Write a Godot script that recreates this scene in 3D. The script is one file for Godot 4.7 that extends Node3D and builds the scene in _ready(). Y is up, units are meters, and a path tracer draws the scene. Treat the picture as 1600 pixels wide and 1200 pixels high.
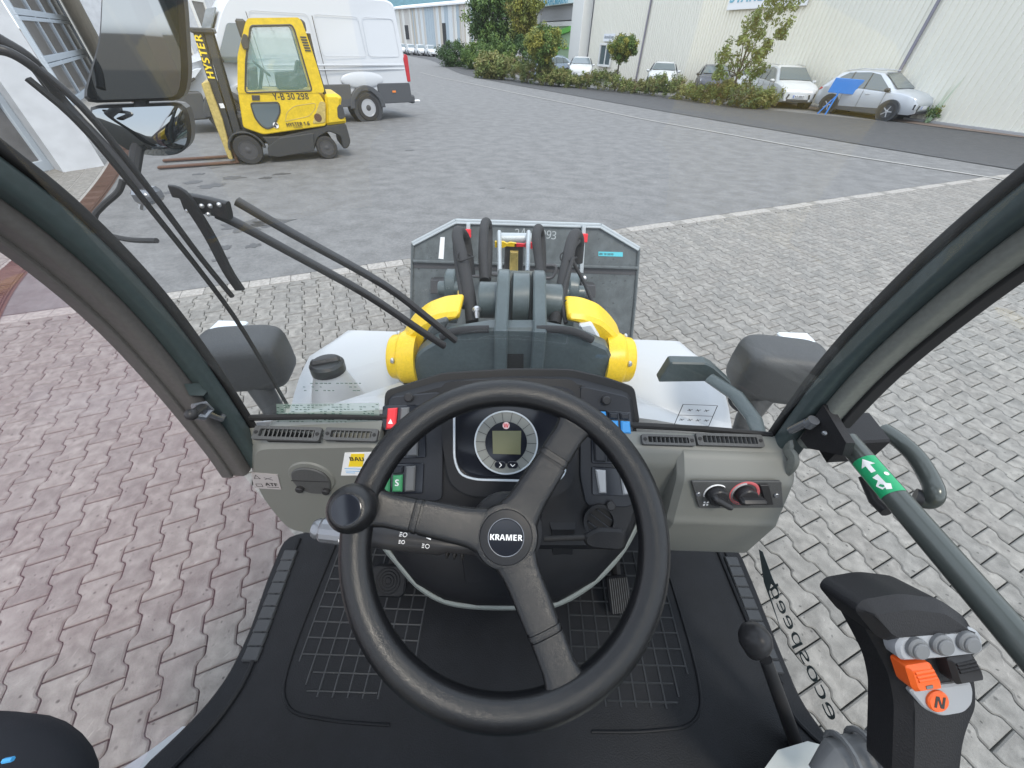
extends Node3D
# A compact wheel loader's cab seen from the driver's seat, in a yard between a workshop and a steel hall.
# Units are metres, y up, -z is the way the loader faces.

var cam: Camera3D
var M := {}
var taken := {}
var loader: Node3D
var rng := RandomNumberGenerator.new()

# ---------------------------------------------------------------- mesh builder
class MB:
	var v := PackedVector3Array()
	var T := Transform3D.IDENTITY

	func tri(a, b, c):
		v.append(T * a); v.append(T * b); v.append(T * c)

	func quad(a, b, c, d):
		tri(a, b, c); tri(a, c, d)

	# turns a closed shape that starts at index n0 so that it faces outwards
	func fix(n0):
		var vol := 0.0
		var o = v[n0]
		for i in range(n0, v.size(), 3):
			vol += (v[i] - o).dot((v[i + 1] - o).cross(v[i + 2] - o))
		if vol < 0.0:
			for i in range(n0, v.size(), 3):
				var k = v[i + 1]
				v[i + 1] = v[i + 2]
				v[i + 2] = k

	func box(c: Vector3, s: Vector3, bev := 0.0):
		var n0 = v.size()
		var h = s / 2.0
		var b = minf(bev, minf(h.x, minf(h.y, h.z)) * 0.9)
		if b <= 0.0:
			var p = []
			for i in 8:
				p.append(c + Vector3(h.x if i & 1 else -h.x, h.y if i & 2 else -h.y, h.z if i & 4 else -h.z))
			for f in [[0, 2, 3, 1], [4, 5, 7, 6], [0, 1, 5, 4], [2, 6, 7, 3], [0, 4, 6, 2], [1, 3, 7, 5]]:
				quad(p[f[0]], p[f[1]], p[f[2]], p[f[3]])
			fix(n0)
			return
		var q = {}
		for sx in [-1, 1]:
			for sy in [-1, 1]:
				for sz in [-1, 1]:
					var k = Vector3(sx, sy, sz)
					var e = Vector3(h.x * sx, h.y * sy, h.z * sz)
					q[[sx, sy, sz, 0]] = c + e - Vector3(0, sy * b, sz * b)
					q[[sx, sy, sz, 1]] = c + e - Vector3(sx * b, 0, sz * b)
					q[[sx, sy, sz, 2]] = c + e - Vector3(sx * b, sy * b, 0)
		var hull = func(pts):
			var m = Vector3.ZERO
			for x in pts: m += x
			m /= pts.size()
			for i in range(1, pts.size() - 1):
				var nn = (pts[i] - pts[0]).cross(pts[i + 1] - pts[0])
				if nn.dot(m - c) >= 0.0: tri(pts[0], pts[i], pts[i + 1])
				else: tri(pts[0], pts[i + 1], pts[i])
		for s1 in [-1, 1]:
			hull.call([q[[s1, -1, -1, 0]], q[[s1, 1, -1, 0]], q[[s1, 1, 1, 0]], q[[s1, -1, 1, 0]]])
			hull.call([q[[-1, s1, -1, 1]], q[[1, s1, -1, 1]], q[[1, s1, 1, 1]], q[[-1, s1, 1, 1]]])
			hull.call([q[[-1, -1, s1, 2]], q[[1, -1, s1, 2]], q[[1, 1, s1, 2]], q[[-1, 1, s1, 2]]])
			for s2 in [-1, 1]:
				hull.call([q[[s1, s2, -1, 0]], q[[s1, s2, 1, 0]], q[[s1, s2, 1, 1]], q[[s1, s2, -1, 1]]])
				hull.call([q[[s1, -1, s2, 0]], q[[s1, 1, s2, 0]], q[[s1, 1, s2, 2]], q[[s1, -1, s2, 2]]])
				hull.call([q[[-1, s1, s2, 1]], q[[1, s1, s2, 1]], q[[1, s1, s2, 2]], q[[-1, s1, s2, 2]]])
				for s3 in [-1, 1]:
					hull.call([q[[s1, s2, s3, 0]], q[[s1, s2, s3, 1]], q[[s1, s2, s3, 2]]])
		if T.basis.determinant() < 0.0: fix(n0)

	# polygon in x, y pushed from z0 to z1; both rims chamfered by bev
	func prism(poly, z0: float, z1: float, bev := 0.0, back_bev := false):
		var n0 = v.size()
		var n = poly.size()
		var area := 0.0
		for i in n: area += poly[i].cross(poly[(i + 1) % n])
		var p = PackedVector2Array(poly)
		if area < 0.0: p.reverse()
		var tr = Geometry2D.triangulate_polygon(p)
		if tr.is_empty(): return
		var ins = p.duplicate()
		if bev > 0.0:
			for i in n:
				var d0 = (p[i] - p[(i + n - 1) % n]).normalized()
				var d1 = (p[(i + 1) % n] - p[i]).normalized()
				var m = (Vector2(-d0.y, d0.x) + Vector2(-d1.y, d1.x))
				if m.length() < 0.2: m = Vector2(-d1.y, d1.x)
				else: m = m.normalized() / maxf(0.5, m.length() / 2.0)
				ins[i] = p[i] + m * bev
		var levels = []
		if bev > 0.0 and back_bev: levels.append([ins, z0])
		levels.append([p, z0 + (bev if bev > 0.0 and back_bev else 0.0)])
		levels.append([p, z1 - bev])
		if bev > 0.0: levels.append([ins, z1])
		for k in levels.size() - 1:
			for i in n:
				var j = (i + 1) % n
				var a = levels[k][0]; var b = levels[k + 1][0]
				var za = levels[k][1]; var zb = levels[k + 1][1]
				quad(Vector3(a[i].x, a[i].y, za), Vector3(a[j].x, a[j].y, za), Vector3(b[j].x, b[j].y, zb), Vector3(b[i].x, b[i].y, zb))
		var f0 = levels[0]; var f1 = levels[levels.size() - 1]
		for i in range(0, tr.size(), 3):
			var a = f1[0][tr[i]]; var b = f1[0][tr[i + 1]]; var c = f1[0][tr[i + 2]]
			var ccw = (b - a).cross(c - a) > 0.0
			if not ccw:
				var k = b; b = c; c = k
			tri(Vector3(a.x, a.y, f1[1]), Vector3(b.x, b.y, f1[1]), Vector3(c.x, c.y, f1[1]))
			a = f0[0][tr[i]]; b = f0[0][tr[i + 1]]; c = f0[0][tr[i + 2]]
			if not ccw:
				var k = b; b = c; c = k
			tri(Vector3(a.x, a.y, f0[1]), Vector3(c.x, c.y, f0[1]), Vector3(b.x, b.y, f0[1]))
		fix(n0)

	func loft(rings, cap := true, closed_ring := true):
		var n0 = v.size()
		var n = rings[0].size()
		for k in rings.size() - 1:
			for i in (n if closed_ring else n - 1):
				var j = (i + 1) % n
				quad(rings[k][i], rings[k][j], rings[k + 1][j], rings[k + 1][i])
		if cap:
			for e in [0, rings.size() - 1]:
				var c = Vector3.ZERO
				for q in rings[e]: c += q
				c /= n
				for i in n:
					var j = (i + 1) % n
					if e == 0: tri(c, rings[e][j], rings[e][i])
					else: tri(c, rings[e][i], rings[e][j])
			fix(n0)

	func lathe(prof, xf: Transform3D, sides := 24, a0 := 0.0, a1 := TAU):
		# prof: Vector2(radius, height along local y)
		var rings = []
		for p in prof:
			var r = []
			for i in sides:
				var a = TAU * i / sides
				r.append(xf * Vector3(p.x * cos(a), p.y, p.x * sin(a)))
			rings.append(r)
		loft(rings, true)

	func tube(path, rad, sides := 10, closed := false, flat := 1.0, upv := Vector3.UP):
		var n0 = v.size()
		var n = path.size()
		var rings = []
		var side := Vector3.ZERO
		for i in n:
			var d: Vector3
			if closed: d = path[(i + 1) % n] - path[(i + n - 1) % n]
			elif i == 0: d = path[1] - path[0]
			elif i == n - 1: d = path[n - 1] - path[n - 2]
			else: d = (path[i + 1] - path[i]).normalized() + (path[i] - path[i - 1]).normalized()
			d = d.normalized()
			if side == Vector3.ZERO:
				side = d.cross(upv)
				if side.length() < 0.05: side = d.cross(Vector3.RIGHT)
			side = (side - d * side.dot(d)).normalized()
			var up = side.cross(d).normalized()
			var r = rad[i] if rad is Array else rad
			var ring = []
			for k in sides:
				var a = TAU * k / sides
				ring.append(path[i] + side * cos(a) * r + up * sin(a) * r * flat)
			rings.append(ring)
		if closed:
			rings.append(rings[0])
			loft(rings, false)
			fix(n0)
		else:
			loft(rings, true)

	# a 2D section carried along a path; up keeps its y axis
	func sweep(prof, path, upv: Vector3):
		var rings = []
		var n = path.size()
		for i in n:
			var d: Vector3
			if i == 0: d = path[1] - path[0]
			elif i == n - 1: d = path[n - 1] - path[n - 2]
			else: d = (path[i + 1] - path[i]).normalized() + (path[i] - path[i - 1]).normalized()
			d = d.normalized()
			var s = d.cross(upv).normalized()
			var u = s.cross(d).normalized()
			var ring = []
			for p in prof: ring.append(path[i] + s * p.x + u * p.y)
			rings.append(ring)
		loft(rings, true)

	func ball(c: Vector3, r: Vector3, sides := 18, rows := 10):
		var n0 = v.size()
		var rings = []
		for i in range(1, rows):
			var a = PI * i / rows
			var ring = []
			for k in sides:
				var b = TAU * k / sides
				ring.append(c + Vector3(r.x * sin(a) * cos(b), r.y * cos(a), r.z * sin(a) * sin(b)))
			rings.append(ring)
		loft(rings, true)

	func sheet(grid):
		for i in grid.size() - 1:
			for j in grid[0].size() - 1:
				quad(grid[i][j], grid[i][j + 1], grid[i + 1][j + 1], grid[i + 1][j])

	# a sheet with thickness: the second side is moved by off
	func slab(grid, off: Vector3):
		var n0 = v.size()
		var a = grid
		var b = []
		for row in grid:
			var r = []
			for p in row: r.append(p + off)
			b.append(r)
		sheet(a)
		for i in b.size() - 1:
			for j in b[0].size() - 1:
				quad(b[i][j], b[i + 1][j], b[i + 1][j + 1], b[i][j + 1])
		var w = a[0].size() - 1
		var h = a.size() - 1
		for i in h:
			quad(a[i][0], a[i + 1][0], b[i + 1][0], b[i][0])
			quad(a[i][w], b[i][w], b[i + 1][w], a[i + 1][w])
		for j in w:
			quad(a[0][j], b[0][j], b[0][j + 1], a[0][j + 1])
			quad(a[h][j], a[h][j + 1], b[h][j + 1], b[h][j])
		fix(n0)

	func mesh(crease := 38.0) -> ArrayMesh:
		var n = v.size()
		var fn := PackedVector3Array()
		fn.resize(n / 3)
		var at := {}
		for f in n / 3:
			fn[f] = (v[f * 3 + 1] - v[f * 3]).cross(v[f * 3 + 2] - v[f * 3])
			for k in 3:
				var key = Vector3i((v[f * 3 + k] * 20000.0).round())
				if at.has(key): at[key].append(f)
				else: at[key] = [f]
		var lim = cos(deg_to_rad(crease))
		var nn := PackedVector3Array()
		nn.resize(n)
		for f in n / 3:
			var u = fn[f].normalized()
			for k in 3:
				var s := Vector3.ZERO
				for g in at[Vector3i((v[f * 3 + k] * 20000.0).round())]:
					if fn[g].normalized().dot(u) > lim: s += fn[g]
				nn[f * 3 + k] = s.normalized() if s.length() > 0.0 else Vector3.UP
		var idx := PackedInt32Array()
		idx.resize(n)
		for f in n / 3:
			idx[f * 3] = f * 3
			idx[f * 3 + 1] = f * 3 + 2
			idx[f * 3 + 2] = f * 3 + 1
		var arr = []
		arr.resize(Mesh.ARRAY_MAX)
		arr[Mesh.ARRAY_VERTEX] = v
		arr[Mesh.ARRAY_NORMAL] = nn
		arr[Mesh.ARRAY_INDEX] = idx
		var m := ArrayMesh.new()
		m.add_surface_from_arrays(Mesh.PRIMITIVE_TRIANGLES, arr)
		return m

# ---------------------------------------------------------------- shapes in 2D
func rrect(w: float, h: float, r: float, n := 4, c := Vector2.ZERO):
	var p = []
	for q in [[1, 1, 0.0], [-1, 1, 0.5], [-1, -1, 1.0], [1, -1, 1.5]]:
		for i in n + 1:
			var a = PI * (q[2] + 0.5 * i / n)
			p.append(c + Vector2(q[0] * (w / 2 - r) + r * cos(a), q[1] * (h / 2 - r) + r * sin(a)))
	return p

func disc(r: float, n := 24, c := Vector2.ZERO):
	var p = []
	for i in n: p.append(c + Vector2(r * cos(TAU * i / n), r * sin(TAU * i / n)))
	return p

func soft(poly, r: float, n := 3):
	# a polygon with rounded corners
	var out = []
	var m = poly.size()
	for i in m:
		var a: Vector2 = poly[(i + m - 1) % m]; var b: Vector2 = poly[i]; var c: Vector2 = poly[(i + 1) % m]
		var q = minf(r, minf((a - b).length(), (c - b).length()) * 0.45)
		var s = b + (a - b).normalized() * q
		var e = b + (c - b).normalized() * q
		for k in n + 1:
			var t = float(k) / n
			out.append(s.lerp(b, t).lerp(b.lerp(e, t), t))
	return out

func curve3(pts, n := 8, closed := false):
	# Catmull-Rom through points
	var out = []
	var m = pts.size()
	for i in (m if closed else m - 1):
		var p0 = pts[(i + m - 1) % m] if closed or i > 0 else pts[0]
		var p1 = pts[i]
		var p2 = pts[(i + 1) % m]
		var p3 = pts[(i + 2) % m] if closed or i + 2 < m else pts[m - 1]
		for k in n:
			var t = float(k) / n
			out.append(p1.cubic_interpolate(p2, p0, p3, t))
	if not closed: out.append(pts[m - 1])
	return out

# ---------------------------------------------------------------- objects
func numbered(called: String) -> String:
	if not taken.has(called):
		taken[called] = 0
		return called
	taken[called] += 1
	return "%s_%03d" % [called, taken[called]]

func put(called: String, b, m, parent: Node3D, crease := 38.0) -> MeshInstance3D:
	var o := MeshInstance3D.new()
	o.name = called
	o.mesh = b.mesh(crease) if b is MB else b
	o.material_override = M[m] if m is String else m
	parent.add_child(o, true)
	return o

func tag(o, label: String, category := "", group := ""):
	o.set_meta("label", label)
	if category: o.set_meta("category", category)
	if group: o.set_meta("group", group)
	return o

func thing(called: String, label: String, category: String, xf := Transform3D.IDENTITY, group := "") -> Node3D:
	var o := Node3D.new()
	o.name = numbered(called)
	add_child(o)
	o.transform = xf
	tag(o, label, category, group)
	return o

func structure(called: String, b, m, crease := 38.0) -> MeshInstance3D:
	var o = put(numbered(called), b, m, self, crease)
	o.set_meta("kind", "structure")
	return o

func copy_of(o: Node3D, called: String, xf: Transform3D, label: String):
	var c = o.duplicate()
	c.name = numbered(called)
	add_child(c)
	c.transform = xf
	c.set_meta("label", label)
	return c

func text(s: String, height: float, m, xf: Transform3D, parent: Node3D, bold := true, called := "lettering", squeeze := 1.0, thick := 0.001):
	var t := TextMesh.new()
	var f := SystemFont.new()
	f.font_names = PackedStringArray(["Droid Sans"])
	f.font_weight = 700 if bold else 400
	t.font = f
	t.text = s
	t.font_size = 32
	t.depth = 1.0
	t.pixel_size = height / 23.0
	t.curve_step = 2.0
	var o := MeshInstance3D.new()
	o.name = called
	o.mesh = t
	o.material_override = M[m]
	parent.add_child(o, true)
	o.transform = xf.scaled_local(Vector3(squeeze, 1, thick))
	return o

func frame(o: Vector3, x: Vector3, y: Vector3) -> Transform3D:
	var bx = x.normalized()
	var by = (y - bx * y.dot(bx)).normalized()
	return Transform3D(bx, by, bx.cross(by), o)

func pw(t: Transform3D, p: Vector2, off := 0.0) -> Vector3:
	return t * Vector3(p.x, p.y, off)

# ---------------------------------------------------------------- materials
var tex_fine: Texture2D
var tex_blotch: Texture2D
var tex_leather: Texture2D
var tex_grain_n: Texture2D
var tex_asphalt: Texture2D
var tex_scuff: Texture2D
var tex_paver: Texture2D
var tex_paver_n: Texture2D

func noise_tex(size: int, kind: int, freq: float, oct: int, lo: float, hi: float, sd: int, as_n := false, bump := 4.0, cell := -1) -> Texture2D:
	var n := FastNoiseLite.new()
	n.noise_type = kind
	n.frequency = freq
	n.fractal_octaves = oct
	n.seed = sd
	if cell >= 0: n.cellular_return_type = cell
	var im: Image = n.get_seamless_image(size, size, false, false, 0.1)
	im.convert(Image.FORMAT_L8)
	if as_n:
		im.convert(Image.FORMAT_RGBA8)
		im.bump_map_to_normal_map(bump)
		return ImageTexture.create_from_image(im)
	var d = im.get_data()
	# stretch to the whole range, then to lo..hi
	var mn := 255; var mx := 0
	for x in d:
		mn = mini(mn, x); mx = maxi(mx, x)
	var lut = PackedByteArray()
	lut.resize(256)
	for i in 256:
		lut[i] = int(clampf(lo + (hi - lo) * clampf(float(i - mn) / maxf(1.0, mx - mn), 0, 1), 0, 1) * 255.0)
	for i in d.size(): d[i] = lut[d[i]]
	var im2 = Image.create_from_data(size, size, false, Image.FORMAT_L8, d)
	im2.convert(Image.FORMAT_RGB8)
	return ImageTexture.create_from_image(im2)

func scuffs(sd: int) -> Texture2D:
	# worn asphalt: drawn-out pale and dark streaks of several sizes
	var n := FastNoiseLite.new()
	n.seed = sd
	n.noise_type = FastNoiseLite.TYPE_SIMPLEX
	n.frequency = 0.03
	n.fractal_octaves = 7
	n.fractal_gain = 0.62
	var im: Image = n.get_seamless_image(1024, 800, false, false, 0.1)
	im.resize(1024, 1024, Image.INTERPOLATE_BILINEAR)
	im.convert(Image.FORMAT_L8)
	im.rotate_90(CLOCKWISE)
	var d = im.get_data()
	for i in d.size(): d[i] = int(255.0 * clampf(0.86 + (d[i] / 255.0 - 0.5) * 0.19, 0.5, 1.0))
	var im2 = Image.create_from_data(1024, 1024, false, Image.FORMAT_L8, d)
	im2.convert(Image.FORMAT_RGB8)
	return ImageTexture.create_from_image(im2)

func spotted(base: Texture2D, sd: int) -> Texture2D:
	# dark drips and pale scrapes on concrete
	var r := RandomNumberGenerator.new()
	r.seed = sd
	var im: Image = base.get_image()
	var n = im.get_width()
	for k in 330:
		var dark = k < 240
		var a = r.randf_range(2.5, 11.0) if dark else r.randf_range(6.0, 34.0)
		var b = a * r.randf_range(0.4, 1.0) if dark else r.randf_range(1.5, 3.5)
		var c = Vector2(r.randf() * n, r.randf() * n)
		var t = r.randf() * TAU if dark else r.randf_range(-0.4, 0.4) + 1.2
		var s = r.randf_range(0.06, 0.34) * (-1.0 if dark else 0.45)
		var m = int(a) + 2
		for y in range(-m, m + 1):
			for x in range(-m, m + 1):
				var q = Vector2(x, y).rotated(t)
				var d = Vector2(q.x / a, q.y / b).length()
				if d > 1.15: continue
				var f = s * (1.0 - smoothstep(0.55, 1.15, d + r.randf() * 0.25))
				var px = posmod(int(c.x) + x, n); var py = posmod(int(c.y) + y, n)
				var v = clampf(im.get_pixel(px, py).r + f, 0.1, 1.0)
				im.set_pixel(px, py, Color(v, v, v))
	return ImageTexture.create_from_image(im)

func speckle(size: int, base: Texture2D, sd: int, p_light: float, p_dark: float, light: float, dark: float, jitter: float) -> Texture2D:
	# single pale and dark grains over a cloudy base
	var r := RandomNumberGenerator.new()
	r.seed = sd
	var bi: Image = base.get_image()
	bi.resize(size, size, Image.INTERPOLATE_BILINEAR)
	bi.convert(Image.FORMAT_L8)
	var d = bi.get_data()
	for i in d.size():
		var x = d[i] / 255.0
		var q = r.randf()
		x += (r.randf() - 0.5) * jitter
		if q < p_light: x += light * r.randf()
		elif q > 1.0 - p_dark: x -= dark * r.randf()
		d[i] = int(clampf(x, 0.0, 1.0) * 255.0)
	var im = Image.create_from_data(size, size, false, Image.FORMAT_L8, d)
	im.convert(Image.FORMAT_RGB8)
	return ImageTexture.create_from_image(im)

func mat(called: String, c: Color, rough := 0.6, metal := 0.0, spec := 0.5) -> StandardMaterial3D:
	var m := StandardMaterial3D.new()
	m.resource_name = called
	m.albedo_color = c.linear_to_srgb()
	m.roughness = rough
	m.metallic = metal
	m.metallic_specular = spec
	M[called] = m
	return m

func L(r: float, g := -1.0, b := -1.0) -> Color:
	return Color(r, r if g < 0 else g, r if b < 0 else b)

func grained(m: StandardMaterial3D, t: Texture2D, per_m: float, nt: Texture2D = null, depth := 0.5, world := true):
	m.albedo_texture = t
	m.uv1_triplanar = true
	m.uv1_world_triplanar = world
	m.uv1_scale = Vector3.ONE * per_m
	if nt:
		m.normal_enabled = true
		m.normal_texture = nt
		m.normal_scale = depth
	return m

func patched(m: StandardMaterial3D, t: Texture2D, per_m: float):
	# a coarse second layer multiplied on
	m.detail_enabled = true
	m.detail_blend_mode = BaseMaterial3D.BLEND_MODE_MUL
	m.detail_albedo = t
	m.detail_uv_layer = BaseMaterial3D.DETAIL_UV_2
	m.uv2_triplanar = true
	m.uv2_world_triplanar = true
	m.uv2_scale = Vector3.ONE * per_m
	return m

func pane(called: String, c: Color, a: float) -> StandardMaterial3D:
	var m = mat(called, c, 0.02)
	m.transparency = BaseMaterial3D.TRANSPARENCY_ALPHA
	m.albedo_color.a = a
	m.cull_mode = BaseMaterial3D.CULL_DISABLED
	return m

func materials():
	tex_fine = noise_tex(512, FastNoiseLite.TYPE_SIMPLEX, 0.05, 4, 0.90, 1.0, 3)
	tex_blotch = noise_tex(512, FastNoiseLite.TYPE_SIMPLEX_SMOOTH, 0.012, 5, 0.86, 1.0, 11)
	tex_leather = noise_tex(256, FastNoiseLite.TYPE_CELLULAR, 0.09, 2, 0, 1, 5, true, 3.0, FastNoiseLite.RETURN_DISTANCE2_SUB)
	tex_grain_n = noise_tex(256, FastNoiseLite.TYPE_SIMPLEX, 0.16, 3, 0, 1, 8, true, 3.0)
	tex_asphalt = speckle(1024, noise_tex(1024, FastNoiseLite.TYPE_SIMPLEX, 0.02, 5, 0.74, 0.84, 21), 4, 0.10, 0.10, 0.35, 0.35, 0.16)
	tex_scuff = scuffs(31)
	tex_paver = spotted(speckle(1024, noise_tex(1024, FastNoiseLite.TYPE_SIMPLEX, 0.010, 4, 0.74, 0.92, 41), 9, 0.03, 0.02, 0.10, 0.2, 0.06), 77)
	tex_paver_n = noise_tex(512, FastNoiseLite.TYPE_SIMPLEX, 0.12, 4, 0, 1, 55, true, 4.0)
	# ground
	patched(grained(mat("asphalt", L(0.36, 0.36, 0.362), 0.85), tex_asphalt, 0.6), tex_scuff, 0.07)
	patched(grained(mat("road_asphalt", L(0.15, 0.152, 0.16), 0.85), tex_asphalt, 0.8), tex_scuff, 0.08)
	patched(grained(mat("soil", L(0.15, 0.125, 0.10), 0.95), tex_paver, 0.7), tex_blotch, 0.3)
	grained(mat("joint_sand", L(0.035, 0.032, 0.028), 0.95), tex_paver, 3.0)
	grained(mat("stain", L(0.115, 0.115, 0.12), 0.6), tex_asphalt, 0.9)
	var tones = [L(0.385, 0.37, 0.345), L(0.345, 0.333, 0.312), L(0.41, 0.392, 0.363), L(0.365, 0.347, 0.322)]
	for i in 4:
		patched(grained(mat("paver_%d" % i, tones[i], 0.88), tex_paver, 0.9 + 0.13 * i, tex_paver_n, 0.2), tex_blotch, 0.9 + 0.2 * i)
	grained(mat("paver_kerb", L(0.50, 0.475, 0.445), 0.88), tex_paver, 1.7, tex_paver_n, 0.4)
	grained(mat("worn_paint", L(0.52, 0.51, 0.49), 0.9), tex_paver, 2.0)
	grained(mat("rusty_steel", L(0.19, 0.105, 0.075), 0.8, 0.2), tex_paver, 4.0, tex_paver_n, 0.8)
	patched(grained(mat("parking_clay", L(0.36, 0.27, 0.22), 0.9), tex_paver, 0.8), tex_blotch, 0.5)
	patched(grained(mat("footpath", L(0.40, 0.35, 0.31), 0.9), tex_paver, 0.8), tex_blotch, 0.4)
	grained(mat("forest_hill", L(0.10, 0.20, 0.24), 1.0), tex_blotch, 0.02)
	# buildings
	patched(mat("plaster_white", L(0.60, 0.62, 0.65), 0.85), tex_fine, 0.12)
	patched(grained(mat("plaster_cream", L(0.60, 0.57, 0.50), 0.85), tex_fine, 0.5), tex_blotch, 0.35)
	mat("door_frame", L(0.42, 0.47, 0.52), 0.45)
	grained(mat("door_glass", L(0.17, 0.165, 0.165), 0.12), tex_blotch, 0.5)
	mat("cladding", L(0.74, 0.72, 0.64), 0.55)
	mat("seam_strip", L(0.22, 0.21, 0.25), 0.6)
	mat("white_trim", L(0.70, 0.70, 0.68), 0.6)
	mat("shade_grey", L(0.33, 0.33, 0.34), 0.7)
	mat("lime_green", L(0.16, 0.50, 0.09), 0.5)
	mat("sheet_green", L(0.36, 0.50, 0.32), 0.5)
	mat("sign_pale", L(0.62, 0.74, 0.76), 0.5)
	mat("sign_ink", L(0.06, 0.09, 0.11), 0.6)
	mat("sign_blue", L(0.12, 0.38, 0.52), 0.6)
	var st = [L(0.62, 0.66, 0.68), L(0.50, 0.46, 0.40), L(0.40, 0.47, 0.52), L(0.68, 0.68, 0.65), L(0.55, 0.53, 0.50)]
	for i in 5: mat("shed_sheet_%d" % i, st[i], 0.6)
	mat("shed_roof", L(0.66, 0.68, 0.70), 0.5)
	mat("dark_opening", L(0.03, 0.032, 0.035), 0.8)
	# vehicles
	mat("van_white", L(0.53, 0.555, 0.59), 0.22)
	mat("silver_paint", L(0.52, 0.55, 0.59), 0.28, 0.35)
	mat("car_white", L(0.54, 0.56, 0.575), 0.22)
	mat("car_dark", L(0.06, 0.07, 0.10), 0.25)
	mat("car_blue", L(0.36, 0.44, 0.54), 0.25, 0.3)
	grained(mat("trim_black", L(0.045, 0.047, 0.052), 0.6), tex_fine, 2.0)
	grained(mat("bumper_grey", L(0.075, 0.08, 0.09), 0.6), tex_fine, 1.0)
	grained(mat("tyre", L(0.035, 0.035, 0.037), 0.85), tex_fine, 3.0)
	mat("rim_silver", L(0.50, 0.51, 0.53), 0.35, 0.6)
	mat("rim_dark", L(0.07, 0.07, 0.075), 0.5, 0.3)
	mat("car_glass", L(0.10, 0.13, 0.145), 0.05, 0.0, 0.8)
	mat("lamp_red", L(0.45, 0.03, 0.04), 0.2)
	mat("lamp_clear", L(0.62, 0.66, 0.70), 0.12)
	mat("lamp_orange", L(0.75, 0.22, 0.04), 0.3)
	mat("plate_white", L(0.72, 0.74, 0.78), 0.4)
	mat("plate_blue", L(0.05, 0.14, 0.50), 0.4)
	patched(grained(mat("lift_yellow", L(0.86, 0.60, 0.02), 0.4), tex_fine, 0.8), tex_blotch, 0.9)
	patched(grained(mat("faded_yellow", L(0.80, 0.62, 0.20), 0.55), tex_paver, 1.6), tex_blotch, 1.2)
	grained(mat("mast_black", L(0.04, 0.042, 0.045), 0.5), tex_fine, 2.0)
	mat("steel_bright", L(0.55, 0.56, 0.57), 0.3, 0.85)
	mat("ink_black", L(0.03), 0.6)
	mat("ink_white", L(0.80), 0.6)
	mat("ink_yellow", L(0.85, 0.62, 0.03), 0.5)
	mat("skip_blue", L(0.02, 0.20, 0.62), 0.5)
	pane("tint_pane", L(0.35, 0.62, 0.56), 0.14)
	# loader, outside
	patched(grained(mat("slate_paint", L(0.085, 0.112, 0.118), 0.33), tex_fine, 2.0), tex_blotch, 1.0)
	patched(grained(mat("bucket_paint", L(0.165, 0.19, 0.20), 0.5), tex_paver, 1.0), tex_blotch, 0.9)
	grained(mat("bucket_edge", L(0.46, 0.50, 0.52), 0.4, 0.3), tex_fine, 4.0)
	grained(mat("loader_yellow", L(0.86, 0.58, 0.015), 0.35), tex_fine, 3.0)
	mat("fender_white", L(0.44, 0.455, 0.47), 0.35)
	grained(mat("hose_black", L(0.025, 0.025, 0.027), 0.75), tex_fine, 12.0, tex_grain_n, 0.6)
	grained(mat("lamp_housing", L(0.05, 0.052, 0.054), 0.55), tex_fine, 4.0, tex_grain_n, 0.2)
	mat("brass", L(0.60, 0.42, 0.10), 0.35, 0.8)
	mat("red_paint", L(0.62, 0.02, 0.03), 0.45)
	mat("teal_tape", L(0.10, 0.48, 0.56), 0.5)
	mat("chalk", L(0.36, 0.39, 0.40), 0.9)
	mat("paper", L(0.74, 0.75, 0.76), 0.7)
	mat("mirror_glass", L(0.30, 0.32, 0.33), 0.02, 1.0)
	# loader, inside
	var lw = grained(mat("wheel_rubber", L(0.009, 0.0095, 0.011), 0.27), tex_fine, 9.0, tex_leather, 0.9, false)
	lw.uv1_scale = Vector3.ONE * 30.0
	grained(mat("dash_black", L(0.015, 0.016, 0.019), 0.42), tex_fine, 8.0, tex_leather, 0.2).uv1_scale = Vector3.ONE * 40.0
	grained(mat("dash_plate", L(0.026, 0.029, 0.036), 0.38), tex_fine, 8.0, tex_grain_n, 0.1)
	mat("gloss_black", L(0.012, 0.014, 0.02), 0.12)
	grained(mat("console_grey", L(0.185, 0.19, 0.175), 0.45), tex_fine, 7.0, tex_leather, 0.15).uv1_scale = Vector3.ONE * 40.0
	grained(mat("console_dark", L(0.075, 0.077, 0.078), 0.55), tex_fine, 8.0, tex_grain_n, 0.2)
	patched(grained(mat("mat_rubber", L(0.011, 0.0125, 0.016), 0.55), tex_fine, 6.0, tex_grain_n, 0.25), tex_blotch, 2.2)
	grained(mat("mat_rib", L(0.03, 0.033, 0.037), 0.45), tex_fine, 6.0)
	grained(mat("pillar_paint", L(0.05, 0.068, 0.07), 0.34), tex_fine, 3.0)
	grained(mat("pillar_trim", L(0.10, 0.095, 0.092), 0.5), tex_fine, 4.0)
	grained(mat("pillar_olive", L(0.16, 0.17, 0.155), 0.5), tex_fine, 4.0)
	grained(mat("gasket", L(0.012, 0.012, 0.013), 0.7), tex_fine, 6.0)
	mat("switch_grey", L(0.11, 0.115, 0.12), 0.4)
	mat("switch_red", L(0.66, 0.03, 0.04), 0.35)
	mat("switch_green", L(0.06, 0.30, 0.13), 0.4)
	mat("switch_blue", L(0.05, 0.30, 0.68), 0.4)
	mat("silver_line", L(0.50, 0.55, 0.60), 0.35, 0.3)
	mat("gauge_grey", L(0.17, 0.18, 0.17), 0.5)
	mat("lcd", L(0.12, 0.125, 0.07), 0.25)
	mat("badge_pink", L(0.72, 0.55, 0.55), 0.4)
	mat("rim_strip", L(0.22, 0.245, 0.235), 0.5)
	mat("knob_black", L(0.03, 0.03, 0.032), 0.35)
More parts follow.
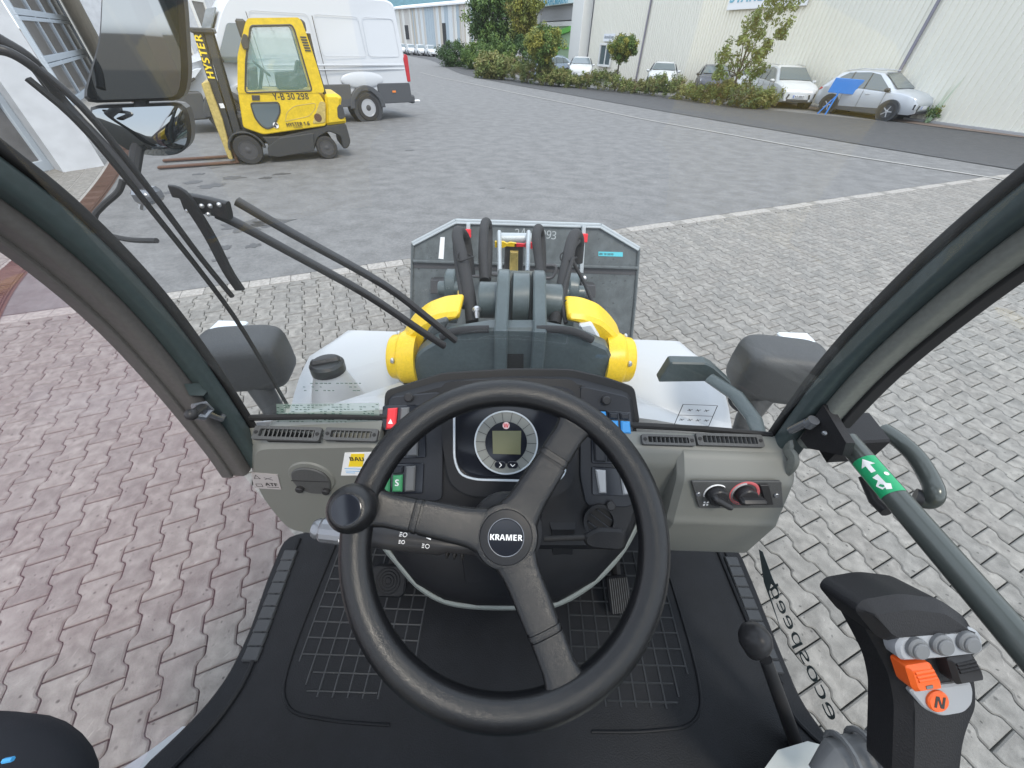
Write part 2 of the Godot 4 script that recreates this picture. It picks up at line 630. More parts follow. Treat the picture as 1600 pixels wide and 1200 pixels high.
	mat("knob_red_ring", L(0.55, 0.12, 0.13), 0.5)
	mat("escape_green", L(0.01, 0.33, 0.13), 0.4)
	mat("joy_silver", L(0.32, 0.335, 0.355), 0.4)
	mat("joy_button", L(0.15, 0.155, 0.16), 0.45)
	mat("joy_orange", L(0.78, 0.12, 0.02), 0.4)
	grained(mat("joy_rubber", L(0.02, 0.02, 0.022), 0.5), tex_fine, 10.0, tex_grain_n, 0.25)
	mat("boot_grey", L(0.36, 0.38, 0.37), 0.55)
	mat("label_pale", L(0.36, 0.335, 0.335), 0.6)
	mat("bar_paint", L(0.075, 0.085, 0.08), 0.22, 0.2)
	grained(mat("cloth_navy", L(0.012, 0.014, 0.02), 0.9), tex_fine, 20.0, tex_grain_n, 0.8)
	mat("print_blue", L(0.05, 0.30, 0.60), 0.6)
	mat("chrome_dark", L(0.22, 0.23, 0.25), 0.25, 0.6)
	pane("windscreen_glass", L(0.55, 0.58, 0.58), 0.035)
	pane("left_glass", L(0.66, 0.30, 0.37), 0.26)
	pane("right_glass", L(0.60, 0.68, 0.64), 0.06)
	M["wheel_rubber"].metallic_specular = 0.48
	for k in ["dash_black", "mat_rubber", "dash_plate", "joy_rubber", "knob_black"]: M[k].metallic_specular = 0.36
	var dec = mat("decal_sheet", L(0.50, 0.66, 0.57), 0.6)
	dec.transparency = BaseMaterial3D.TRANSPARENCY_ALPHA
	dec.albedo_color.a = 0.42
	var dec2 = mat("decal_ink", L(0.05, 0.16, 0.11), 0.6)
	dec2.transparency = BaseMaterial3D.TRANSPARENCY_ALPHA
	dec2.albedo_color.a = 0.55
	# leaves
	for k in ["leaf_mid", "leaf_dark", "leaf_yellow", "leaf_maple", "leaf_dry"]:
		var m = mat(k, Color.WHITE, 0.6)
		m.vertex_color_use_as_albedo = true
		m.backlight_enabled = true
		m.backlight = Color(0.35, 0.4, 0.12)
		m.cull_mode = BaseMaterial3D.CULL_DISABLED
	grained(mat("bark", L(0.12, 0.10, 0.085), 0.9), tex_paver, 4.0, tex_paver_n, 0.8)

func _ready():
	rng.seed = 7
	# camera
	cam = Camera3D.new()
	cam.name = "camera"
	add_child(cam)
	cam.position = Vector3(0, 1.93, 0)
	cam.rotation = Vector3(deg_to_rad(-42.3), 0, deg_to_rad(1.9))
	cam.fov = 91.55
	cam.near = 0.02
	cam.far = 3000.0
	cam.current = true
	# sky and sun: a bright, thinly overcast day
	var e := Environment.new()
	e.background_mode = Environment.BG_SKY
	var sm := ProceduralSkyMaterial.new()
	sm.sky_top_color = Color(0.88, 0.93, 0.99)
	sm.sky_horizon_color = Color(0.95, 0.97, 0.99)
	sm.sky_curve = 0.2
	sm.ground_bottom_color = Color(0.45, 0.45, 0.45)
	sm.ground_horizon_color = Color(0.7, 0.72, 0.74)
	sm.sky_energy_multiplier = 1.1
	e.sky = Sky.new()
	e.sky.sky_material = sm
	e.tonemap_mode = Environment.TONE_MAPPER_LINEAR
	e.tonemap_exposure = 1.75
	e.sdfgi_enabled = true
	e.ssao_enabled = true
	e.ssil_enabled = true
	var we := WorldEnvironment.new()
	we.name = "surroundings"
	we.environment = e
	add_child(we)
	var sun := DirectionalLight3D.new()
	sun.name = "sun"
	sun.light_color = Color(1.0, 0.97, 0.92)
	sun.light_energy = 0.45
	sun.light_angular_distance = 14.0
	sun.shadow_enabled = true
	add_child(sun)
	sun.rotation = Vector3(deg_to_rad(-58), deg_to_rad(28), 0)
	materials()
	ground()
	workshop()
	steel_hall()
	striped_shed()
	greenery()
	van()
	forklift()
	cars()
	blue_board()
	wheel_loader()
	jacket()

# ---------------------------------------------------------------- ground
const EX := Vector3(0.9135, 0, -0.4068)   # along the edge of the paving
const EY := Vector3(-0.4068, 0, -0.9135)  # from the paving out over the asphalt

func fall(x: float, z: float) -> float:
	# the yard drops a little towards the hall
	var s = (x - 10.2) * 0.84 + (-z - 9.53) * 0.543
	return -0.22 * smoothstep(0.0, 7.0, s)

func yard(a: float, b: float, up := 0.0) -> Vector3:
	var p = Vector3(-1.27, 0, -4.30) + EX * a + EY * b
	p.y = fall(p.x, p.z) + up
	return p

func on_ground(x: float, zf: float, up := 0.0) -> Vector3:
	return Vector3(x, fall(x, -zf) + up, -zf)

func strip(left, right, up: float) -> MB:
	# a band between two lines of points, laid on the ground
	var b := MB.new()
	var g = []
	for i in left.size():
		var row = []
		for k in 7:
			var p = left[i].lerp(right[i], k / 6.0)
			row.append(on_ground(p.x, -p.z, up))
		g.append(row)
	b.sheet(g)
	return b

func ground():
	# the earth below everything, out to the horizon
	var b := MB.new()
	b.box(Vector3(0, -0.6, -600), Vector3(3000, 0.5, 2600))
	structure("ground", b, "soil")
	# asphalt yard
	b = MB.new()
	var g = []
	var ys = [0.0]
	while ys[-1] < 420.0: ys.append(ys[-1] + 0.8 + ys[-1] * 0.03)
	for y in ys:
		var row = []
		for i in 121:
			var t = (i - 60) / 60.0
			var x = 40.0 * t + 230.0 * pow(absf(t), 6.0) * signf(t)
			row.append(yard(x, y))
		g.append(row)
	b.sheet(g)
	structure("yard_asphalt", b, "asphalt", 60)
	# the darker road past the hall
	var near = [on_ground(13.5, 8.6), on_ground(11.0, 12.0), on_ground(8.2, 16.2), on_ground(5.0, 21.5), on_ground(2.0, 27.0), on_ground(-1.5, 33.5), on_ground(-5.0, 42.0), on_ground(-9.0, 56.0), on_ground(-16.0, 80.0), on_ground(-34.0, 120.0)]
	var farr = [on_ground(20.5, 13.5), on_ground(17.2, 19.2), on_ground(13.5, 22.6), on_ground(10.5, 25.0), on_ground(7.3, 29.6), on_ground(3.0, 33.6), on_ground(-0.6, 42.0), on_ground(-3.0, 56.0), on_ground(-7.0, 80.0), on_ground(-20.0, 122.0)]
	near = curve3(near, 5); farr = curve3(farr, 5)
	structure("road", strip(near, farr, 0.014), "road_asphalt", 60)
	# narrow worn edge line between yard and road
	var ln = curve3([Vector3(10.431, 0, -9.2396), Vector3(10.204, 0, -9.5309), Vector3(8.2109, 0, -11.535), Vector3(6.611, 0, -13.734), Vector3(4.3765, 0, -16.806), Vector3(2.3913, 0, -20.321), Vector3(-0.51357, 0, -25.124), Vector3(-3.0005, 0, -29.63), Vector3(-5.7274, 0, -34.195), Vector3(-8.4951, 0, -39.889)], 6)
	var l2 = []
	for i in ln.size():
		var d = (ln[mini(i + 1, ln.size() - 1)] - ln[maxi(i - 1, 0)]).normalized()
		l2.append(ln[i] + Vector3(-d.z, 0, d.x) * 0.11)
	structure("edge_line", strip(ln, l2, 0.012), "worn_paint", 60)
	# parking ground along the hall, and the far footpath
	structure("parking_ground", strip([on_ground(21, 13.8), on_ground(17.3, 19.4), on_ground(14.9, 24.1), on_ground(11.5, 31.5), on_ground(6.0, 46.0), on_ground(0.6, 58.0)], [on_ground(22.5, 14.5), on_ground(18.8, 20.0), on_ground(16.6, 25.2), on_ground(13.2, 32.5), on_ground(7.0, 46.8), on_ground(1.6, 58.6)], 0.02), "parking_clay", 60)
	structure("footpath", strip([on_ground(-2.2, 45.0), on_ground(-4.2, 54.0), on_ground(-8.2, 72.0), on_ground(-17.0, 98.0)], [on_ground(2.0, 46.0), on_ground(0.0, 56.0), on_ground(-4.0, 74.0), on_ground(-10.0, 101.0)], 0.02), "footpath", 60)
	# damp stains and dark patches on the asphalt, each with an outline of its own
	var r := RandomNumberGenerator.new()
	r.seed = 91
	for s in [[Vector3(-3.713, 0, -5.174), 0.34, 0.16], [Vector3(-3.424, 0, -5.301), 0.34, 0.1], [Vector3(-5.282, 0, -6.932), 0.22, 0.09], [Vector3(-5.189, 0, -7.442), 0.2, 0.08], [Vector3(-5.71, 0, -7.081), 0.16, 0.07], [Vector3(-3.601, 0, -4.401), 0.12, 0.05], [Vector3(-3.268, 0, -4.507), 0.1, 0.04], [Vector3(-4.641, 0, -7.51), 0.12, 0.05], [Vector3(-4.488, 0, -7.804), 0.15, 0.05], [Vector3(-5.652, 0, -6.514), 0.15, 0.06], [Vector3(-2.6111, 0, -10.229), 0.12, 0.04], [Vector3(-0.2902, 0, -7.358), 0.06, 0.02], [Vector3(-5.942, 0, -7.616), 0.12, 0.05], [Vector3(-5.942, 0, -8.102), 0.14, 0.04], [Vector3(-3.423, 0, -4.104), 0.10, 0.04]]:
		var c = s[0]
		var poly = []
		for k in 26:
			var a = TAU * k / 26
			var q = 0.45 + 0.75 * r.randf()
			poly.append(Vector2(cos(a) * s[1] * q, sin(a) * s[2] * 1.8 * q))
		var sb := MB.new()
		sb.T = Transform3D(EX, Vector3(EY.x, 0, EY.z), Vector3.UP, Vector3(c.x, 0.0, c.z))
		sb.prism(soft(poly, 0.05, 2), 0.001, 0.004)
		structure("oil_stain", sb, "stain")
	paving()
	drain()

func paver_mesh(seed_: int) -> ArrayMesh:
	var r := RandomNumberGenerator.new()
	r.seed = seed_
	var h = 0.1; var d = 0.0125; var w = 0.0695
	var right = [Vector2(w + d, -h), Vector2(w + d, -0.067), Vector2(w + d - 0.004, -0.056), Vector2(w - d + 0.004, -0.042), Vector2(w - d, -0.032), Vector2(w - d, 0.032), Vector2(w - d + 0.004, 0.042), Vector2(w + d - 0.004, 0.056), Vector2(w + d, 0.067), Vector2(w + d, h)]
	var poly = right.duplicate()
	for i in range(right.size() - 1, -1, -1): poly.append(Vector2(-right[i].x, right[i].y))
	var p2 = []
	var n = poly.size()
	for i in n:
		var q = poly[i]
		q -= Vector2(signf(q.x) * 0.003, signf(q.y) * 0.003 if absf(q.y) > 0.09 else 0.0)
		p2.append(q + Vector2(r.randf_range(-0.0009, 0.0009), r.randf_range(-0.0009, 0.0009)))
	var b := MB.new()
	b.T = Transform3D(Vector3(1, 0, 0), Vector3(0, 0, -1), Vector3(0, 1, 0), Vector3.ZERO)
	b.prism(p2, -0.04, 0.0, 0.005)
	return b.mesh(30)

func paving():
	var b := MB.new()
	var g = []
	for y in [0.0, -4.0, -12.0, -40.0]:
		var row = []
		for x in [-60.0, -10.0, 0.0, 10.0, 40.0, 90.0]:
			var p = yard(x, y, -0.022)
			row.append(p)
		g.append(row)
	b.sheet(g)
	var base = structure("paving", b, "joint_sand", 60)
	var kinds = []
	for i in 4: kinds.append(paver_mesh(100 + i))
	var inv = cam.transform.affine_inverse()
	var all = []
	var turn := Basis(EX, Vector3.UP, -EY)
	for i in range(-75, 130):
		for j in range(-60, 2):
			if j == 1 and not (i & 1): continue
			var a = i * 0.139
			var bb = j * 0.2 - (0.1 if i & 1 else 0.0) - 0.262
			if j == 1: bb = -0.211
			var p = yard(a, bb)
			var q = inv * p
			if q.z > -0.4: continue
			var u = 800.0 - 584.0 * q.x / q.z
			var v = 600.0 + 584.0 * q.y / q.z
			if u < -260 or u > 1860 or v < 200 or v > 1420: continue
			var seen = u > 5 and u < 1595 and v < 1190 and (u < 420 - (v - 850) * 0.5 if v > 700 and u < 800 else (u > 1180 if v > 700 else (v < 500 or u < 300 or u > 1120)))
			if u < 560 and u > 60 and v < 520 and seen: seen = v > 420
			all.append({"p": p, "half": j == 1, "s": 1.0 / (-q.z) + (100.0 if seen else 0.0)})
	all.sort_custom(func(x, y): return x.s > y.s)
	var r := RandomNumberGenerator.new()
	r.seed = 17
	var rest = []
	var half_first = all.size()
	for k in half_first:
		var t = Transform3D(turn.rotated(Vector3.UP, r.randf_range(-0.008, 0.008)) * Basis(Vector3.RIGHT, r.randf_range(-0.006, 0.006)) * Basis(Vector3.BACK, r.randf_range(-0.008, 0.008)), all[k].p + Vector3(0, r.randf_range(-0.002, 0.001), 0))
		if r.randi() & 1: t.basis = t.basis * Basis(Vector3.UP, PI)
		if all[k].half: t.basis = t.basis * Basis.from_scale(Vector3(1, 1, 0.47))
		if k < 300:
			var o := MeshInstance3D.new()
			o.name = "paver"
			o.mesh = kinds[r.randi() % 4]
			o.material_override = M["paver_%d" % (r.randi() % 4)]
			base.add_child(o, true)
			o.transform = t
		else: rest.append(t)
	for q in 4:
		var mm := MultiMesh.new()
		mm.transform_format = MultiMesh.TRANSFORM_3D
		mm.mesh = kinds[q]
		var mine = []
		for k in rest.size():
			if (k * 7 + k / 5 + (k * k) % 11) % 4 == q: mine.append(rest[k])
		mm.instance_count = mine.size()
		for k in mine.size(): mm.set_instance_transform(k, mine[k])
		var mi := MultiMeshInstance3D.new()
		mi.name = "paver_field"
		mi.multimesh = mm
		mi.material_override = M["paver_%d" % q]
		mi.set_meta("kind", "stuff")
		base.add_child(mi, true)
	# straight row of edge stones against the asphalt
	var es := MB.new()
	es.box(Vector3.ZERO, Vector3(0.196, 0.06, 0.15), 0.004)
	var em = es.mesh(30)
	for i in range(-34, 70):
		var o := MeshInstance3D.new()
		o.name = "edge_stone"
		o.mesh = em
		o.material_override = M["paver_kerb" if (i * 7) % 5 else "paver_2"]
		base.add_child(o, true)
		o.transform = Transform3D(turn.rotated(Vector3.UP, r.randf_range(-0.01, 0.01)), yard(i * 0.2, -0.08, -0.029 + r.randf_range(-0.002, 0.002)))

func drain():
	# rusty channel in front of the workshop, with its own grates
	var pts = [Vector3(-4.585, 0, -2.543), Vector3(-5.317, 0, -3.59), Vector3(-6.363, 0, -5.721), Vector3(-7.632, 0, -7.873), Vector3(-14.304, 0, -16.339), Vector3(-17.051, 0, -20.611)]
	pts[3] = Vector3(-8.6, 0, -9.2)
	pts[4] = Vector3(-13.4, 0, -15.8)
	pts[5] = Vector3(-17.2, 0, -20.9)
	var ln = curve3(pts, 10)
	var lf = []
	var rt = []
	for i in ln.size():
		var d = (ln[mini(i + 1, ln.size() - 1)] - ln[maxi(i - 1, 0)]).normalized()
		var s = Vector3(-d.z, 0, d.x) * 0.13
		lf.append(ln[i] - s); rt.append(ln[i] + s)
	var ch = structure("drain_channel", strip(lf, rt, 0.006), "rusty_steel", 60)
	var gb := MB.new()
	gb.box(Vector3.ZERO, Vector3(0.22, 0.014, 0.47), 0.004)
	for k in 9: gb.box(Vector3(0, 0.010, -0.2 + k * 0.05), Vector3(0.2, 0.010, 0.022))
	var gm = gb.mesh(30)
	var at := 0.0
	for i in ln.size() - 1:
		var d = ln[i + 1] - ln[i]
		var n = int(d.length() / 0.5)
		for k in maxi(1, n):
			var p = ln[i].lerp(ln[i + 1], (k + 0.5) / maxf(1, n))
			var o := MeshInstance3D.new()
			o.name = "grate"
			o.mesh = gm
			o.material_override = M["rusty_steel"]
			ch.add_child(o, true)
			o.transform = Transform3D(Basis.looking_at(d.normalized()), Vector3(p.x, 0.016, p.z))
	# pale slabs between the channel and the workshop
	var far_side = [Vector3(-12.5, 0, -1.0), Vector3(-12.5, 0, -4.0), Vector3(-11, 0, -7), Vector3(-13, 0, -11.5), Vector3(-17, 0, -16.2), Vector3(-21, 0, -23)]
	var f2 = curve3(far_side, 10)
	structure("forecourt", strip(lf, f2, 0.004), "paver_kerb", 60)
	var sb := MB.new()
	var rr := RandomNumberGenerator.new()
	rr.seed = 3
	var count := 0
	for i in range(4, ln.size() - 1):
		var d = (ln[i + 1] - ln[i])
		var n = int(d.length() / 0.25) + 1
		for k in n:
			var p = ln[i].lerp(ln[i + 1], float(k) / n)
			var dir = d.normalized()
			var s = Vector3(dir.z, 0, -dir.x)
			for c in 9:
				var q = p + s * (0.3 + c * 0.26)
				sb.T = Transform3D(Basis.looking_at(dir), Vector3(q.x, 0.002, q.z))
				sb.box(Vector3.ZERO, Vector3(0.245, 0.016, d.length() / n - 0.016), 0.003)
	var so = put("slab_field", sb, "paver_2", get_node("forecourt"), 30)
	so.set_meta("kind", "stuff")

# ---------------------------------------------------------------- workshop on one side
func workshop():
	var w = thing("workshop_building", "white plastered workshop with grey sectional doors between deep pillars", "building")
	# pillars stand on measured feet; doors sit back between them
	var near_l = Vector3(-8.248, 0, -7.41)
	var near_r = Vector3(-7.937, 0, -7.932)
	var far_l = Vector3(-17.988, 0, -21.227)
	var H = 6.0
	var post = func(called, a: Vector3, b: Vector3, back: Vector3, m):
		var pb := MB.new()
		var ring = [a, b, b + back, a + back]
		var up = []
		for q in ring: up.append(q + Vector3(0, H, 0))
		pb.loft([ring, up], true)
		return put(called, pb, m, w, 20)
	var dir = (far_l - near_r).normalized()
	var inn = Vector3(dir.z, 0, -dir.x)
	if inn.x > 0: inn = -inn
	var p1 = post.call("pillar", near_l, near_r, Vector3(-1.6, 0, -0.9), "plaster_white")
	var far_in = Vector3(-21.071, 0, -23.75)
	var far_r = far_l + Vector3(0.35, 0, -2.2)
	var p2 = MB.new()
	var ring = [far_l, far_r, far_r + Vector3(-3.2, 0, -2), far_in]
	var up = []
	for q in ring: up.append(q + Vector3(0, H, 0))
	p2.loft([ring, up], true)
	put("pillar", p2, "plaster_white", w, 20)
	# the cream reveal of the far pillar
	var rv := MB.new()
	var o1 = (far_in - far_l).cross(Vector3.UP).normalized() * 0.01
	if o1.dot(-far_l) < 0: o1 = -o1
	rv.quad(far_l + o1, far_in + o1, far_in + o1 + Vector3(0, H, 0), far_l + o1 + Vector3(0, H, 0))
	put("reveal", rv, "plaster_cream", w)
	# door between the pillars
	door_leaf(w, Vector3(-15.208, 0, -15.349), Vector3(-20.86, 0, -23.418), 4.4, 4, 4)
	# door on this side of the near pillar
	door_leaf(w, Vector3(-8.9, 0, -1.6), Vector3(-8.281, 0, -7.497) + Vector3(-0.35, 0, -0.1), 4.4, 4, 4)
	# long white wall beyond, with tall windows
	var a = far_r + Vector3(0.0, 0, -0.5)
	var wall_dir = Vector3(-0.15, 0, -1).normalized()
	var c = a + wall_dir * 26.0
	post.call("wall", a, c, Vector3(-3, 0, 0.5), "plaster_white")
	var out = wall_dir.cross(Vector3.UP).normalized()
	if out.x < 0: out = -out
	for k in 5:
		var q = a + wall_dir * (2.2 + k * 3.6) + out * 0.02 + Vector3(0, 2.6, 0)
		var xf = frame(q, wall_dir, Vector3.UP)
		if xf.basis.z.dot(out) < 0: xf = frame(q, -wall_dir, Vector3.UP)
		var fb := MB.new()
		fb.T = xf
		for s in [-1, 1]: fb.box(Vector3(s * 0.78, 0, 0.02), Vector3(0.16, 4.0, 0.1), 0.01)
		for yy in [-1.95, -0.6, 0.7, 1.95]: fb.box(Vector3(0, yy, 0.02), Vector3(1.4, 0.1, 0.1), 0.01)
		var fo = put("window", fb, "white_trim", w)
		var gb := MB.new()
		gb.T = xf
		gb.box(Vector3.ZERO, Vector3(1.46, 3.9, 0.03))
		put("pane", gb, "door_glass", fo)

func door_leaf(w: Node3D, a: Vector3, b: Vector3, h: float, rows: int, cols: int):
	var d = b - a
	var n = d.length()
	var xf = frame(a, d, Vector3.UP)
	if xf.basis.z.x < 0 and xf.basis.z.z < 0: xf = Transform3D(xf.basis, a)
	var base := MB.new()
	base.T = xf
	base.box(Vector3(n / 2, h / 2, -0.05), Vector3(n, h, 0.06))
	var dd = put("sectional_door", base, "door_frame", w)
	var rh = h / rows
	var cw = n / cols
	for i in rows:
		var rb := MB.new()
		rb.T = xf
		rb.box(Vector3(n / 2, i * rh + 0.09, 0.01), Vector3(n, 0.16, 0.09), 0.008)
		rb.box(Vector3(n / 2, (i + 1) * rh - 0.06, 0.01), Vector3(n, 0.1, 0.09), 0.008)
		put("rail", rb, "door_frame", dd)
		for j in cols:
			var pb := MB.new()
			pb.T = xf
			pb.box(Vector3((j + 0.5) * cw, (i + 0.5) * rh, -0.012), Vector3(cw - 0.1, rh - 0.2, 0.03))
			put("pane", pb, "door_glass", dd)
	for j in cols + 1:
		var sb := MB.new()
		sb.T = xf
		sb.box(Vector3(clampf(j * cw, 0.06, n - 0.06), h / 2, 0.012), Vector3(0.11, h, 0.085), 0.008)
		put("stile", sb, "door_frame", dd)
	# plaster above the door
	var tb := MB.new()
	tb.T = xf
	tb.box(Vector3(n / 2, h + 0.8, -0.1), Vector3(n, 1.6, 0.2))
	put("lintel", tb, "plaster_white", w)

# ---------------------------------------------------------------- pale steel hall
func steel_hall():
	var T: Transform3D = Transform3D(Vector3(0.39873, 0.00000, 0.91707), Vector3(0.00000, 1.00000, -0.00000), Vector3(-0.91707, 0.00000, 0.39873), Vector3(18.50000, -0.22000, -19.30000))   # x along the wall towards us, y up, z out towards the road
	if T.basis.z.x > 0: T.basis = Basis(T.basis.x, T.basis.y, T.basis.z)
	var w = thing("steel_hall", "long cream hall clad in ribbed steel sheets along the road", "building", T)
	var side = 1.0 if (T.basis.z.dot(-T.origin) > 0) else -1.0
	var H = 8.5
	var core := MB.new()
	core.box(Vector3(-14.5, H / 2, -side * 4.2), Vector3(59.0, H, 8.0))
	put("wall_core", core, "shade_grey", w)
	# ribbed cladding, a sheet every metre
	var pb := MB.new()
	var rows = [[], []]
	for k in 4:
		for q in [[0.0, 0.0], [0.13, 0.0], [0.155, 0.05], [0.225, 0.05]]:
			for y in 2: rows[y].append(Vector3(k * 0.25 + q[0], 0.05 + y * (H - 0.05), side * q[1]))
	for y in 2: rows[y].append(Vector3(1.0, 0.05 + y * (H - 0.05), 0))
	pb.sheet(rows)
	var pm = pb.mesh(20)
	for i in range(-31, 16):
		var o := MeshInstance3D.new()
		o.name = "cladding_sheet"
		o.mesh = pm
		o.material_override = M["cladding"]
		w.add_child(o, true)
		o.position = Vector3(i, 0, -side * 0.12)
	for x in [-22.7, -3.47, 12.0]:
		var sb := MB.new()
		sb.box(Vector3(x, H / 2 + 0.05, side * 0.02), Vector3(0.11, H - 0.1, 0.1), 0.015)
		put("downpipe", sb, "seam_strip", w)
	var plinth := MB.new()
	plinth.box(Vector3(-8.0, 0.03, -side * 0.05), Vector3(46.0, 0.14, 0.2), 0.01)
	put("plinth", plinth, "shade_grey", w)
	# gate house at the far end: two white piers, a lintel and a sign
	for q in [[-42.5, 2.3], [-32.2, 2.0]]:
		var b := MB.new()
		b.box(Vector3(q[0], H / 2, side * 0.35), Vector3(q[1], H, 1.0), 0.03)
		put("pier", b, "white_trim", w)
	var lb := MB.new()
	lb.box(Vector3(-37.3, 6.8, side * 0.25), Vector3(8.4, 3.4, 0.6), 0.02)
	put("lintel", lb, "white_trim", w)
	lb = MB.new()
	lb.box(Vector3(-37.3, 4.55, side * 0.1), Vector3(8.2, 1.1, 0.3), 0.02)
	put("shutter_box", lb, "shade_grey", w)
	var sg := MB.new()
	sg.box(Vector3(-37.2, 6.3, side * 0.62), Vector3(7.8, 2.4, 0.1), 0.02)
	var sign_ = put("sign_board", sg, "sign_pale", w)
	tag(sign_, "pale sign board with dark lettering above the gate")
	var face = Basis(Vector3.RIGHT, Vector3.UP, Vector3.BACK) if side > 0 else Basis(Vector3.LEFT, Vector3.UP, Vector3.FORWARD)
	text("BIEBER", 1.15, "sign_ink", Transform3D(face, Vector3(-37.2, 6.55, side * 0.69)), sign_, true, "lettering", 1.0, 0.02)
	text("STAHLMARKT", 0.55, "sign_blue", Transform3D(face, Vector3(-37.2, 5.42, side * 0.69)), sign_, true, "lettering", 1.1, 0.02)
	# the gate: white frame, green beam and green glazed leaves
	var fr := MB.new()
	fr.box(Vector3(-37.3, 3.75, side * 0.15), Vector3(8.0, 0.35, 0.25), 0.02)
	for x in [-41.0, -33.5]: fr.box(Vector3(x, 1.85, side * 0.15), Vector3(0.35, 3.7, 0.25), 0.02)
	put("gate_frame", fr, "white_trim", w)
	var gp := MB.new()
	gp.box(Vector3(-37.3, 1.85, side * 0.06), Vector3(7.3, 3.6, 0.08))
	var gate = put("gate", gp, "sheet_green", w)
	var gr := MB.new()
	gr.prism([Vector2(-39.6, 2.55), Vector2(-33.8, 3.25), Vector2(-33.8, 3.65), Vector2(-39.6, 2.95)], 0.12, 0.3, 0.02) if side > 0 else gr.prism([Vector2(-39.6, 2.55), Vector2(-33.8, 3.25), Vector2(-33.8, 3.65), Vector2(-39.6, 2.95)], -0.3, -0.12, 0.0)
	put("beam", gr, "lime_green", gate)
	for q in [[-37.0, 0.16, 2.9, 1.4], [-35.2, 3.6, 0.14, 1.95], [-35.2, 3.6, 0.1, 0.9]]:
		var bb := MB.new()
		bb.box(Vector3(q[0], q[3], side * 0.14), Vector3(q[1], q[2], 0.08), 0.01)
		put("bar", bb, "lime_green", gate)
	# one small window with a white frame and a plate over it
	var wf := MB.new()
	for s in [-1, 1]: wf.box(Vector3(-27.8 + s * 0.95, 1.6, side * 0.03), Vector3(0.16, 1.5, 0.16), 0.01)
	for y in [-0.72, 0.72]: wf.box(Vector3(-27.8, 1.6 + y, side * 0.03), Vector3(2.06, 0.16, 0.18), 0.01)
	wf.box(Vector3(-27.8, 1.6, side * 0.02), Vector3(0.1, 1.3, 0.1), 0.01)
	var win = put("window", wf, "white_trim", w)
	var wp := MB.new()
	wp.box(Vector3(-27.8, 1.6, -side * 0.01), Vector3(1.8, 1.35, 0.05))
	put("pane", wp, "car_glass", win)
	var pl := MB.new()
	pl.box(Vector3(-27.6, 2.75, side * 0.03), Vector3(1.7, 0.5, 0.06), 0.01)
	var plate = put("plate", pl, "plate_white", w)
	text("Anmeldung", 0.2, "sign_ink", Transform3D(face, Vector3(-27.6, 2.78, side * 0.066)), plate, false, "lettering", 1.0, 0.01)
	# a second sign high on the wall
	var s2 := MB.new()
	s2.box(Vector3(-12.2, 4.75, side * 0.05), Vector3(5.4, 1.5, 0.08), 0.01)
	var sign2 = put("sign_board", s2, "plate_white", w)
	text("STAHLMARKT", 0.6, "sign_blue", Transform3D(face, Vector3(-12.2, 4.6, side * 0.1)), sign2, true, "lettering", 1.0, 0.02)
	# roof edge
	var rb := MB.new()
	rb.box(Vector3(-14.5, H + 0.2, -side * 4.0), Vector3(60.0, 0.4, 9.0), 0.03)
	put("roof", rb, "shed_roof", w)

# ---------------------------------------------------------------- striped shed far down the road, and the hill behind it
func striped_shed():
	var T: Transform3D = Transform3D(Vector3(0.61145, 0.00000, 0.79129), Vector3(0.00000, 1.00000, -0.00000), Vector3(-0.79129, 0.00000, 0.61145), Vector3(-21.50000, 0.00000, -112.00000))
	var w = thing("striped_shed", "distant low shed clad in white, beige and blue striped sheets", "building", T)
	var side = 1.0 if T.basis.z.dot(-T.origin) > 0 else -1.0
	var r := RandomNumberGenerator.new()
	r.seed = 5
	var core := MB.new()
	core.box(Vector3(2.0, 3.55, -side * 5.2), Vector3(44.0, 7.1, 10.0))
	put("wall_core", core, "shade_grey", w)
	var x := -20.0
	var sm = []
	for wd in [0.55, 0.8, 1.1]:
		var b := MB.new()
		b.box(Vector3(wd / 2, 3.6, 0), Vector3(wd - 0.03, 7.2, 0.1))
		b.box(Vector3(wd * 0.5, 3.6, side * 0.07), Vector3(0.1, 7.2, 0.08))
		sm.append([wd, b.mesh(20)])
	while x < 23.0:
		var k = sm[r.randi() % 3]
		var o := MeshInstance3D.new()
		o.name = "cladding_sheet"
		o.mesh = k[1]
		o.material_override = M["shed_sheet_%d" % (r.randi() % 5)]
		w.add_child(o, true)
		o.position = Vector3(x, 0, 0)
		x += k[0]
	var rb := MB.new()
	rb.prism([Vector2(0, 7.2), Vector2(-side * -0.6, 7.15), Vector2(-side * -0.6, 7.4), Vector2(-side * 5, 8.3), Vector2(-side * 10.4, 7.4), Vector2(-side * 10.4, 7.15)], -22.0, 24.0, 0.0)
	var ro = put("roof", rb, "shed_roof", w)
	ro.transform = Transform3D(Basis(Vector3(0, 0, 1), Vector3(0, 1, 0), Vector3(1, 0, 0)), Vector3.ZERO)
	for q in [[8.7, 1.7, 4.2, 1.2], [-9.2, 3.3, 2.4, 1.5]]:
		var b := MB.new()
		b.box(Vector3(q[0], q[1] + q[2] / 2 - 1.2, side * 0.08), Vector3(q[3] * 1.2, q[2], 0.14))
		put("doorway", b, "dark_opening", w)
	# far wooded hill
	var g = []
	for i in 41:
		var row = []
		var xx = -420.0 + i * 22.0
		for k in 7:
			var t = k / 6.0
			var hh = 78.0 * sin(t * PI) * (0.75 + 0.25 * sin(i * 0.23) + 0.06 * sin(i * 0.9 + k))
			row.append(Vector3(xx, -2.0 + hh, -560.0 - t * 260.0))
		g.append(row)
	var hb := MB.new()
	hb.sheet(g)
	structure("hill", hb, "forest_hill", 60)

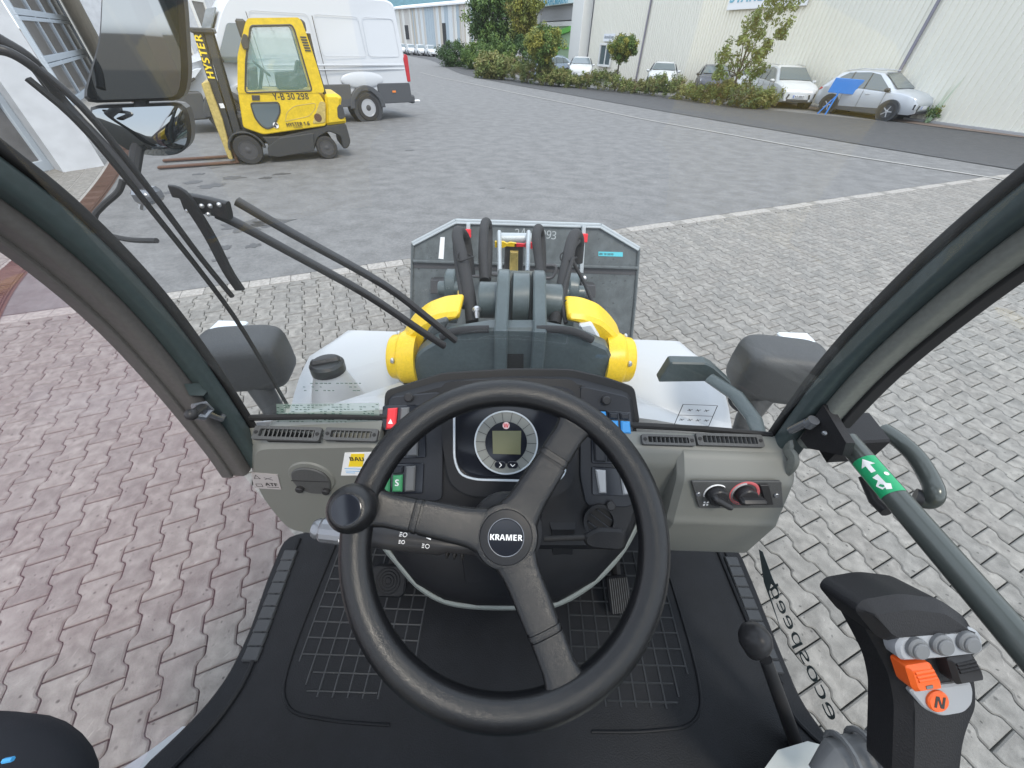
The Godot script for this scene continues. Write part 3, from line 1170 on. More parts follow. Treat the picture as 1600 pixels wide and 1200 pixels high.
# ---------------------------------------------------------------- plants
func leaf_cloud(clumps, per: int, size: float, cols, sd: int, flat := 0.0) -> ArrayMesh:
	# clumps: [centre, radius]; many small folded leaves in each clump
	var r := RandomNumberGenerator.new()
	r.seed = sd
	var vs := PackedVector3Array()
	var ns := PackedVector3Array()
	var cs := PackedColorArray()
	for c in clumps:
		var tone: Color = cols[r.randi() % cols.size()]
		for k in per:
			var d = Vector3(r.randfn(), r.randfn(), r.randfn()).normalized()
			var p = c[0] + d * c[1] * pow(r.randf(), 0.45)
			var n = (d * 0.6 + Vector3(r.randfn(), r.randfn() + 0.5, r.randfn()) * 0.6).normalized()
			var a = n.cross(Vector3(r.randfn(), r.randfn(), r.randfn())).normalized()
			var b = n.cross(a)
			var s = size * r.randf_range(0.6, 1.25)
			var t = tone * r.randf_range(0.8, 1.2)
			t.a = 1.0
			var q = [p - a * s, p - b * s * 0.42 + n * s * 0.12, p + a * s, p + b * s * 0.42 + n * s * 0.12]
			for i in [0, 2, 1, 0, 3, 2]:
				vs.append(q[i]); ns.append(n); cs.append(t)
	var arr = []
	arr.resize(Mesh.ARRAY_MAX)
	arr[Mesh.ARRAY_VERTEX] = vs
	arr[Mesh.ARRAY_NORMAL] = ns
	arr[Mesh.ARRAY_COLOR] = cs
	var m := ArrayMesh.new()
	m.add_surface_from_arrays(Mesh.PRIMITIVE_TRIANGLES, arr)
	return m

func clump_ball(c: Vector3, rad: Vector3, n: int, cr: float, sd: int, hollow := 0.5):
	var r := RandomNumberGenerator.new()
	r.seed = sd
	var out = []
	for i in n:
		var d = Vector3(r.randfn(), r.randfn(), r.randfn()).normalized()
		var q = d * lerpf(hollow, 1.0, pow(r.randf(), 0.6)) * r.randf_range(0.85, 1.08)
		out.append([c + Vector3(q.x * rad.x, q.y * rad.y, q.z * rad.z), cr * r.randf_range(0.6, 1.3)])
	return out

func tree(called: String, label: String, at: Vector3, trunk_h: float, trunk_r: float, clumps, per: int, leaf: float, cols, m: String, sd: int):
	var t = thing(called, label, "tree", Transform3D(Basis(), at))
	var b := MB.new()
	var r := RandomNumberGenerator.new()
	r.seed = sd
	b.tube([Vector3(0, -0.1, 0), Vector3(0.02, trunk_h * 0.5, 0.01), Vector3(-0.02, trunk_h, 0)], [trunk_r * 1.25, trunk_r, trunk_r * 0.8], 9)
	put("trunk", b, "bark", t)
	var lb := MB.new()
	for k in mini(14, clumps.size()):
		var c = clumps[(k * 5) % clumps.size()][0]
		var s = Vector3(0, trunk_h * r.randf_range(0.75, 0.98), 0)
		lb.tube([s, s.lerp(c, 0.5) + Vector3(0, 0.1 * trunk_h, 0) * r.randf(), c], [trunk_r * 0.45, trunk_r * 0.28, trunk_r * 0.1], 6)
	put("limbs", lb, "bark", t)
	put("crown", leaf_cloud(clumps, per, leaf, cols, sd), m, t)
	return t

func greenery():
	var mid = [L(0.10, 0.17, 0.035), L(0.075, 0.14, 0.03), L(0.13, 0.20, 0.04)]
	var dark = [L(0.045, 0.095, 0.025), L(0.06, 0.12, 0.03), L(0.035, 0.075, 0.02)]
	var yellow = [L(0.26, 0.25, 0.04), L(0.20, 0.22, 0.04), L(0.16, 0.19, 0.04)]
	var olive = [L(0.15, 0.19, 0.05), L(0.20, 0.21, 0.065), L(0.12, 0.16, 0.04), L(0.19, 0.18, 0.06)]
	var maple = [L(0.12, 0.18, 0.04), L(0.17, 0.22, 0.06), L(0.085, 0.14, 0.035)]
	# hedge planting along the road: shrubs that grow into each other
	var r := RandomNumberGenerator.new()
	r.seed = 12
	var front = curve3([on_ground(-2.6, 38.5), on_ground(0.2, 34.6), on_ground(1.8, 32.9), on_ground(4.0, 31.9), on_ground(7.2, 29.0), on_ground(9.8, 25.3), on_ground(11.8, 23.1)], 14)
	var cl = []
	var cl2 = []
	for i in front.size():
		var d = (front[mini(i + 1, front.size() - 1)] - front[maxi(i - 1, 0)]).normalized()
		var away = Vector3(d.z, 0, -d.x)
		if away.z > 0: away = -away
		for k in 16:
			var p = front[i] + d * r.randf_range(-0.25, 0.25) + away * r.randf_range(0.1, 1.7)
			var hh = 0.72 + 0.22 * sin(i * 0.45) + (0.45 if i < 24 else 0.0) + r.randf_range(-0.12, 0.18)
			p.y += hh * sqrt(r.randf()) * 0.95
			(cl if r.randf() < 0.94 else cl2).append([p, 0.17])
	var hg = thing("hedge", "low unkempt green hedge along the edge of the road", "hedge")
	var hm = put("foliage", leaf_cloud(cl, 44, 0.06, olive, 61), "leaf_mid", hg)
	put("dry_twigs", leaf_cloud(cl2, 20, 0.05, [L(0.17, 0.10, 0.055), L(0.13, 0.09, 0.05)], 62), "leaf_dry", hg)
	# shrub of mixed green and purple at the end of the hedge
	var sh = thing("shrub", "bushy shrub with purplish tips beside the white car", "shrub", Transform3D(Basis(), on_ground(11.3, 23.9)))
	put("foliage", leaf_cloud(clump_ball(Vector3(0, 0.55, 0), Vector3(0.95, 0.55, 0.7), 60, 0.2, 71, 0.3), 34, 0.05, [L(0.075, 0.12, 0.045), L(0.11, 0.10, 0.06), L(0.09, 0.13, 0.05)], 72), "leaf_mid", sh)
	# bigger bushes farther along
	for q in [[-8.0, 57.0, 1.8, 1.45, dark, "round dark bush at the bend of the road", 81], [-5.0, 53.0, 1.7, 1.4, mid, "light green bush beside the round dark bush", 82], [-2.6, 49.0, 2.2, 1.7, mid, "broad leafy bush under the large tree", 83], [0.2, 50.0, 2.2, 1.7, dark, "dark bush behind the ball-headed trees", 84], [-2.4, 38.0, 1.4, 1.0, olive, "reddish green shrub at the far end of the hedge", 85]]:
		var s = thing("bush", q[5], "bush", Transform3D(Basis(), on_ground(q[0], q[1])), "bushes by the road bend")
		put("foliage", leaf_cloud(clump_ball(Vector3(0, q[3] * 0.75, 0), Vector3(q[2], q[3] * 0.85, q[2]), 90, 0.38, q[6], 0.45), 60, 0.11, q[4], q[6]), "leaf_mid", s)
	# large trees
	tree("leafy_tree", "large dense dark green tree in front of the striped shed", on_ground(-2.7, 60.0), 2.4, 0.2, clump_ball(Vector3(0, 4.6, 0), Vector3(3.9, 4.4, 3.2), 300, 0.8, 91, 0.4), 85, 0.17, dark + mid, "leaf_dark", 92)
	tree("leafy_tree", "slim yellow-green tree beside the large dark tree", on_ground(0.0, 52.0), 2.6, 0.12, clump_ball(Vector3(0, 5.0, 0), Vector3(1.8, 3.0, 1.6), 150, 0.5, 93, 0.3), 70, 0.13, yellow + [L(0.18, 0.16, 0.04)], "leaf_yellow", 94)
	tree("leafy_tree", "dark tree standing next to the pier of the hall gate", on_ground(1.6, 62.0), 2.0, 0.15, clump_ball(Vector3(0, 3.9, 0), Vector3(1.8, 3.8, 1.6), 120, 0.6, 95, 0.3), 70, 0.14, dark, "leaf_dark", 96)
	# ball-headed trees in the hedge
	tree("ball_headed_tree", "larger ball-headed yellow-green tree in front of the gate", on_ground(1.35, 34.0), 1.35, 0.07, clump_ball(Vector3(0, 2.15, 0), Vector3(1.32, 0.98, 1.2), 150, 0.28, 97, 0.35), 80, 0.075, yellow + mid, "leaf_yellow", 98)
	tree("ball_headed_tree", "smaller ball-headed tree on a thin stem before the hall window", on_ground(6.15, 31.6), 1.75, 0.05, clump_ball(Vector3(0.1, 2.15, 0), Vector3(0.92, 0.62, 0.9), 90, 0.22, 99, 0.3), 80, 0.07, yellow + mid, "leaf_yellow", 100)
	# open young maple with gaps between its branches
	var mc = []
	var rm := RandomNumberGenerator.new()
	rm.seed = 33
	for q in [[-0.9, 1.9, 0.55], [-0.5, 2.5, 0.6], [0.0, 1.7, 0.55], [0.55, 2.1, 0.5], [1.05, 2.45, 0.35], [0.35, 3.0, 0.6], [-0.2, 3.3, 0.5], [0.8, 3.4, 0.55], [0.5, 4.0, 0.6], [1.1, 4.1, 0.5], [0.7, 4.7, 0.55], [1.45, 2.85, 0.25], [-0.95, 1.4, 0.35], [0.85, 1.45, 0.35], [0.2, 4.6, 0.4], [0.9, 5.4, 0.5]]:
		for k in 9:
			mc.append([Vector3(q[0], q[1], 0) + Vector3(rm.randfn(), rm.randfn() * 0.8, rm.randfn()) * q[2] * 0.55, 0.22])
	tree("maple_tree", "young open-crowned maple rising from the hedge before the hall", on_ground(11.0, 25.0), 1.5, 0.06, mc, 42, 0.085, maple, "leaf_maple", 101)
	# tall weed at the wall behind the silver car
	var wd = thing("weed", "tall green weed leaning against the hall beside the silver car", "plant", Transform3D(Basis(), on_ground(17.9, 20.35)))
	var wb := MB.new()
	for k in 9:
		var e = Vector3(0.06 * k - 0.2, 0.5 + 0.14 * k if k > 4 else 0.35 + 0.1 * k, 0.1 * sin(k))
		wb.tube([Vector3(0.02 * k - 0.08, 0, 0), e * 0.55, e], [0.012, 0.009, 0.003], 5)
	put("stems", wb, "leaf_stem" if M.has("leaf_stem") else "sheet_green", wd)
	put("leaves", leaf_cloud(clump_ball(Vector3(0.05, 0.42, 0), Vector3(0.3, 0.42, 0.25), 22, 0.14, 111, 0.1), 20, 0.055, yellow + mid, 112), "leaf_mid", wd)

# ---------------------------------------------------------------- wheels shared by the road vehicles
func wheel_unit(parent: Node3D, c: Vector3, r: float, w: float, rim: String, spokes: int, out_z: float):
	# axle along local z; out_z is the side that shows
	var b := MB.new()
	var xf = Transform3D(Basis(Vector3.RIGHT, PI / 2 * out_z), c)
	b.lathe([Vector2(r * 0.62, -w / 2), Vector2(r * 0.9, -w / 2), Vector2(r, -w * 0.36), Vector2(r, w * 0.36), Vector2(r * 0.93, w / 2), Vector2(r * 0.66, w * 0.5), Vector2(r * 0.62, w * 0.42)], xf, 36)
	var t = put("wheel", b, "tyre", parent)
	b = MB.new()
	b.lathe([Vector2(r * 0.66, w * 0.44), Vector2(r * 0.65, w * 0.50), Vector2(r * 0.60, w * 0.50), Vector2(r * 0.56, w * 0.30), Vector2(r * 0.2, w * 0.30)], xf, 36)
	put("rim", b, rim if spokes == 0 else "rim_dark", t)
	b = MB.new()
	if spokes > 0:
		for k in spokes:
			b.T = xf * Transform3D(Basis(Vector3.UP, TAU * k / spokes), Vector3.ZERO)
			b.box(Vector3(r * 0.36, w * 0.42, 0), Vector3(r * 0.56, w * 0.12, r * 0.13), 0.008)
		b.T = Transform3D.IDENTITY
		b.lathe([Vector2(r * 0.18, w * 0.3), Vector2(r * 0.18, w * 0.48), Vector2(r * 0.12, w * 0.5)], xf, 18)
		put("spokes", b, rim, t)
	else:
		b.lathe([Vector2(r * 0.24, w * 0.3), Vector2(r * 0.22, w * 0.46), Vector2(r * 0.1, w * 0.5)], xf, 18)
		for k in 8:
			var a = TAU * k / 8
			b.lathe([Vector2(0.018, w * 0.3), Vector2(0.018, w * 0.37)], xf * Transform3D(Basis(), Vector3(cos(a), 0, sin(a)) * r * 0.4), 6)
		put("hub", b, "rim_dark", t)
	return t

# ---------------------------------------------------------------- white delivery van
func van():
	var T: Transform3D = Transform3D(Vector3(0.76605, 0.00000, -0.64278), Vector3(0.00000, 1.00000, -0.00000), Vector3(0.64278, 0.00000, 0.76605), Vector3(-8.35500, 0.00000, -11.27200))  # x from nose to tail, z towards us
	var n = thing("delivery_van", "white high-roof delivery van parked behind the yellow forklift", "van", T)
	var W = 2.0
	# body skin from the side outline, tumbled in towards the roof
	var prof = [Vector2(0.02, 0.45), Vector2(0.0, 0.75), Vector2(0.06, 1.05), Vector2(0.25, 1.32), Vector2(0.75, 1.46), Vector2(1.0, 1.55), Vector2(1.55, 2.32), Vector2(1.85, 2.62), Vector2(2.2, 2.74), Vector2(5.9, 2.80), Vector2(6.14, 2.72), Vector2(6.2, 1.4), Vector2(6.24, 0.5), Vector2(6.2, 0.42), Vector2(0.1, 0.42)]
	var p = soft(prof, 0.16, 4)
	var b := MB.new()
	var rings = []
	for s in [[-W, 0.12], [-W + 0.1, 0.03], [-W * 0.72, 0.0], [-W * 0.28, 0.0], [-0.1, 0.03], [0.0, 0.12]]:
		var ring = []
		for q in p:
			var c = Vector2(3.1, 1.5)
			var k = 1.0 - s[1] * 0.35
			var lean = 0.0
			if q.y > 1.35: lean = (q.y - 1.35) * 0.11
			var nose = clampf(0.9 - q.x, 0.0, 0.9)
			var z = s[0]
			z = lerpf(z, -W / 2, (lean + nose * nose * 0.25) / (W / 2))
			ring.append(Vector3(c.x + (q.x - c.x) * (1.0 - s[1] * 0.16), c.y + (q.y - c.y) * k, z))
		rings.append(ring)
	b.loft(rings, true)
	put("body", b, "van_white", n, 30)
	# dark lower cladding
	b = MB.new()
	b.prism(soft([Vector2(5.1, 0.43), Vector2(6.22, 0.43), Vector2(6.2, 0.93), Vector2(5.12, 0.93)], 0.05), -0.06, 0.03, 0.015)
	put("cladding", b, "bumper_grey", n)
	b = MB.new()
	b.prism(soft([Vector2(1.35, 0.40), Vector2(4.2, 0.40), Vector2(4.28, 0.93), Vector2(1.3, 0.93)], 0.05), -0.06, 0.03, 0.015)
	put("cladding", b, "bumper_grey", n)
	b = MB.new()
	b.prism(soft([Vector2(-0.12, 0.3), Vector2(0.45, 0.3), Vector2(0.5, 0.86), Vector2(-0.06, 0.86)], 0.08), -1.9, 0.03, 0.03)
	put("bumper", b, "bumper_grey", n)
	b = MB.new()
	b.box(Vector3(6.28, 0.5, -1.0), Vector3(0.16, 0.22, 1.96), 0.04)
	put("rear_bumper", b, "bumper_grey", n)
	b = MB.new()
	b.box(Vector3(6.42, 0.45, -0.1), Vector3(0.24, 0.05, 0.12), 0.015)
	put("rear_step", b, "paper", n)
	# wheel arches with pressed flares
	for cx in [4.7, 0.92]:
		b = MB.new()
		var arch = []
		for k in 19: arch.append(Vector2(cx + 0.56 * cos(PI * k / 18), 0.34 + 0.56 * sin(PI * k / 18)))
		for k in 19: arch.append(Vector2(cx - 0.42 * cos(PI * k / 18), 0.34 + 0.42 * sin(PI * k / 18)))
		b.prism(arch, -0.03, 0.05, 0.02)
		var ar = put("wheel_arch", b, "bumper_grey", n)
		b = MB.new()
		b.prism(disc(0.47, 28, Vector2(cx, 0.36)), -0.5, 0.006)
		put("arch_well", b, "trim_black", ar)
		wheel_unit(n, Vector3(cx, 0.345, -0.07), 0.345, 0.2, "rim_silver", 0, 1.0)
	b = MB.new()
	b.ball(Vector3(4.7, 1.02, -0.03), Vector3(0.66, 0.2, 0.06), 24, 12)
	put("arch_flare", b, "van_white", n)
	# pressed panel frames on the cargo side
	for q in [[2.15, 3.6], [3.7, 4.95], [5.02, 6.0]]:
		b = MB.new()
		var o = soft([Vector2(q[0], 1.55), Vector2(q[1], 1.55), Vector2(q[1] - 0.02, 2.38), Vector2(q[0] + 0.02, 2.38)], 0.1, 3)
		var path = []
		for k in o: path.append(Vector3(k.x, k.y, 0.004 - maxf(0, k.y - 1.35) * 0.11))
		b.tube(path, 0.006, 6, true)
		put("panel_pressing", b, "van_white", n)
	b = MB.new()
	b.box(Vector3(4.1, 1.36, 0.0), Vector3(4.0, 0.05, 0.03), 0.012)
	b.box(Vector3(4.1, 1.26, 0.0), Vector3(4.0, 0.03, 0.03), 0.012)
	put("side_rail", b, "van_white", n)
	b = MB.new()
	for x in [2.1, 3.65]: b.box(Vector3(x, 1.4, -0.004), Vector3(0.012, 1.9, 0.02))
	put("door_gap", b, "trim_black", n)
	# cab glass, mirror, lamps
	b = MB.new()
	var gl = []
	for k in soft([Vector2(1.08, 1.42), Vector2(2.0, 1.40), Vector2(2.0, 2.15), Vector2(1.62, 2.15)], 0.06): gl.append(k)
	b.T = Transform3D(Basis(Vector3.RIGHT, -0.11), Vector3(0, 0.0, 0.17))
	b.prism(gl, -0.02, 0.012, 0.006)
	put("side_window", b, "car_glass", n)
	b = MB.new()
	var ws = []
	for i in 7:
		var row = []
		for k in 5:
			var t = k / 4.0
			row.append(Vector3(1.0 + 0.58 * t - 0.03, 1.57 + 0.82 * t, -0.28 - i * 1.44 / 6.0))
		ws.append(row)
	b.slab(ws, Vector3(-0.02, 0.014, 0))
	put("windscreen", b, "car_glass", n)
	b = MB.new()
	b.box(Vector3(1.12, 1.62, 0.16), Vector3(0.16, 0.42, 0.22), 0.05)
	b.box(Vector3(1.2, 1.45, 0.05), Vector3(0.06, 0.06, 0.2), 0.015)
	put("door_mirror", b, "trim_black", n)
	b = MB.new()
	b.prism(soft([Vector2(0.06, 1.02), Vector2(0.12, 0.92), Vector2(0.5, 1.12), Vector2(0.72, 1.3), Vector2(0.6, 1.3), Vector2(0.3, 1.2)], 0.03), -0.35, 0.0, 0.01)
	put("headlight", b, "lamp_clear", n)
	b = MB.new()
	b.prism([Vector2(0.02, 0.86), Vector2(0.12, 0.9), Vector2(0.5, 1.1), Vector2(0.48, 1.14), Vector2(0.1, 0.97)], -0.36, 0.006, 0.004)
	put("headlight_trim", b, "trim_black", n)
	b = MB.new()
	b.prism(soft([Vector2(6.14, 0.95), Vector2(6.25, 0.95), Vector2(6.25, 1.58), Vector2(6.16, 1.62), Vector2(6.1, 1.5)], 0.03), -0.14, 0.02, 0.012)
	put("tail_light", b, "lamp_red", n)
	b = MB.new()
	b.box(Vector3(5.62, 0.72, 0.035), Vector3(0.12, 0.05, 0.02), 0.006)
	put("side_marker", b, "lamp_orange", n)

# ---------------------------------------------------------------- yellow forklift
func forklift():
	var T: Transform3D = Transform3D(Vector3(0.88315, 0.00000, -0.46908), Vector3(0.00000, 1.00000, -0.00000), Vector3(0.46908, 0.00000, 0.88315), Vector3(-5.38400, 0.00000, -8.38800))  # x from mast to counterweight, y up, z towards us
	var f = thing("forklift", "yellow forklift truck with closed cab and black mast in the yard", "forklift", T)
	var W = 1.05
	var b := MB.new()
	# chassis
	b.prism(soft([Vector2(0.3566, 0.4602), Vector2(0.7128, 0.4431), Vector2(1.594, 0.589), Vector2(1.989, 0.6179), Vector2(2.008, 0.2882), Vector2(1.926, 0.1751), Vector2(1.817, 0.1578), Vector2(1.827, 0.3895), Vector2(1.627, 0.4887), Vector2(1.374, 0.389), Vector2(1.245, 0.1686), Vector2(0.544, 0.09831), Vector2(0.3731, 0.1096), Vector2(0.4339, 0.3057)], 0.05), -W + 0.06, -0.06, 0.02)
	put("chassis", b, "mast_black", f)
	b = MB.new()
	b.prism(soft([Vector2(0.4037, 0.2855), Vector2(0.66, 0.4241), Vector2(1.317, 0.4803), Vector2(1.245, 0.1686), Vector2(0.544, 0.09831), Vector2(0.3699, 0.1323)], 0.03), -0.06, -0.02, 0.01)
	put("step_plate", b, "mast_black", f)
	# yellow body and counterweight
	b = MB.new()
	b.prism(soft([Vector2(0.2522, 1.192), Vector2(0.1124, 0.6162), Vector2(0.4122, 0.4893), Vector2(1.594, 0.589), Vector2(1.688, 0.9561), Vector2(1.604, 1.148), Vector2(0.2916, 1.164)], 0.05), -W + 0.03, -0.03, 0.015)
	put("body", b, "lift_yellow", f)
	b = MB.new()
	b.prism(soft([Vector2(1.709, 1.107), Vector2(1.958, 1.104), Vector2(2.027, 1.042), Vector2(1.966, 0.9085), Vector2(2.009, 0.6939), Vector2(2.002, 0.6174), Vector2(1.594, 0.589), Vector2(1.694, 0.9764)], 0.06), -W + 0.03, -0.03, 0.05)
	var cw = put("counterweight", b, "lift_yellow", f)
	b = MB.new()
	b.prism(soft([Vector2(1.887, 0.8895), Vector2(1.95, 0.9402), Vector2(2.003, 0.9077), Vector2(2.002, 0.7158), Vector2(1.907, 0.6864), Vector2(1.853, 0.7206)], 0.03), -W - 0.0, -0.015, 0.01)
	put("vent_recess", b, "trim_black", cw)
	b = MB.new()
	b.prism(soft([Vector2(1.594, 0.9987), Vector2(1.694, 0.9764), Vector2(1.597, 0.6431), Vector2(1.339, 0.6311), Vector2(1.468, 0.8169)], 0.05), -0.03, -0.018, 0.006)
	put("side_cover", b, "faded_yellow", f)
	b = MB.new()
	var hp: Vector2 = Vector2(1.478, 0.7327)
	b.prism(disc(0.07, 20, hp), -0.03, -0.010, 0.006)
	put("filler_ring", b, "rusty_steel", f)
	# cab frame: a ring of yellow with the window hole in it, both sides
	var outer = soft([Vector2(0.7066, 2.046), Vector2(0.7833, 2.143), Vector2(1.591, 2.182), Vector2(1.63, 2.143), Vector2(1.656, 1.995), Vector2(1.708, 1.492), Vector2(1.726, 1.127), Vector2(0.2297, 1.137), Vector2(0.4463, 1.666)], 0.06, 3)
	var hole = soft([Vector2(0.7847, 2.025), Vector2(0.8235, 2.05), Vector2(1.453, 2.08), Vector2(1.476, 2.023), Vector2(1.503, 1.159), Vector2(0.3556, 1.144), Vector2(0.5439, 1.591)], 0.05, 3)
	for z in [-0.09, -W + 0.02]:
		b = MB.new()
		ring_prism(b, outer, hole, z, z + 0.07)
		var fr = put("cab_frame", b, "lift_yellow", f)
		b = MB.new()
		b.prism(hole, z + 0.03, z + 0.036)
		put("pane", b, "tint_pane", fr)
		b = MB.new()
		var path = []
		for k in hole: path.append(Vector3(k.x, k.y, z + 0.068))
		b.tube(path, 0.014, 6, true)
		put("window_seal", b, "trim_black", fr)
	var rear_top: Vector2 = Vector2(1.609, 2.175)
	var front_top: Vector2 = Vector2(0.764, 2.142)
	b = MB.new()
	b.box(Vector3((rear_top.x + front_top.x) / 2, front_top.y - 0.03, -W / 2), Vector3(rear_top.x - front_top.x - 0.1, 0.06, W - 0.2), 0.02)
	put("roof", b, "lift_yellow", f)
	b = MB.new()
	b.box(Vector3(front_top.x - 0.1, front_top.y - 0.14, -0.16), Vector3(0.16, 0.26, 0.16), 0.03)
	put("work_light", b, "trim_black", f)
	b = MB.new()
	b.box(Vector3(front_top.x - 0.1, front_top.y - 0.14, -W + 0.2), Vector3(0.16, 0.26, 0.16), 0.03)
	put("work_light", b, "trim_black", f)
	b = MB.new()
	b.prism(soft([Vector2(0.6484, 1.949), Vector2(0.7071, 1.927), Vector2(0.6679, 1.753), Vector2(0.572, 1.735), Vector2(0.5632, 1.834)], 0.03), -0.02, 0.05, 0.01)
	put("mirror", b, "trim_black", f)
	b = MB.new()
	b.prism(soft([Vector2(1.62, 2.175), Vector2(1.688, 2.129), Vector2(1.677, 1.996), Vector2(1.602, 1.993), Vector2(1.577, 2.076)], 0.03), -W + 0.1, -0.04, 0.02)
	put("rear_light", b, "trim_black", f)
	b = MB.new()
	b.tube([pw(Transform3D.IDENTITY, Vector2(1.704, 1.98), -0.16), pw(Transform3D.IDENTITY, Vector2(1.694, 1.557), -0.16), pw(Transform3D.IDENTITY, Vector2(1.729, 1.097), -0.16)], 0.035, 10)
	put("exhaust_pipe", b, "mast_black", f)
	b = MB.new()
	for k in 6:
		var t = k / 6.0
		var q: Vector2 = Vector2(1.57, 1.925)
		var q2: Vector2 = Vector2(1.597, 1.709)
		var c = q.lerp(q2, t)
		b.box(Vector3(c.x + 0.02, c.y, -0.016), Vector3(0.1, 0.022, 0.02), 0.004)
	put("vent_slots", b, "trim_black", f)
	# lower dark window in the door, handle and door outline
	b = MB.new()
	b.prism(soft([Vector2(0.3854, 0.9833), Vector2(0.8481, 0.9835), Vector2(0.821, 0.845), Vector2(0.6307, 0.6265), Vector2(0.5165, 0.5895), Vector2(0.4375, 0.6443), Vector2(0.376, 0.768)], 0.05), -0.03, -0.02, 0.004)
	var lw = put("lower_window", b, "car_glass", f)
	b = MB.new()
	var path = []
	for k in soft([Vector2(0.3787, 0.9931), Vector2(0.8625, 0.993), Vector2(0.8321, 0.8447), Vector2(0.638, 0.6158), Vector2(0.5127, 0.5792), Vector2(0.4228, 0.6346), Vector2(0.3654, 0.7684)], 0.05): path.append(Vector3(k.x, k.y, -0.022))
	b.tube(path, 0.012, 6, true)
	put("window_seal", b, "trim_black", lw)
	b = MB.new()
	b.prism([Vector2(0.4439, 1.106), Vector2(0.5797, 1.104), Vector2(0.5508, 1.028), Vector2(0.4249, 1.03)], -0.03, -0.012, 0.006)
	put("door_handle", b, "trim_black", f)
	b = MB.new()
	path = []
	for k in soft([Vector2(0.8681, 0.6903), Vector2(0.9397, 0.8316), Vector2(1.109, 0.9282), Vector2(1.515, 0.9698), Vector2(1.457, 0.8586), Vector2(1.32, 0.7587), Vector2(0.8681, 0.6903)], 0.06): path.append(Vector3(k.x, k.y, -0.03))
	b.tube(path, 0.006, 5, true)
	put("panel_groove", b, "faded_yellow", f)
	b = MB.new()
	b.prism(disc(0.05, 20, Vector2(0.6787, 0.635)), -0.03, -0.015)
	var bd = put("round_sticker", b, "ink_white", f)
	b = MB.new()
	var bc: Vector2 = Vector2(0.6787, 0.635)
	b.prism([bc, bc + Vector2(0.045, 0), bc + Vector2(0.032, 0.032), bc + Vector2(0, 0.045)], -0.015, -0.013)
	b.prism([bc, bc - Vector2(0.045, 0), bc - Vector2(0.032, 0.032), bc - Vector2(0, 0.045)], -0.015, -0.013)
	put("sticker_quarters", b, "ink_black", bd)
	var tp: Vector2 = Vector2(1.08, 1.077)
	text("Y-B 30 298", 0.105, "ink_black", Transform3D(Basis(), Vector3(tp.x + 0.02, tp.y, -0.028)), f, true, "registration", 0.88, 0.003)
	tp = Vector2(1.079, 0.6303)
	text("HYSTER 1.6", 0.06, "ink_black", Transform3D(Basis(Vector3.BACK, 0.03), Vector3(tp.x, tp.y + 0.01, -0.016)), f, true, "lettering", 1.0, 0.003)
	tp = Vector2(1.065, 0.5883)
	text("FORTENS", 0.028, "ink_black", Transform3D(Basis(Vector3.BACK, 0.03), Vector3(tp.x, tp.y, -0.016)), f, false, "lettering", 1.0, 0.003)
	# inside: seat, wheel, console
	b = MB.new()
	b.prism(soft([Vector2(1.393, 1.582), Vector2(1.45, 1.591), Vector2(1.447, 1.199), Vector2(1.299, 1.162), Vector2(1.279, 1.371)], 0.05), -0.75, -0.3, 0.04)
	b.prism(soft([Vector2(0.9464, 1.407), Vector2(1.363, 1.426), Vector2(1.321, 1.161), Vector2(0.9025, 1.166)], 0.05), -0.75, -0.3, 0.04)
	put("seat", b, "trim_black", f)
	b = MB.new()
	var sc: Vector2 = Vector2(0.7502, 1.443)
	b.tube([Vector3(sc.x - 0.25, sc.y - 0.5, -0.52), Vector3(sc.x, sc.y, -0.52)], 0.03, 8)
	var ringp = []
	for k in 20:
		var a = TAU * k / 20
		ringp.append(Vector3(sc.x + 0.17 * cos(a) * 0.6, sc.y + 0.02 + 0.17 * cos(a) * -0.6, -0.52 + 0.17 * sin(a)))
	b.tube(ringp, 0.018, 6, true)
	b.prism(soft([Vector2(0.5119, 1.46), Vector2(0.6882, 1.496), Vector2(0.5908, 1.188), Vector2(0.3937, 1.162)], 0.04), -0.8, -0.3, 0.03)
	put("steering_column", b, "trim_black", f)
	# mast, carriage and forks
	var top_f: Vector2 = Vector2(-0.09442, 1.997)
	var top_r: Vector2 = Vector2(0.1763, 1.982)
	var bot: Vector2 = Vector2(-0.2466, 0.1068)
	for z in [-0.28, -0.86]:
		b = MB.new()
		b.prism([top_f, top_f + Vector2(0.13, 0.0), bot + Vector2(0.1, 0.0), bot + Vector2(-0.04, 0)], z, z + 0.1, 0.008)
		put("mast_rail", b, "mast_black", f)
		b = MB.new()
		b.prism([top_r + Vector2(-0.12, 0), top_r, bot + Vector2(0.27, 0.28), bot + Vector2(0.14, 0.28)], z + 0.01, z + 0.09, 0.008)
		put("mast_rail", b, "mast_black", f)
	b = MB.new()
	b.box(Vector3((top_f.x + top_r.x) / 2, top_f.y - 0.03, -0.5), Vector3(0.34, 0.07, 0.72), 0.015)
	put("mast_crosshead", b, "mast_black", f)
	b = MB.new()
	b.tube([Vector3(top_f.x + 0.18, top_f.y - 0.05, -0.5), Vector3(bot.x + 0.1, 0.35, -0.5)], 0.04, 10)
	put("lift_cylinder", b, "steel_bright", f)
	var md = (top_f - bot).normalized()
	var tx = Transform3D(Basis(Vector3(md.x, md.y, 0), Vector3(-md.y, md.x, 0), Vector3.BACK), Vector3(0, 0, -0.17) + Vector3(bot.x + md.x * 1.52 + 0.055, bot.y + md.y * 1.52, 0))
	text("HYSTER", 0.105, "ink_yellow", tx, f, true, "lettering", 1.15, 0.003)
	b = MB.new()
	b.prism(soft([Vector2(-0.2794, 1.277), Vector2(-0.1496, 1.311), Vector2(-0.1625, 1.151), Vector2(-0.1741, 0.7564), Vector2(-0.2723, 0.09754), Vector2(-0.3462, 0.1027), Vector2(-0.3263, 0.6637)], 0.03), -1.0, -0.1, 0.012)
	put("load_backrest", b, "faded_yellow", f)
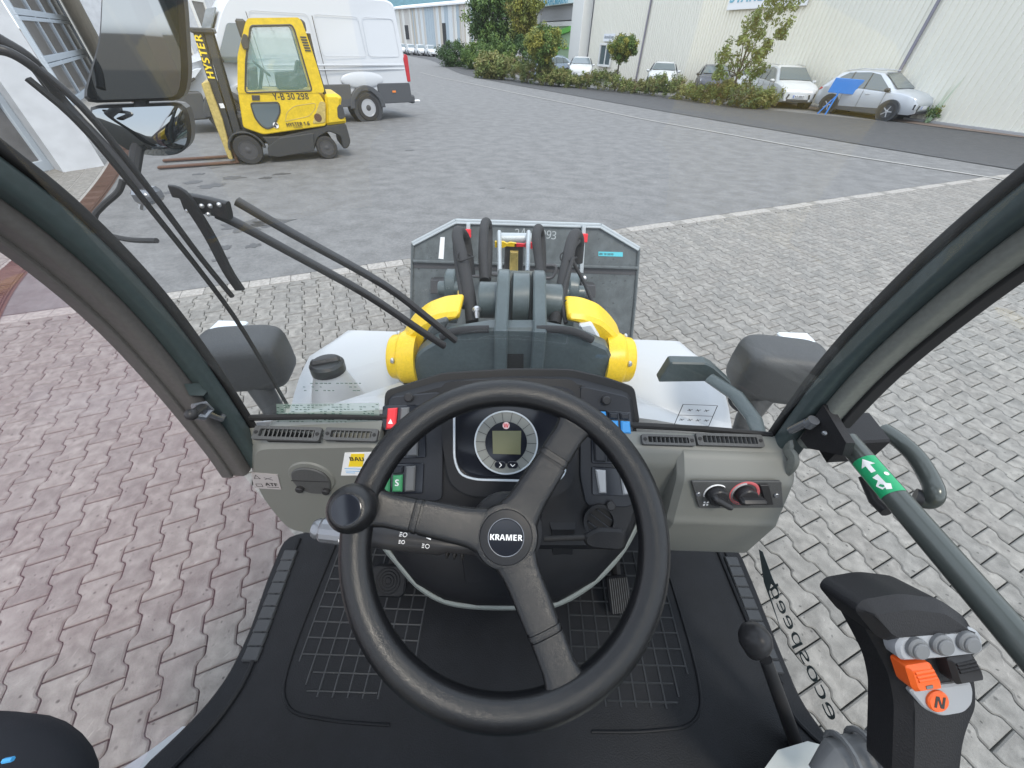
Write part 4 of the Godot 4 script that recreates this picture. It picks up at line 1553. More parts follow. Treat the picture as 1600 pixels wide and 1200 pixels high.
	b = MB.new()
	b.box(Vector3(0.5, 0.0, 0), Vector3(0.06, 0.07, 0.004))
	var nt: Vector2 = Vector2(-0.1028, 0.9465)
	b = MB.new()
	b.box(Vector3(nt.x, nt.y, -0.165), Vector3(0.07, 0.07, 0.012))
	put("paper_note", b, "paper", f)
	for z in [-0.2, -0.8]:
		b = MB.new()
		b.box(Vector3(bot.x - 0.62, 0.035, z), Vector3(1.35, 0.035, 0.11), 0.008)
		b.box(Vector3(bot.x + 0.02, 0.28, z), Vector3(0.05, 0.5, 0.11), 0.01)
		put("fork_arm", b, "rusty_steel", f)
	b = MB.new()
	b.box(Vector3(0.28, 0.55, -0.5), Vector3(0.5, 0.5, 0.5), 0.05)
	put("front_bulkhead", b, "mast_black", f)
	wheel_unit(f, Vector3(0.05, 0.25, -0.12), 0.25, 0.2, "rim_dark", 0, 1.0)
	wheel_unit(f, Vector3(1.5, 0.205, -0.12), 0.205, 0.18, "rim_dark", 0, 1.0)
	wheel_unit(f, Vector3(0.05, 0.25, -W + 0.1), 0.25, 0.2, "rim_dark", 0, -1.0)
	wheel_unit(f, Vector3(1.5, 0.205, -W + 0.1), 0.205, 0.18, "rim_dark", 0, -1.0)
	b = MB.new()
	var arch = []
	for k in 15: arch.append(Vector2(0.05 + 0.32 * cos(PI * (0.0 + k / 14.0)), 0.27 + 0.29 * sin(PI * k / 14.0)))
	for k in 15: arch.append(Vector2(0.05 - 0.28 * cos(PI * k / 14.0), 0.27 + 0.26 * sin(PI * k / 14.0)))
	b.prism(arch, -0.26, -0.03, 0.012)
	put("mudguard", b, "mast_black", f)

func ring_prism(b: MB, outer, hole, z0: float, z1: float):
	# frame between two outlines: joined by nearest points
	var n = outer.size()
	var best = func(p):
		var k := 0
		for i in hole.size():
			if (hole[i] - p).length() < (hole[k] - p).length(): k = i
		return k
	var a1 := 0.0; var a2 := 0.0
	for i in n: a1 += outer[i].cross(outer[(i + 1) % n])
	for i in hole.size(): a2 += hole[i].cross(hole[(i + 1) % hole.size()])
	var o = outer.duplicate(); var h = hole.duplicate()
	if a1 < 0: o.reverse()
	if a2 > 0: h.reverse()
	# bridge: outer loop, then the hole entered at the point nearest to outer[0]
	var k0 := 0
	for i in h.size():
		if (h[i] - o[0]).length() < (h[k0] - o[0]).length(): k0 = i
	var poly = o.duplicate()
	poly.append(o[0] + (o[0] - o[1]).normalized() * 0.0001)
	for i in h.size() + 1: poly.append(h[(k0 + i) % h.size()] + (Vector2(0.0001, 0.0001) if i == h.size() else Vector2.ZERO))
	# faces
	var tr = Geometry2D.triangulate_polygon(PackedVector2Array(poly))
	var n0 = b.v.size()
	for i in range(0, tr.size(), 3):
		var p = poly[tr[i]]; var q = poly[tr[i + 1]]; var s = poly[tr[i + 2]]
		if (q - p).cross(s - p) < 0:
			var t = q; q = s; s = t
		b.tri(Vector3(p.x, p.y, z1), Vector3(q.x, q.y, z1), Vector3(s.x, s.y, z1))
		b.tri(Vector3(p.x, p.y, z0), Vector3(s.x, s.y, z0), Vector3(q.x, q.y, z0))
	for loop in [o, h]:
		for i in loop.size():
			var p = loop[i]; var q = loop[(i + 1) % loop.size()]
			b.quad(Vector3(p.x, p.y, z0), Vector3(q.x, q.y, z0), Vector3(q.x, q.y, z1), Vector3(p.x, p.y, z1))

# ---------------------------------------------------------------- parked cars
func car(label: String, xf: Transform3D, paint: String, kind: Dictionary) -> Node3D:
	# x forward, y up; origin on the ground between the axles
	var c = thing("parked_car", label, "car", xf, "cars parked along the hall")
	var LN: float = kind.get("length", 4.6)
	var H: float = kind.get("height", 1.63)
	var W: float = kind.get("width", 1.86)
	var front = LN * 0.5 + 0.02
	var rear = -LN * 0.5 + 0.02
	var xt = rear + LN * 0.565
	var xb = front - LN * 0.235
	# stations: x, sill, belt, top, half width at the side, half width at the roof
	var st = [
		[rear, 0.42, 0.78, 0.80, 0.62, 0.55], [rear + 0.08, 0.33, 0.93, 0.97, 0.74, 0.62], [rear + 0.3, 0.30, 1.02, 1.16, 0.85, 0.66], [rear + 0.75, 0.28, 1.04, H - 0.12, 0.91, 0.62],
		[rear + 1.35, 0.26, 1.03, H - 0.01, 0.93, 0.63], [rear + LN * 0.44, 0.25, 1.01, H, 0.93, 0.64], [xt, 0.25, 0.99, H - 0.05, 0.93, 0.63], [lerpf(xt, xb, 0.5), 0.25, 0.99, lerpf(H - 0.05, 1.1, 0.47), 0.93, 0.64],
		[xb, 0.26, 1.0, 1.1, 0.92, 0.68], [front - 0.75, 0.27, 0.99, 1.06, 0.91, 0.70], [front - 0.42, 0.28, 0.93, 0.99, 0.87, 0.66], [front - 0.14, 0.28, 0.83, 0.88, 0.79, 0.60], [front, 0.34, 0.68, 0.71, 0.66, 0.54]]
	var rings = []
	var sw = W / 1.86
	for s in st:
		var x = s[0]
		var half = [Vector2(s[4] * 0.90, s[1]), Vector2(s[4] * 0.985, s[1] + 0.12), Vector2(s[4], lerpf(s[1], s[2], 0.55)), Vector2(s[4] * 0.985, s[2] - 0.04), Vector2(s[4] * 0.95, s[2])]
		var top_w = s[5]
		half.append(Vector2(lerpf(s[4] * 0.95, top_w, 0.55), lerpf(s[2], s[3], 0.6)))
		half.append(Vector2(top_w, lerpf(s[2], s[3], 0.93)))
		half.append(Vector2(top_w * 0.8, s[3] - 0.004))
		half.append(Vector2(top_w * 0.35, s[3] + 0.012))
		var ring = []
		for h in half: ring.append(Vector3(x, h.y, h.x * sw))
		for i in range(half.size() - 1, -1, -1): ring.append(Vector3(x, half[i].y, -half[i].x * sw))
		rings.append(ring)
	var b := MB.new()
	b.loft(rings, true)
	put("body", b, paint, c, 40)
	# side glass and pillars
	var zs = 0.93 * sw * 0.95
	for s in [-1.0, 1.0]:
		var g := MB.new()
		var low = zs + 0.006
		var up = 0.64 * sw + 0.03
		var px = [rear + 0.72, rear + 1.0, rear + LN * 0.45, lerpf(xt, xb, 0.4), xb - 0.1]
		var lo = [[px[0], 1.08], [px[1], 1.07], [px[2], 1.045], [px[3], 1.02], [px[4], 1.01]]
		var hi = [[px[0] + 0.1, H - 0.30], [px[1] + 0.1, H - 0.13], [px[2], H - 0.08], [xt - 0.06, H - 0.14], [px[4] - 0.14, 1.09]]
		var grid = [[], []]
		for i in 5:
			var t1 = (hi[i][1] - 1.0) / (H - 1.0)
			grid[0].append(Vector3(lo[i][0], lo[i][1], s * low))
			grid[1].append(Vector3(hi[i][0], hi[i][1], s * lerpf(low, up, clampf(t1, 0, 1))))
		g.slab(grid, Vector3(0, 0.002, s * 0.012))
		var go = put("side_window", g, "car_glass", c, 60)
		g = MB.new()
		for x in [rear + 1.35, rear + 2.1]:
			g.tube([Vector3(x, 1.05, s * (low + 0.014)), Vector3(x - 0.02, H - 0.1, s * (up + 0.03))], 0.028, 6)
		put("pillar", g, "trim_black", go)
		g = MB.new()
		g.box(Vector3(xb - 0.25, 1.06, s * (zs + 0.1)), Vector3(0.2, 0.14, 0.2), 0.05)
		put("door_mirror", g, kind.get("mirror", "trim_black"), c)
		g = MB.new()
		for x in [rear + 1.5, rear + 2.35]: g.box(Vector3(x, 0.87, s * (0.935 * sw)), Vector3(0.2, 0.03, 0.03), 0.01)
		put("door_handle", g, "steel_bright", c)
		g = MB.new()
		for x in [rear + 1.32, rear + 2.13, rear + 3.05]: g.box(Vector3(x, 0.68, s * 0.932 * sw), Vector3(0.008, 0.62, 0.012))
		put("door_gap", g, "trim_black", c)
		g = MB.new()
		g.prism(soft([Vector2(rear + 1.1, 0.2), Vector2(front - 1.2, 0.2), Vector2(front - 1.25, 0.42), Vector2(rear + 1.25, 0.34)], 0.03), 0, 0.03, 0.01)
		for i in range(0, g.v.size()): g.v[i].z = s * (0.90 * sw + g.v[i].z)
		if s < 0: g.fix(0)
		put("sill", g, "bumper_grey", c)
		for ax in [LN * 0.5 - 0.86, -LN * 0.5 + 0.92]:
			var a := MB.new()
			var arch = []
			for k in 17: arch.append(Vector2(ax + 0.45 * cos(PI * k / 16), 0.32 + 0.45 * sin(PI * k / 16)))
			for k in 17: arch.append(Vector2(ax - 0.385 * cos(PI * k / 16), 0.32 + 0.385 * sin(PI * k / 16)))
			a.prism(arch, 0.0, 0.05, 0.012)
			var zz = 0.865 * sw
			for i in range(0, a.v.size()): a.v[i].z = s * (zz + 0.03 + a.v[i].z)
			if s < 0: a.fix(0)
			var ao = put("wheel_arch", a, kind.get("arch", "bumper_grey"), c)
			a = MB.new()
			a.prism(disc(0.4, 24, Vector2(ax, 0.34)), 0, 0.35)
			for i in range(0, a.v.size()): a.v[i].z = s * (zz - 0.27 + a.v[i].z)
			if s < 0: a.fix(0)
			put("arch_well", a, "trim_black", ao)
			wheel_unit(c, Vector3(ax, 0.34, s * (0.845 * sw)), 0.34, 0.22, "rim_silver", kind.get("spokes", 5), s)
	# windscreen
	b = MB.new()
	var g2 = []
	for i in 9:
		var row = []
		var t = i / 8.0 * 2.0 - 1.0
		for k in 5:
			var u = k / 4.0
			var x = lerpf(xb - 0.02, xt + 0.06, u) + 0.02 * (1 - t * t)
			var y = lerpf(1.105, H - 0.09, u)
			row.append(Vector3(x + 0.012, y + 0.022, t * lerpf(0.74, 0.585, u) * sw))
		g2.append(row)
	b.slab(g2, Vector3(0.012, 0.012, 0))
	put("windscreen", b, "car_glass", c, 60)
	b = MB.new()
	for s in [-1, 1]: b.tube([Vector3(rear + 0.9, H - 0.06, s * 0.6 * sw), Vector3(rear + 1.6, H + 0.035, s * 0.62 * sw), Vector3(rear + 2.5, H + 0.01, s * 0.61 * sw)], 0.018, 6)
	put("roof_rails", b, kind.get("rails", "steel_bright"), c)
	# nose: lamps, openings, plate
	for s in [-1.0, 1.0]:
		b = MB.new()
		var z0 = s * 0.42 * sw
		var z1 = s * 0.80 * sw
		b.loft([[Vector3(front - 0.09, 0.80, z0), Vector3(front - 0.03, 0.74, z0), Vector3(front - 0.14, 0.72, z0)], [Vector3(front - 0.26, 0.88, z1), Vector3(front - 0.16, 0.79, z1), Vector3(front - 0.3, 0.76, z1)]], true)
		put("headlight", b, "lamp_clear", c)
		b = MB.new()
		b.loft([[Vector3(front + 0.02, 0.60, s * 0.42 * sw), Vector3(front + 0.02, 0.42, s * 0.48 * sw), Vector3(front - 0.2, 0.5, s * 0.46 * sw)], [Vector3(front - 0.06, 0.66, s * 0.76 * sw), Vector3(front - 0.05, 0.48, s * 0.74 * sw), Vector3(front - 0.3, 0.5, s * 0.7 * sw)]], true)
		put("air_intake", b, "trim_black", c)
		b = MB.new()
		b.loft([[Vector3(rear + 0.02, 0.9, s * 0.3 * sw), Vector3(rear + 0.0, 0.8, s * 0.3 * sw), Vector3(rear + 0.2, 0.85, s * 0.3 * sw)], [Vector3(rear + 0.12, 0.98, s * 0.76 * sw), Vector3(rear + 0.06, 0.86, s * 0.76 * sw), Vector3(rear + 0.4, 0.95, s * 0.86 * sw)]], true)
		put("tail_light", b, "lamp_red", c)
	b = MB.new()
	b.box(Vector3(front - 0.01, 0.37, 0), Vector3(0.08, 0.1, 1.0 * sw), 0.02)
	put("lower_grille", b, "trim_black", c)
	b = MB.new()
	b.box(Vector3(front + 0.012, 0.53, 0), Vector3(0.03, 0.115, 0.52), 0.005)
	var pl = put("number_plate", b, "plate_white", c)
	b = MB.new()
	b.box(Vector3(front + 0.029, 0.53, 0.235), Vector3(0.006, 0.105, 0.045))
	put("plate_band", b, "plate_blue", pl)
	return c

func heading(at: Vector3, d: Vector2) -> Transform3D:
	# d: where the nose points, as (x, forward)
	var f = Vector3(d.x, 0, -d.y).normalized()
	return Transform3D(f, Vector3.UP, f.cross(Vector3.UP), at)

func cars():
	var fw = Vector3(16.355, -0.2, -20.362)
	var rw = Vector3(14.982, -0.2, -22.826)
	var dir = (fw - rw).normalized()
	var side = dir.cross(Vector3.UP)
	if side.z < 0: side = -side
	var mid_ = (fw + rw) / 2.0 - side * 0.93 - dir * 0.3
	var s = car("silver crossover seen from its side, parked along the hall wall", heading(Vector3(mid_.x, fall(mid_.x, mid_.z), mid_.z), Vector2(dir.x, -dir.z)), "silver_paint", {"length": 4.35, "height": 1.68})
	var w = car("white electric car with black intakes facing the road beside the blue board", heading(on_ground(14.25, 26.4), Vector2(-0.12, -0.99)), "car_white", {"length": 4.75, "height": 1.66, "mirror": "car_white", "arch": "car_white", "width": 1.95})
	# rings on the nose and the letters of the plate
	var b := MB.new()
	for k in 4:
		var ring = []
		for i in 16: ring.append(Vector3(2.375 - 0.0, 0.705 + 0.04 * cos(TAU * i / 16), -0.09 + k * 0.06 + 0.04 * sin(TAU * i / 16)))
		b.tube(ring, 0.006, 5, true)
	put("badge_rings", b, "steel_bright", w)
	text("A E 450 E", 0.075, "ink_black", Transform3D(Basis(Vector3(0, 0, -1), Vector3.UP, Vector3.RIGHT), Vector3(2.43, 0.53, -0.03)), w.get_node("number_plate"), true, "lettering", 1.0, 0.003)
	car("white car half hidden behind the white electric car", heading(on_ground(14.6, 31.0), Vector2(-0.5, -0.86)), "car_white", {"length": 4.3, "height": 1.5, "mirror": "car_dark", "rails": "car_dark"})
	car("dark car behind the trunk of the young maple", heading(on_ground(12.0, 30.6), Vector2(-0.3, -0.95)), "car_dark", {"length": 4.3, "height": 1.5})
	car("small white car alone behind the hedge, left of the maple", heading(on_ground(9.6, 33.4), Vector2(-0.28, -0.96)), "car_white", {"length": 4.1, "height": 1.5, "mirror": "car_white", "rails": "car_white"})
	car("pale grey car in front of the hall gate, beside the ball-headed tree", heading(on_ground(4.75, 40.0), Vector2(-0.12, -0.99)), "car_white", {"length": 4.3, "height": 1.52, "mirror": "car_white", "rails": "car_white"})
	car("bluish car half hidden behind the larger ball-headed tree", heading(on_ground(2.3, 42.0), Vector2(-0.8, -0.6)), "car_blue", {"length": 4.3, "height": 1.5, "rails": "car_blue"})
	# far row at the shed
	for k in 5:
		var q = car(["nearest white car of the far row at the striped shed", "second white car of the far row at the striped shed", "third white car of the far row at the striped shed", "fourth white car of the far row at the striped shed", "last white car of the far row, next to the van's tail"][k], heading(on_ground(-17.2 - k * 2.5, 93.0 + k * 3.0), Vector2(0.4, -0.9)), "car_white", {"length": 4.3, "height": 1.6, "mirror": "car_white", "rails": "car_white"})
		q.set_meta("group", "white cars at the far shed")

func blue_board():
	var at = on_ground(14.6, 22.35)
	var n = thing("blue_board", "blue metal board on a thin blue post before the silver car", "board", Transform3D(Basis(), at))
	var b := MB.new()
	b.tube([Vector3(0.02, 0, 0), Vector3(0.14, 0.75, 0), Vector3(0.16, 1.05, 0)], 0.035, 8)
	b.tube([Vector3(-0.2, 0, -0.25), Vector3(0.13, 0.7, -0.02)], 0.028, 8)
	put("post", b, "skip_blue", n)
	b = MB.new()
	b.T = frame(Vector3(0.3, 1.08, 0.05), Vector3(1, -0.02, 0.25), Vector3(0.06, 1, 0.1))
	b.prism(soft([Vector2(-0.6, -0.26), Vector2(0.6, -0.28), Vector2(0.63, 0.26), Vector2(-0.55, 0.28)], 0.03), -0.02, 0.02, 0.008)
	put("panel", b, "skip_blue", n)

# ---------------------------------------------------------------- the wheel loader we sit in
var T_dash: Transform3D = Transform3D(Vector3(1.00000, 0.00000, -0.00000), Vector3(0.00000, 0.70711, -0.70711), Vector3(0.00000, 0.70711, 0.70711), Vector3(0.00000, 1.35000, -0.42500))
var T_wheel: Transform3D = Transform3D(Vector3(0.99987, -0.01348, -0.00916), Vector3(0.00000, 0.56200, -0.82714), Vector3(0.01630, 0.82703, 0.56193), Vector3(-0.00100, 1.48300, -0.21100))
var T_lcon: Transform3D = Transform3D(Vector3(1.00000, 0.00000, -0.00000), Vector3(0.00000, 0.99388, -0.11043), Vector3(0.00000, 0.11043, 0.99388), Vector3(0.00000, 1.39000, -0.43000))
var T_rpan: Transform3D = Transform3D(Vector3(1.00000, 0.00000, -0.00000), Vector3(0.00000, 0.95340, -0.30171), Vector3(0.00000, 0.30171, 0.95340), Vector3(0.00000, 1.35400, -0.38500))
var T_vtop: Transform3D = Transform3D(Vector3(1.00000, 0.00000, -0.00000), Vector3(0.00000, 0.35389, -0.93529), Vector3(0.00000, 0.93529, 0.35389), Vector3(0.00000, 1.39500, -0.44300))
var T_ws: Transform3D = Transform3D(Vector3(1.00000, 0.00000, -0.00000), Vector3(0.00000, 0.98744, 0.15799), Vector3(0.00000, -0.15799, 0.98744), Vector3(0.00000, 1.40000, -0.47000))
var T_mat: Transform3D = Transform3D(Vector3(1.00000, 0.00000, -0.00000), Vector3(0.00000, 0.00000, -1.00000), Vector3(0.00000, 1.00000, 0.00000), Vector3(0.00000, 0.90000, -0.00000))
var T_joy: Transform3D = Transform3D(Vector3(0.99945, 0.02452, -0.02231), Vector3(-0.03316, 0.73922, -0.67264), Vector3(0.00000, 0.67301, 0.73963), Vector3(0.48129, 1.42497, -0.10831))
var T_joyf: Transform3D = Transform3D(Vector3(0.99945, 0.02452, -0.02231), Vector3(-0.03316, 0.73922, -0.67264), Vector3(0.00000, 0.67301, 0.73963), Vector3(0.46525, 1.44180, -0.10470))
var T_mir: Transform3D = Transform3D(Vector3(0.94354, 0.00000, -0.33124), Vector3(0.00000, 1.00000, -0.00000), Vector3(0.33124, 0.00000, 0.94354), Vector3(-0.81655, 1.85897, -1.00000))
var T_tower: Transform3D = Transform3D(Vector3(1.00000, 0.00000, -0.00000), Vector3(0.00000, 1.00000, -0.00000), Vector3(0.00000, 0.00000, 1.00000), Vector3(0.00000, 1.05000, -0.95000))
var T_lamp: Transform3D = Transform3D(Vector3(1.00000, 0.00000, -0.00000), Vector3(0.00000, 1.00000, -0.00000), Vector3(0.00000, 0.00000, 1.00000), Vector3(0.00000, 1.10000, -1.05000))
var T_bucket: Transform3D = Transform3D(Vector3(1.00000, 0.00000, -0.00000), Vector3(0.00000, 0.95470, -0.29757), Vector3(0.00000, 0.29757, 0.95470), Vector3(0.06000, 1.03000, -2.63000))
var T_brkt: Transform3D = Transform3D(Vector3(1.00000, 0.00000, -0.00000), Vector3(0.00000, 1.00000, -0.00000), Vector3(0.00000, 0.00000, 1.00000), Vector3(0.00000, 1.10000, -0.78000))
const SIDE := Transform3D(Vector3(0, 0, -1), Vector3(0, 1, 0), Vector3(1, 0, 0), Vector3.ZERO)  # outline in (forward, up), pushed along x

func flat_part(called: String, T: Transform3D, poly, z0: float, z1: float, m: String, parent: Node3D, bev := 0.0, back := false):
	var b := MB.new()
	b.T = T
	b.prism(poly, z0, z1, bev, back)
	return put(called, b, m, parent)

func tube_part(called: String, pts, r, m: String, parent: Node3D, smooth_n := 6, sides := 12):
	var b := MB.new()
	var path = curve3(pts, smooth_n) if smooth_n > 1 else pts
	var rr = r
	if r is Array:
		rr = []
		for i in path.size():
			var t = float(i) / (path.size() - 1) * (r.size() - 1)
			var k = mini(int(t), r.size() - 2)
			rr.append(lerpf(r[k], r[k + 1], t - k))
	b.tube(path, rr, sides)
	return put(called, b, m, parent)

func wheel_loader():
	loader = thing("wheel_loader", "compact wheel loader around the driver's seat, with cab, steering wheel and grey bucket", "wheel loader")
	cab_shell()
	floor_mat()
	dashboard()
	consoles()
	steering_wheel()
	levers()
	joystick()
	right_door()
	left_door()
	wiper_and_mirrors()
	front_body()
	loader_arm()
	bucket()

func cab_shell():
	# front pillars, each a window seal, a painted tube and a trim strip
	var pl = []
	var rect = func(w, h): return rrect(w, h, minf(w, h) * 0.3, 3)
	var sweep_part = func(called, pts, w, h, m, parent):
		var b := MB.new()
		b.sweep(rect.call(w, h), curve3(pts, 5), Vector3.RIGHT)
		return put(called, b, m, parent, 45)
	# both pillars: one bent line each, seal in front, painted tube behind it, then the jamb
	for s in [-1.0, 1.0]:
		var yz = [[1.29, 0.462], [1.375, 0.468], [1.53, 0.470], [1.66, 0.462], [1.775, 0.437], [1.87, 0.395], [2.05, 0.30], [2.4, 0.10]] if s < 0 else [[1.29, 0.462], [1.39, 0.474], [1.57, 0.477], [1.71, 0.46], [1.82, 0.434], [1.92, 0.395], [2.1, 0.30], [2.4, 0.12]]
		var path = []
		for q in yz: path.append(Vector3(s * 0.502, q[0], -q[1]))
		path = curve3(path, 6)
		var band = func(called, w, d, cx, cy, m, parent, y0 := 0.0):
			var b := MB.new()
			b.sweep(rrect(w, d, minf(w, d) * 0.3, 3, Vector2(cx, cy)), path.filter(func(p): return p.y > y0), Vector3.RIGHT)
			return put(called, b, m, parent, 45)
		var fp = band.call("front_pillar", 0.028, 0.05, -0.022, s * 0.016, "pillar_paint", loader)
		band.call("window_seal", 0.012, 0.03, -0.002, s * 0.003, "gasket", fp)
		band.call("door_jamb", 0.022, 0.04, -0.045, s * 0.030, "pillar_trim" if s < 0 else "pillar_olive", fp, 0.0 if s < 0 else 1.41)
		band.call("door_seal", 0.007, 0.02, -0.058, s * 0.044, "gasket" if s > 0 else "pillar_trim", fp, 0.0 if s < 0 else 1.45)
	# windscreen, bowed
	var g = []
	for i in 17:
		var row = []
		var x = -0.487 + i * 0.974 / 16.0
		for k in 13:
			var y = 1.392 + k * 0.97 / 12.0
			row.append(Vector3(x, y, -(0.473 - 0.16 * (y - 1.4) + 0.10 * (1.0 - pow(x / 0.49, 2)))))
		g.append(row)
	var b := MB.new()
	b.sheet(g)
	put("windscreen", b, "windscreen_glass", loader, 60)
	# black bottom seal of the windscreen, seen beside the dashboard
	for s in [-1, 1]:
		tube_part("bottom_seal", [Vector3(s * 0.49, 1.398, -0.466), Vector3(s * 0.36, 1.402, -0.472), Vector3(s * 0.22, 1.404, -0.474)], 0.006, "gasket", loader, 3, 8)
	# roof with its headliner
	b = MB.new()
	for s in [-1, 1]: b.box(Vector3(s * 0.53, 2.43, 0.28), Vector3(0.12, 0.08, 1.2), 0.02)
	b.box(Vector3(0, 2.43, -0.27), Vector3(1.0, 0.08, 0.12), 0.02)
	b.box(Vector3(0, 2.43, 0.86), Vector3(1.0, 0.08, 0.12), 0.02)
	var rf = put("roof_frame", b, "pillar_paint", loader)
	b = MB.new()
	b.box(Vector3(0, 2.46, 0.75), Vector3(1.0, 0.05, 0.12), 0.01)
	for s in [-1, 1]: b.box(Vector3(s * 0.45, 2.46, 0.24), Vector3(0.1, 0.05, 0.9), 0.01)
	put("headliner", b, "console_dark", rf)
	b = MB.new()
	b.sheet([[Vector3(-0.41, 2.47, -0.22), Vector3(0.41, 2.47, -0.22)], [Vector3(-0.41, 2.47, 0.7), Vector3(0.41, 2.47, 0.7)]])
	put("roof_window", b, "windscreen_glass", rf)
	# rear pillars and lower sill of the cab
	b = MB.new()
	for s in [-1, 1]: b.box(Vector3(s * 0.55, 1.65, 0.86), Vector3(0.08, 1.55, 0.08), 0.02)
	put("rear_pillars", b, "pillar_paint", loader)
	# chassis under the floor, engine cover behind, driver's seat and the box beside it
	b = MB.new()
	b.box(Vector3(0, 0.64, 0.15), Vector3(1.16, 0.42, 1.5), 0.03)
	put("chassis", b, "slate_paint", loader)
	b = MB.new()
	b.box(Vector3(0, 0.95, 1.5), Vector3(1.2, 0.9, 1.1), 0.12)
	put("engine_cover", b, "loader_yellow", loader)
	b = MB.new()
	b.box(Vector3(0, 1.05, 0.42), Vector3(0.42, 0.26, 0.44), 0.03)
	var seat = put("seat", b, "joy_rubber", loader)
	put("cushion", rounded_block(Vector3(0, 1.26, 0.42), Vector3(0.25, 0.07, 0.27), 0.4, Basis()), "cloth_navy", seat, 60)
	put("backrest", rounded_block(Vector3(0, 1.52, 0.72), Vector3(0.24, 0.3, 0.07), 0.4, Basis(Vector3.RIGHT, 0.2)), "cloth_navy", seat, 60)
	b = MB.new()
	b.box(Vector3(-0.6, 1.08, 0.24), Vector3(0.17, 0.38, 0.42), 0.03)
	put("side_box", b, "console_dark", loader)
	# white entry frame under the doors
	b = MB.new()
	b.loft([[Vector3(-0.7553, 0.86, -0.005221), Vector3(-0.7004, 0.86, -0.006474), Vector3(-0.7921, 0.72, -0.007321), Vector3(-0.8541, 0.72, -0.005904)], [Vector3(-0.7038, 0.86, -0.0446), Vector3(-0.6619, 0.86, -0.04559), Vector3(-0.7485, 0.72, -0.05156), Vector3(-0.7958, 0.72, -0.05044)], [Vector3(-0.6638, 0.86, -0.08092), Vector3(-0.644, 0.86, -0.08141), Vector3(-0.7283, 0.72, -0.09206), Vector3(-0.7506, 0.72, -0.09151)]], true)
	put("entry_sill", b, "fender_white", loader)

func floor_mat():
	var outline = soft([Vector2(-0.6203, 0.4705), Vector2(-0.613, 0.358), Vector2(-0.5961, 0.2453), Vector2(-0.5985, 0.1602), Vector2(-0.6174, 0.1068), Vector2(-0.6519, 0.05433), Vector2(-0.6879, 0.008396), Vector2(-0.6203, -0.07868), Vector2(0.7228, -0.0508), Vector2(0.7353, 0.03843), Vector2(0.6761, 0.08059), Vector2(0.647, 0.1492), Vector2(0.6478, 0.2485), Vector2(0.6519, 0.3818), Vector2(0.6524, 0.4807), Vector2(0.5699, 0.5263), Vector2(-0.499, 0.5085)], 0.03, 3)
	var m = flat_part("floor_mat", T_mat * Transform3D(Basis(Vector3.RIGHT, Vector3.UP, Vector3.BACK), Vector3.ZERO), outline, -0.03, 0.0, "mat_rubber", loader, 0.006)
	var up = T_mat.basis.z
	# raised rims
	var rim = func(pts, r):
		var b := MB.new()
		var path = []
		for q in pts: path.append(T_mat * Vector3(q.x, q.y, 0.001))
		b.tube(curve3(path, 5), r, 8)
		put("rim", b, "mat_rubber", m)
	rim.call([Vector2(-0.5749, 0.4648), Vector2(-0.5697, 0.3365), Vector2(-0.5589, 0.24), Vector2(-0.555, 0.1569), Vector2(-0.5714, 0.09406), Vector2(-0.5991, 0.04658), Vector2(-0.6272, 0.007307)], 0.006)
	rim.call([Vector2(0.5881, 0.4678), Vector2(0.5913, 0.357), Vector2(0.5959, 0.2598), Vector2(0.6043, 0.1853), Vector2(0.614, 0.1236), Vector2(0.6529, 0.07634)], 0.005)
	rim.call([Vector2(0.608, 0.4685), Vector2(0.6079, 0.3575), Vector2(0.6112, 0.2602), Vector2(0.6181, 0.1789)], 0.004)
	# row of small pads along each door side
	var pad = func(q, w, d, turn):
		var b := MB.new()
		b.T = T_mat * Transform3D(Basis(Vector3.BACK, turn), Vector3(q.x, q.y, 0))
		b.box(Vector3(0, 0, 0.001), Vector3(w, d, 0.012), 0.003)
		put("pad", b, "mat_rib", m)
	var a: Vector2 = Vector2(-0.5817, 0.4292)
	var c: Vector2 = Vector2(-0.5613, 0.1839)
	for k in 9: pad.call(a.lerp(c, (k + 0.4) / 9.0), 0.036, 0.029, 0.02)
	a = Vector2(0.6152, 0.4512)
	c = Vector2(0.6121, 0.1923)
	for k in 10: pad.call(a.lerp(c, (k + 0.4) / 10.0), 0.036, 0.026, 0.0)
	# foot pads: fields of thin raised ribs that cross each other
	var rib = func(p: Vector2, q: Vector2):
		var b := MB.new()
		b.tube([T_mat * Vector3(p.x, p.y, 0.0005), T_mat * Vector3(q.x, q.y, 0.0005)], 0.0022, 5)
		put("rib", b, "mat_rib", m)
	for side in [-1, 1]:
		var cx = -0.325 if side < 0 else 0.285
		for i in 9:
			var x = cx + (i - 4) * 0.032
			var out = (i - 4) * side
			rib.call(Vector2(x, 0.13 + (0.06 if out == 4 else 0.02 if out == 3 else 0.0) + (0.03 if out < -2 else 0.0)), Vector2(x, 0.46))
		for j in 11:
			var y = 0.14 + j * 0.032
			rib.call(Vector2(cx - side * (0.128 if j > 0 else 0.06), y), Vector2(cx + side * (0.128 if j > 1 else 0.09), y))
		rim.call([Vector2(cx + side * 0.145, 0.45), Vector2(cx + side * 0.15, 0.2), Vector2(cx + side * 0.12, 0.115), Vector2(cx + side * 0.03, 0.095), Vector2(cx - side * 0.1, 0.09)], 0.003)

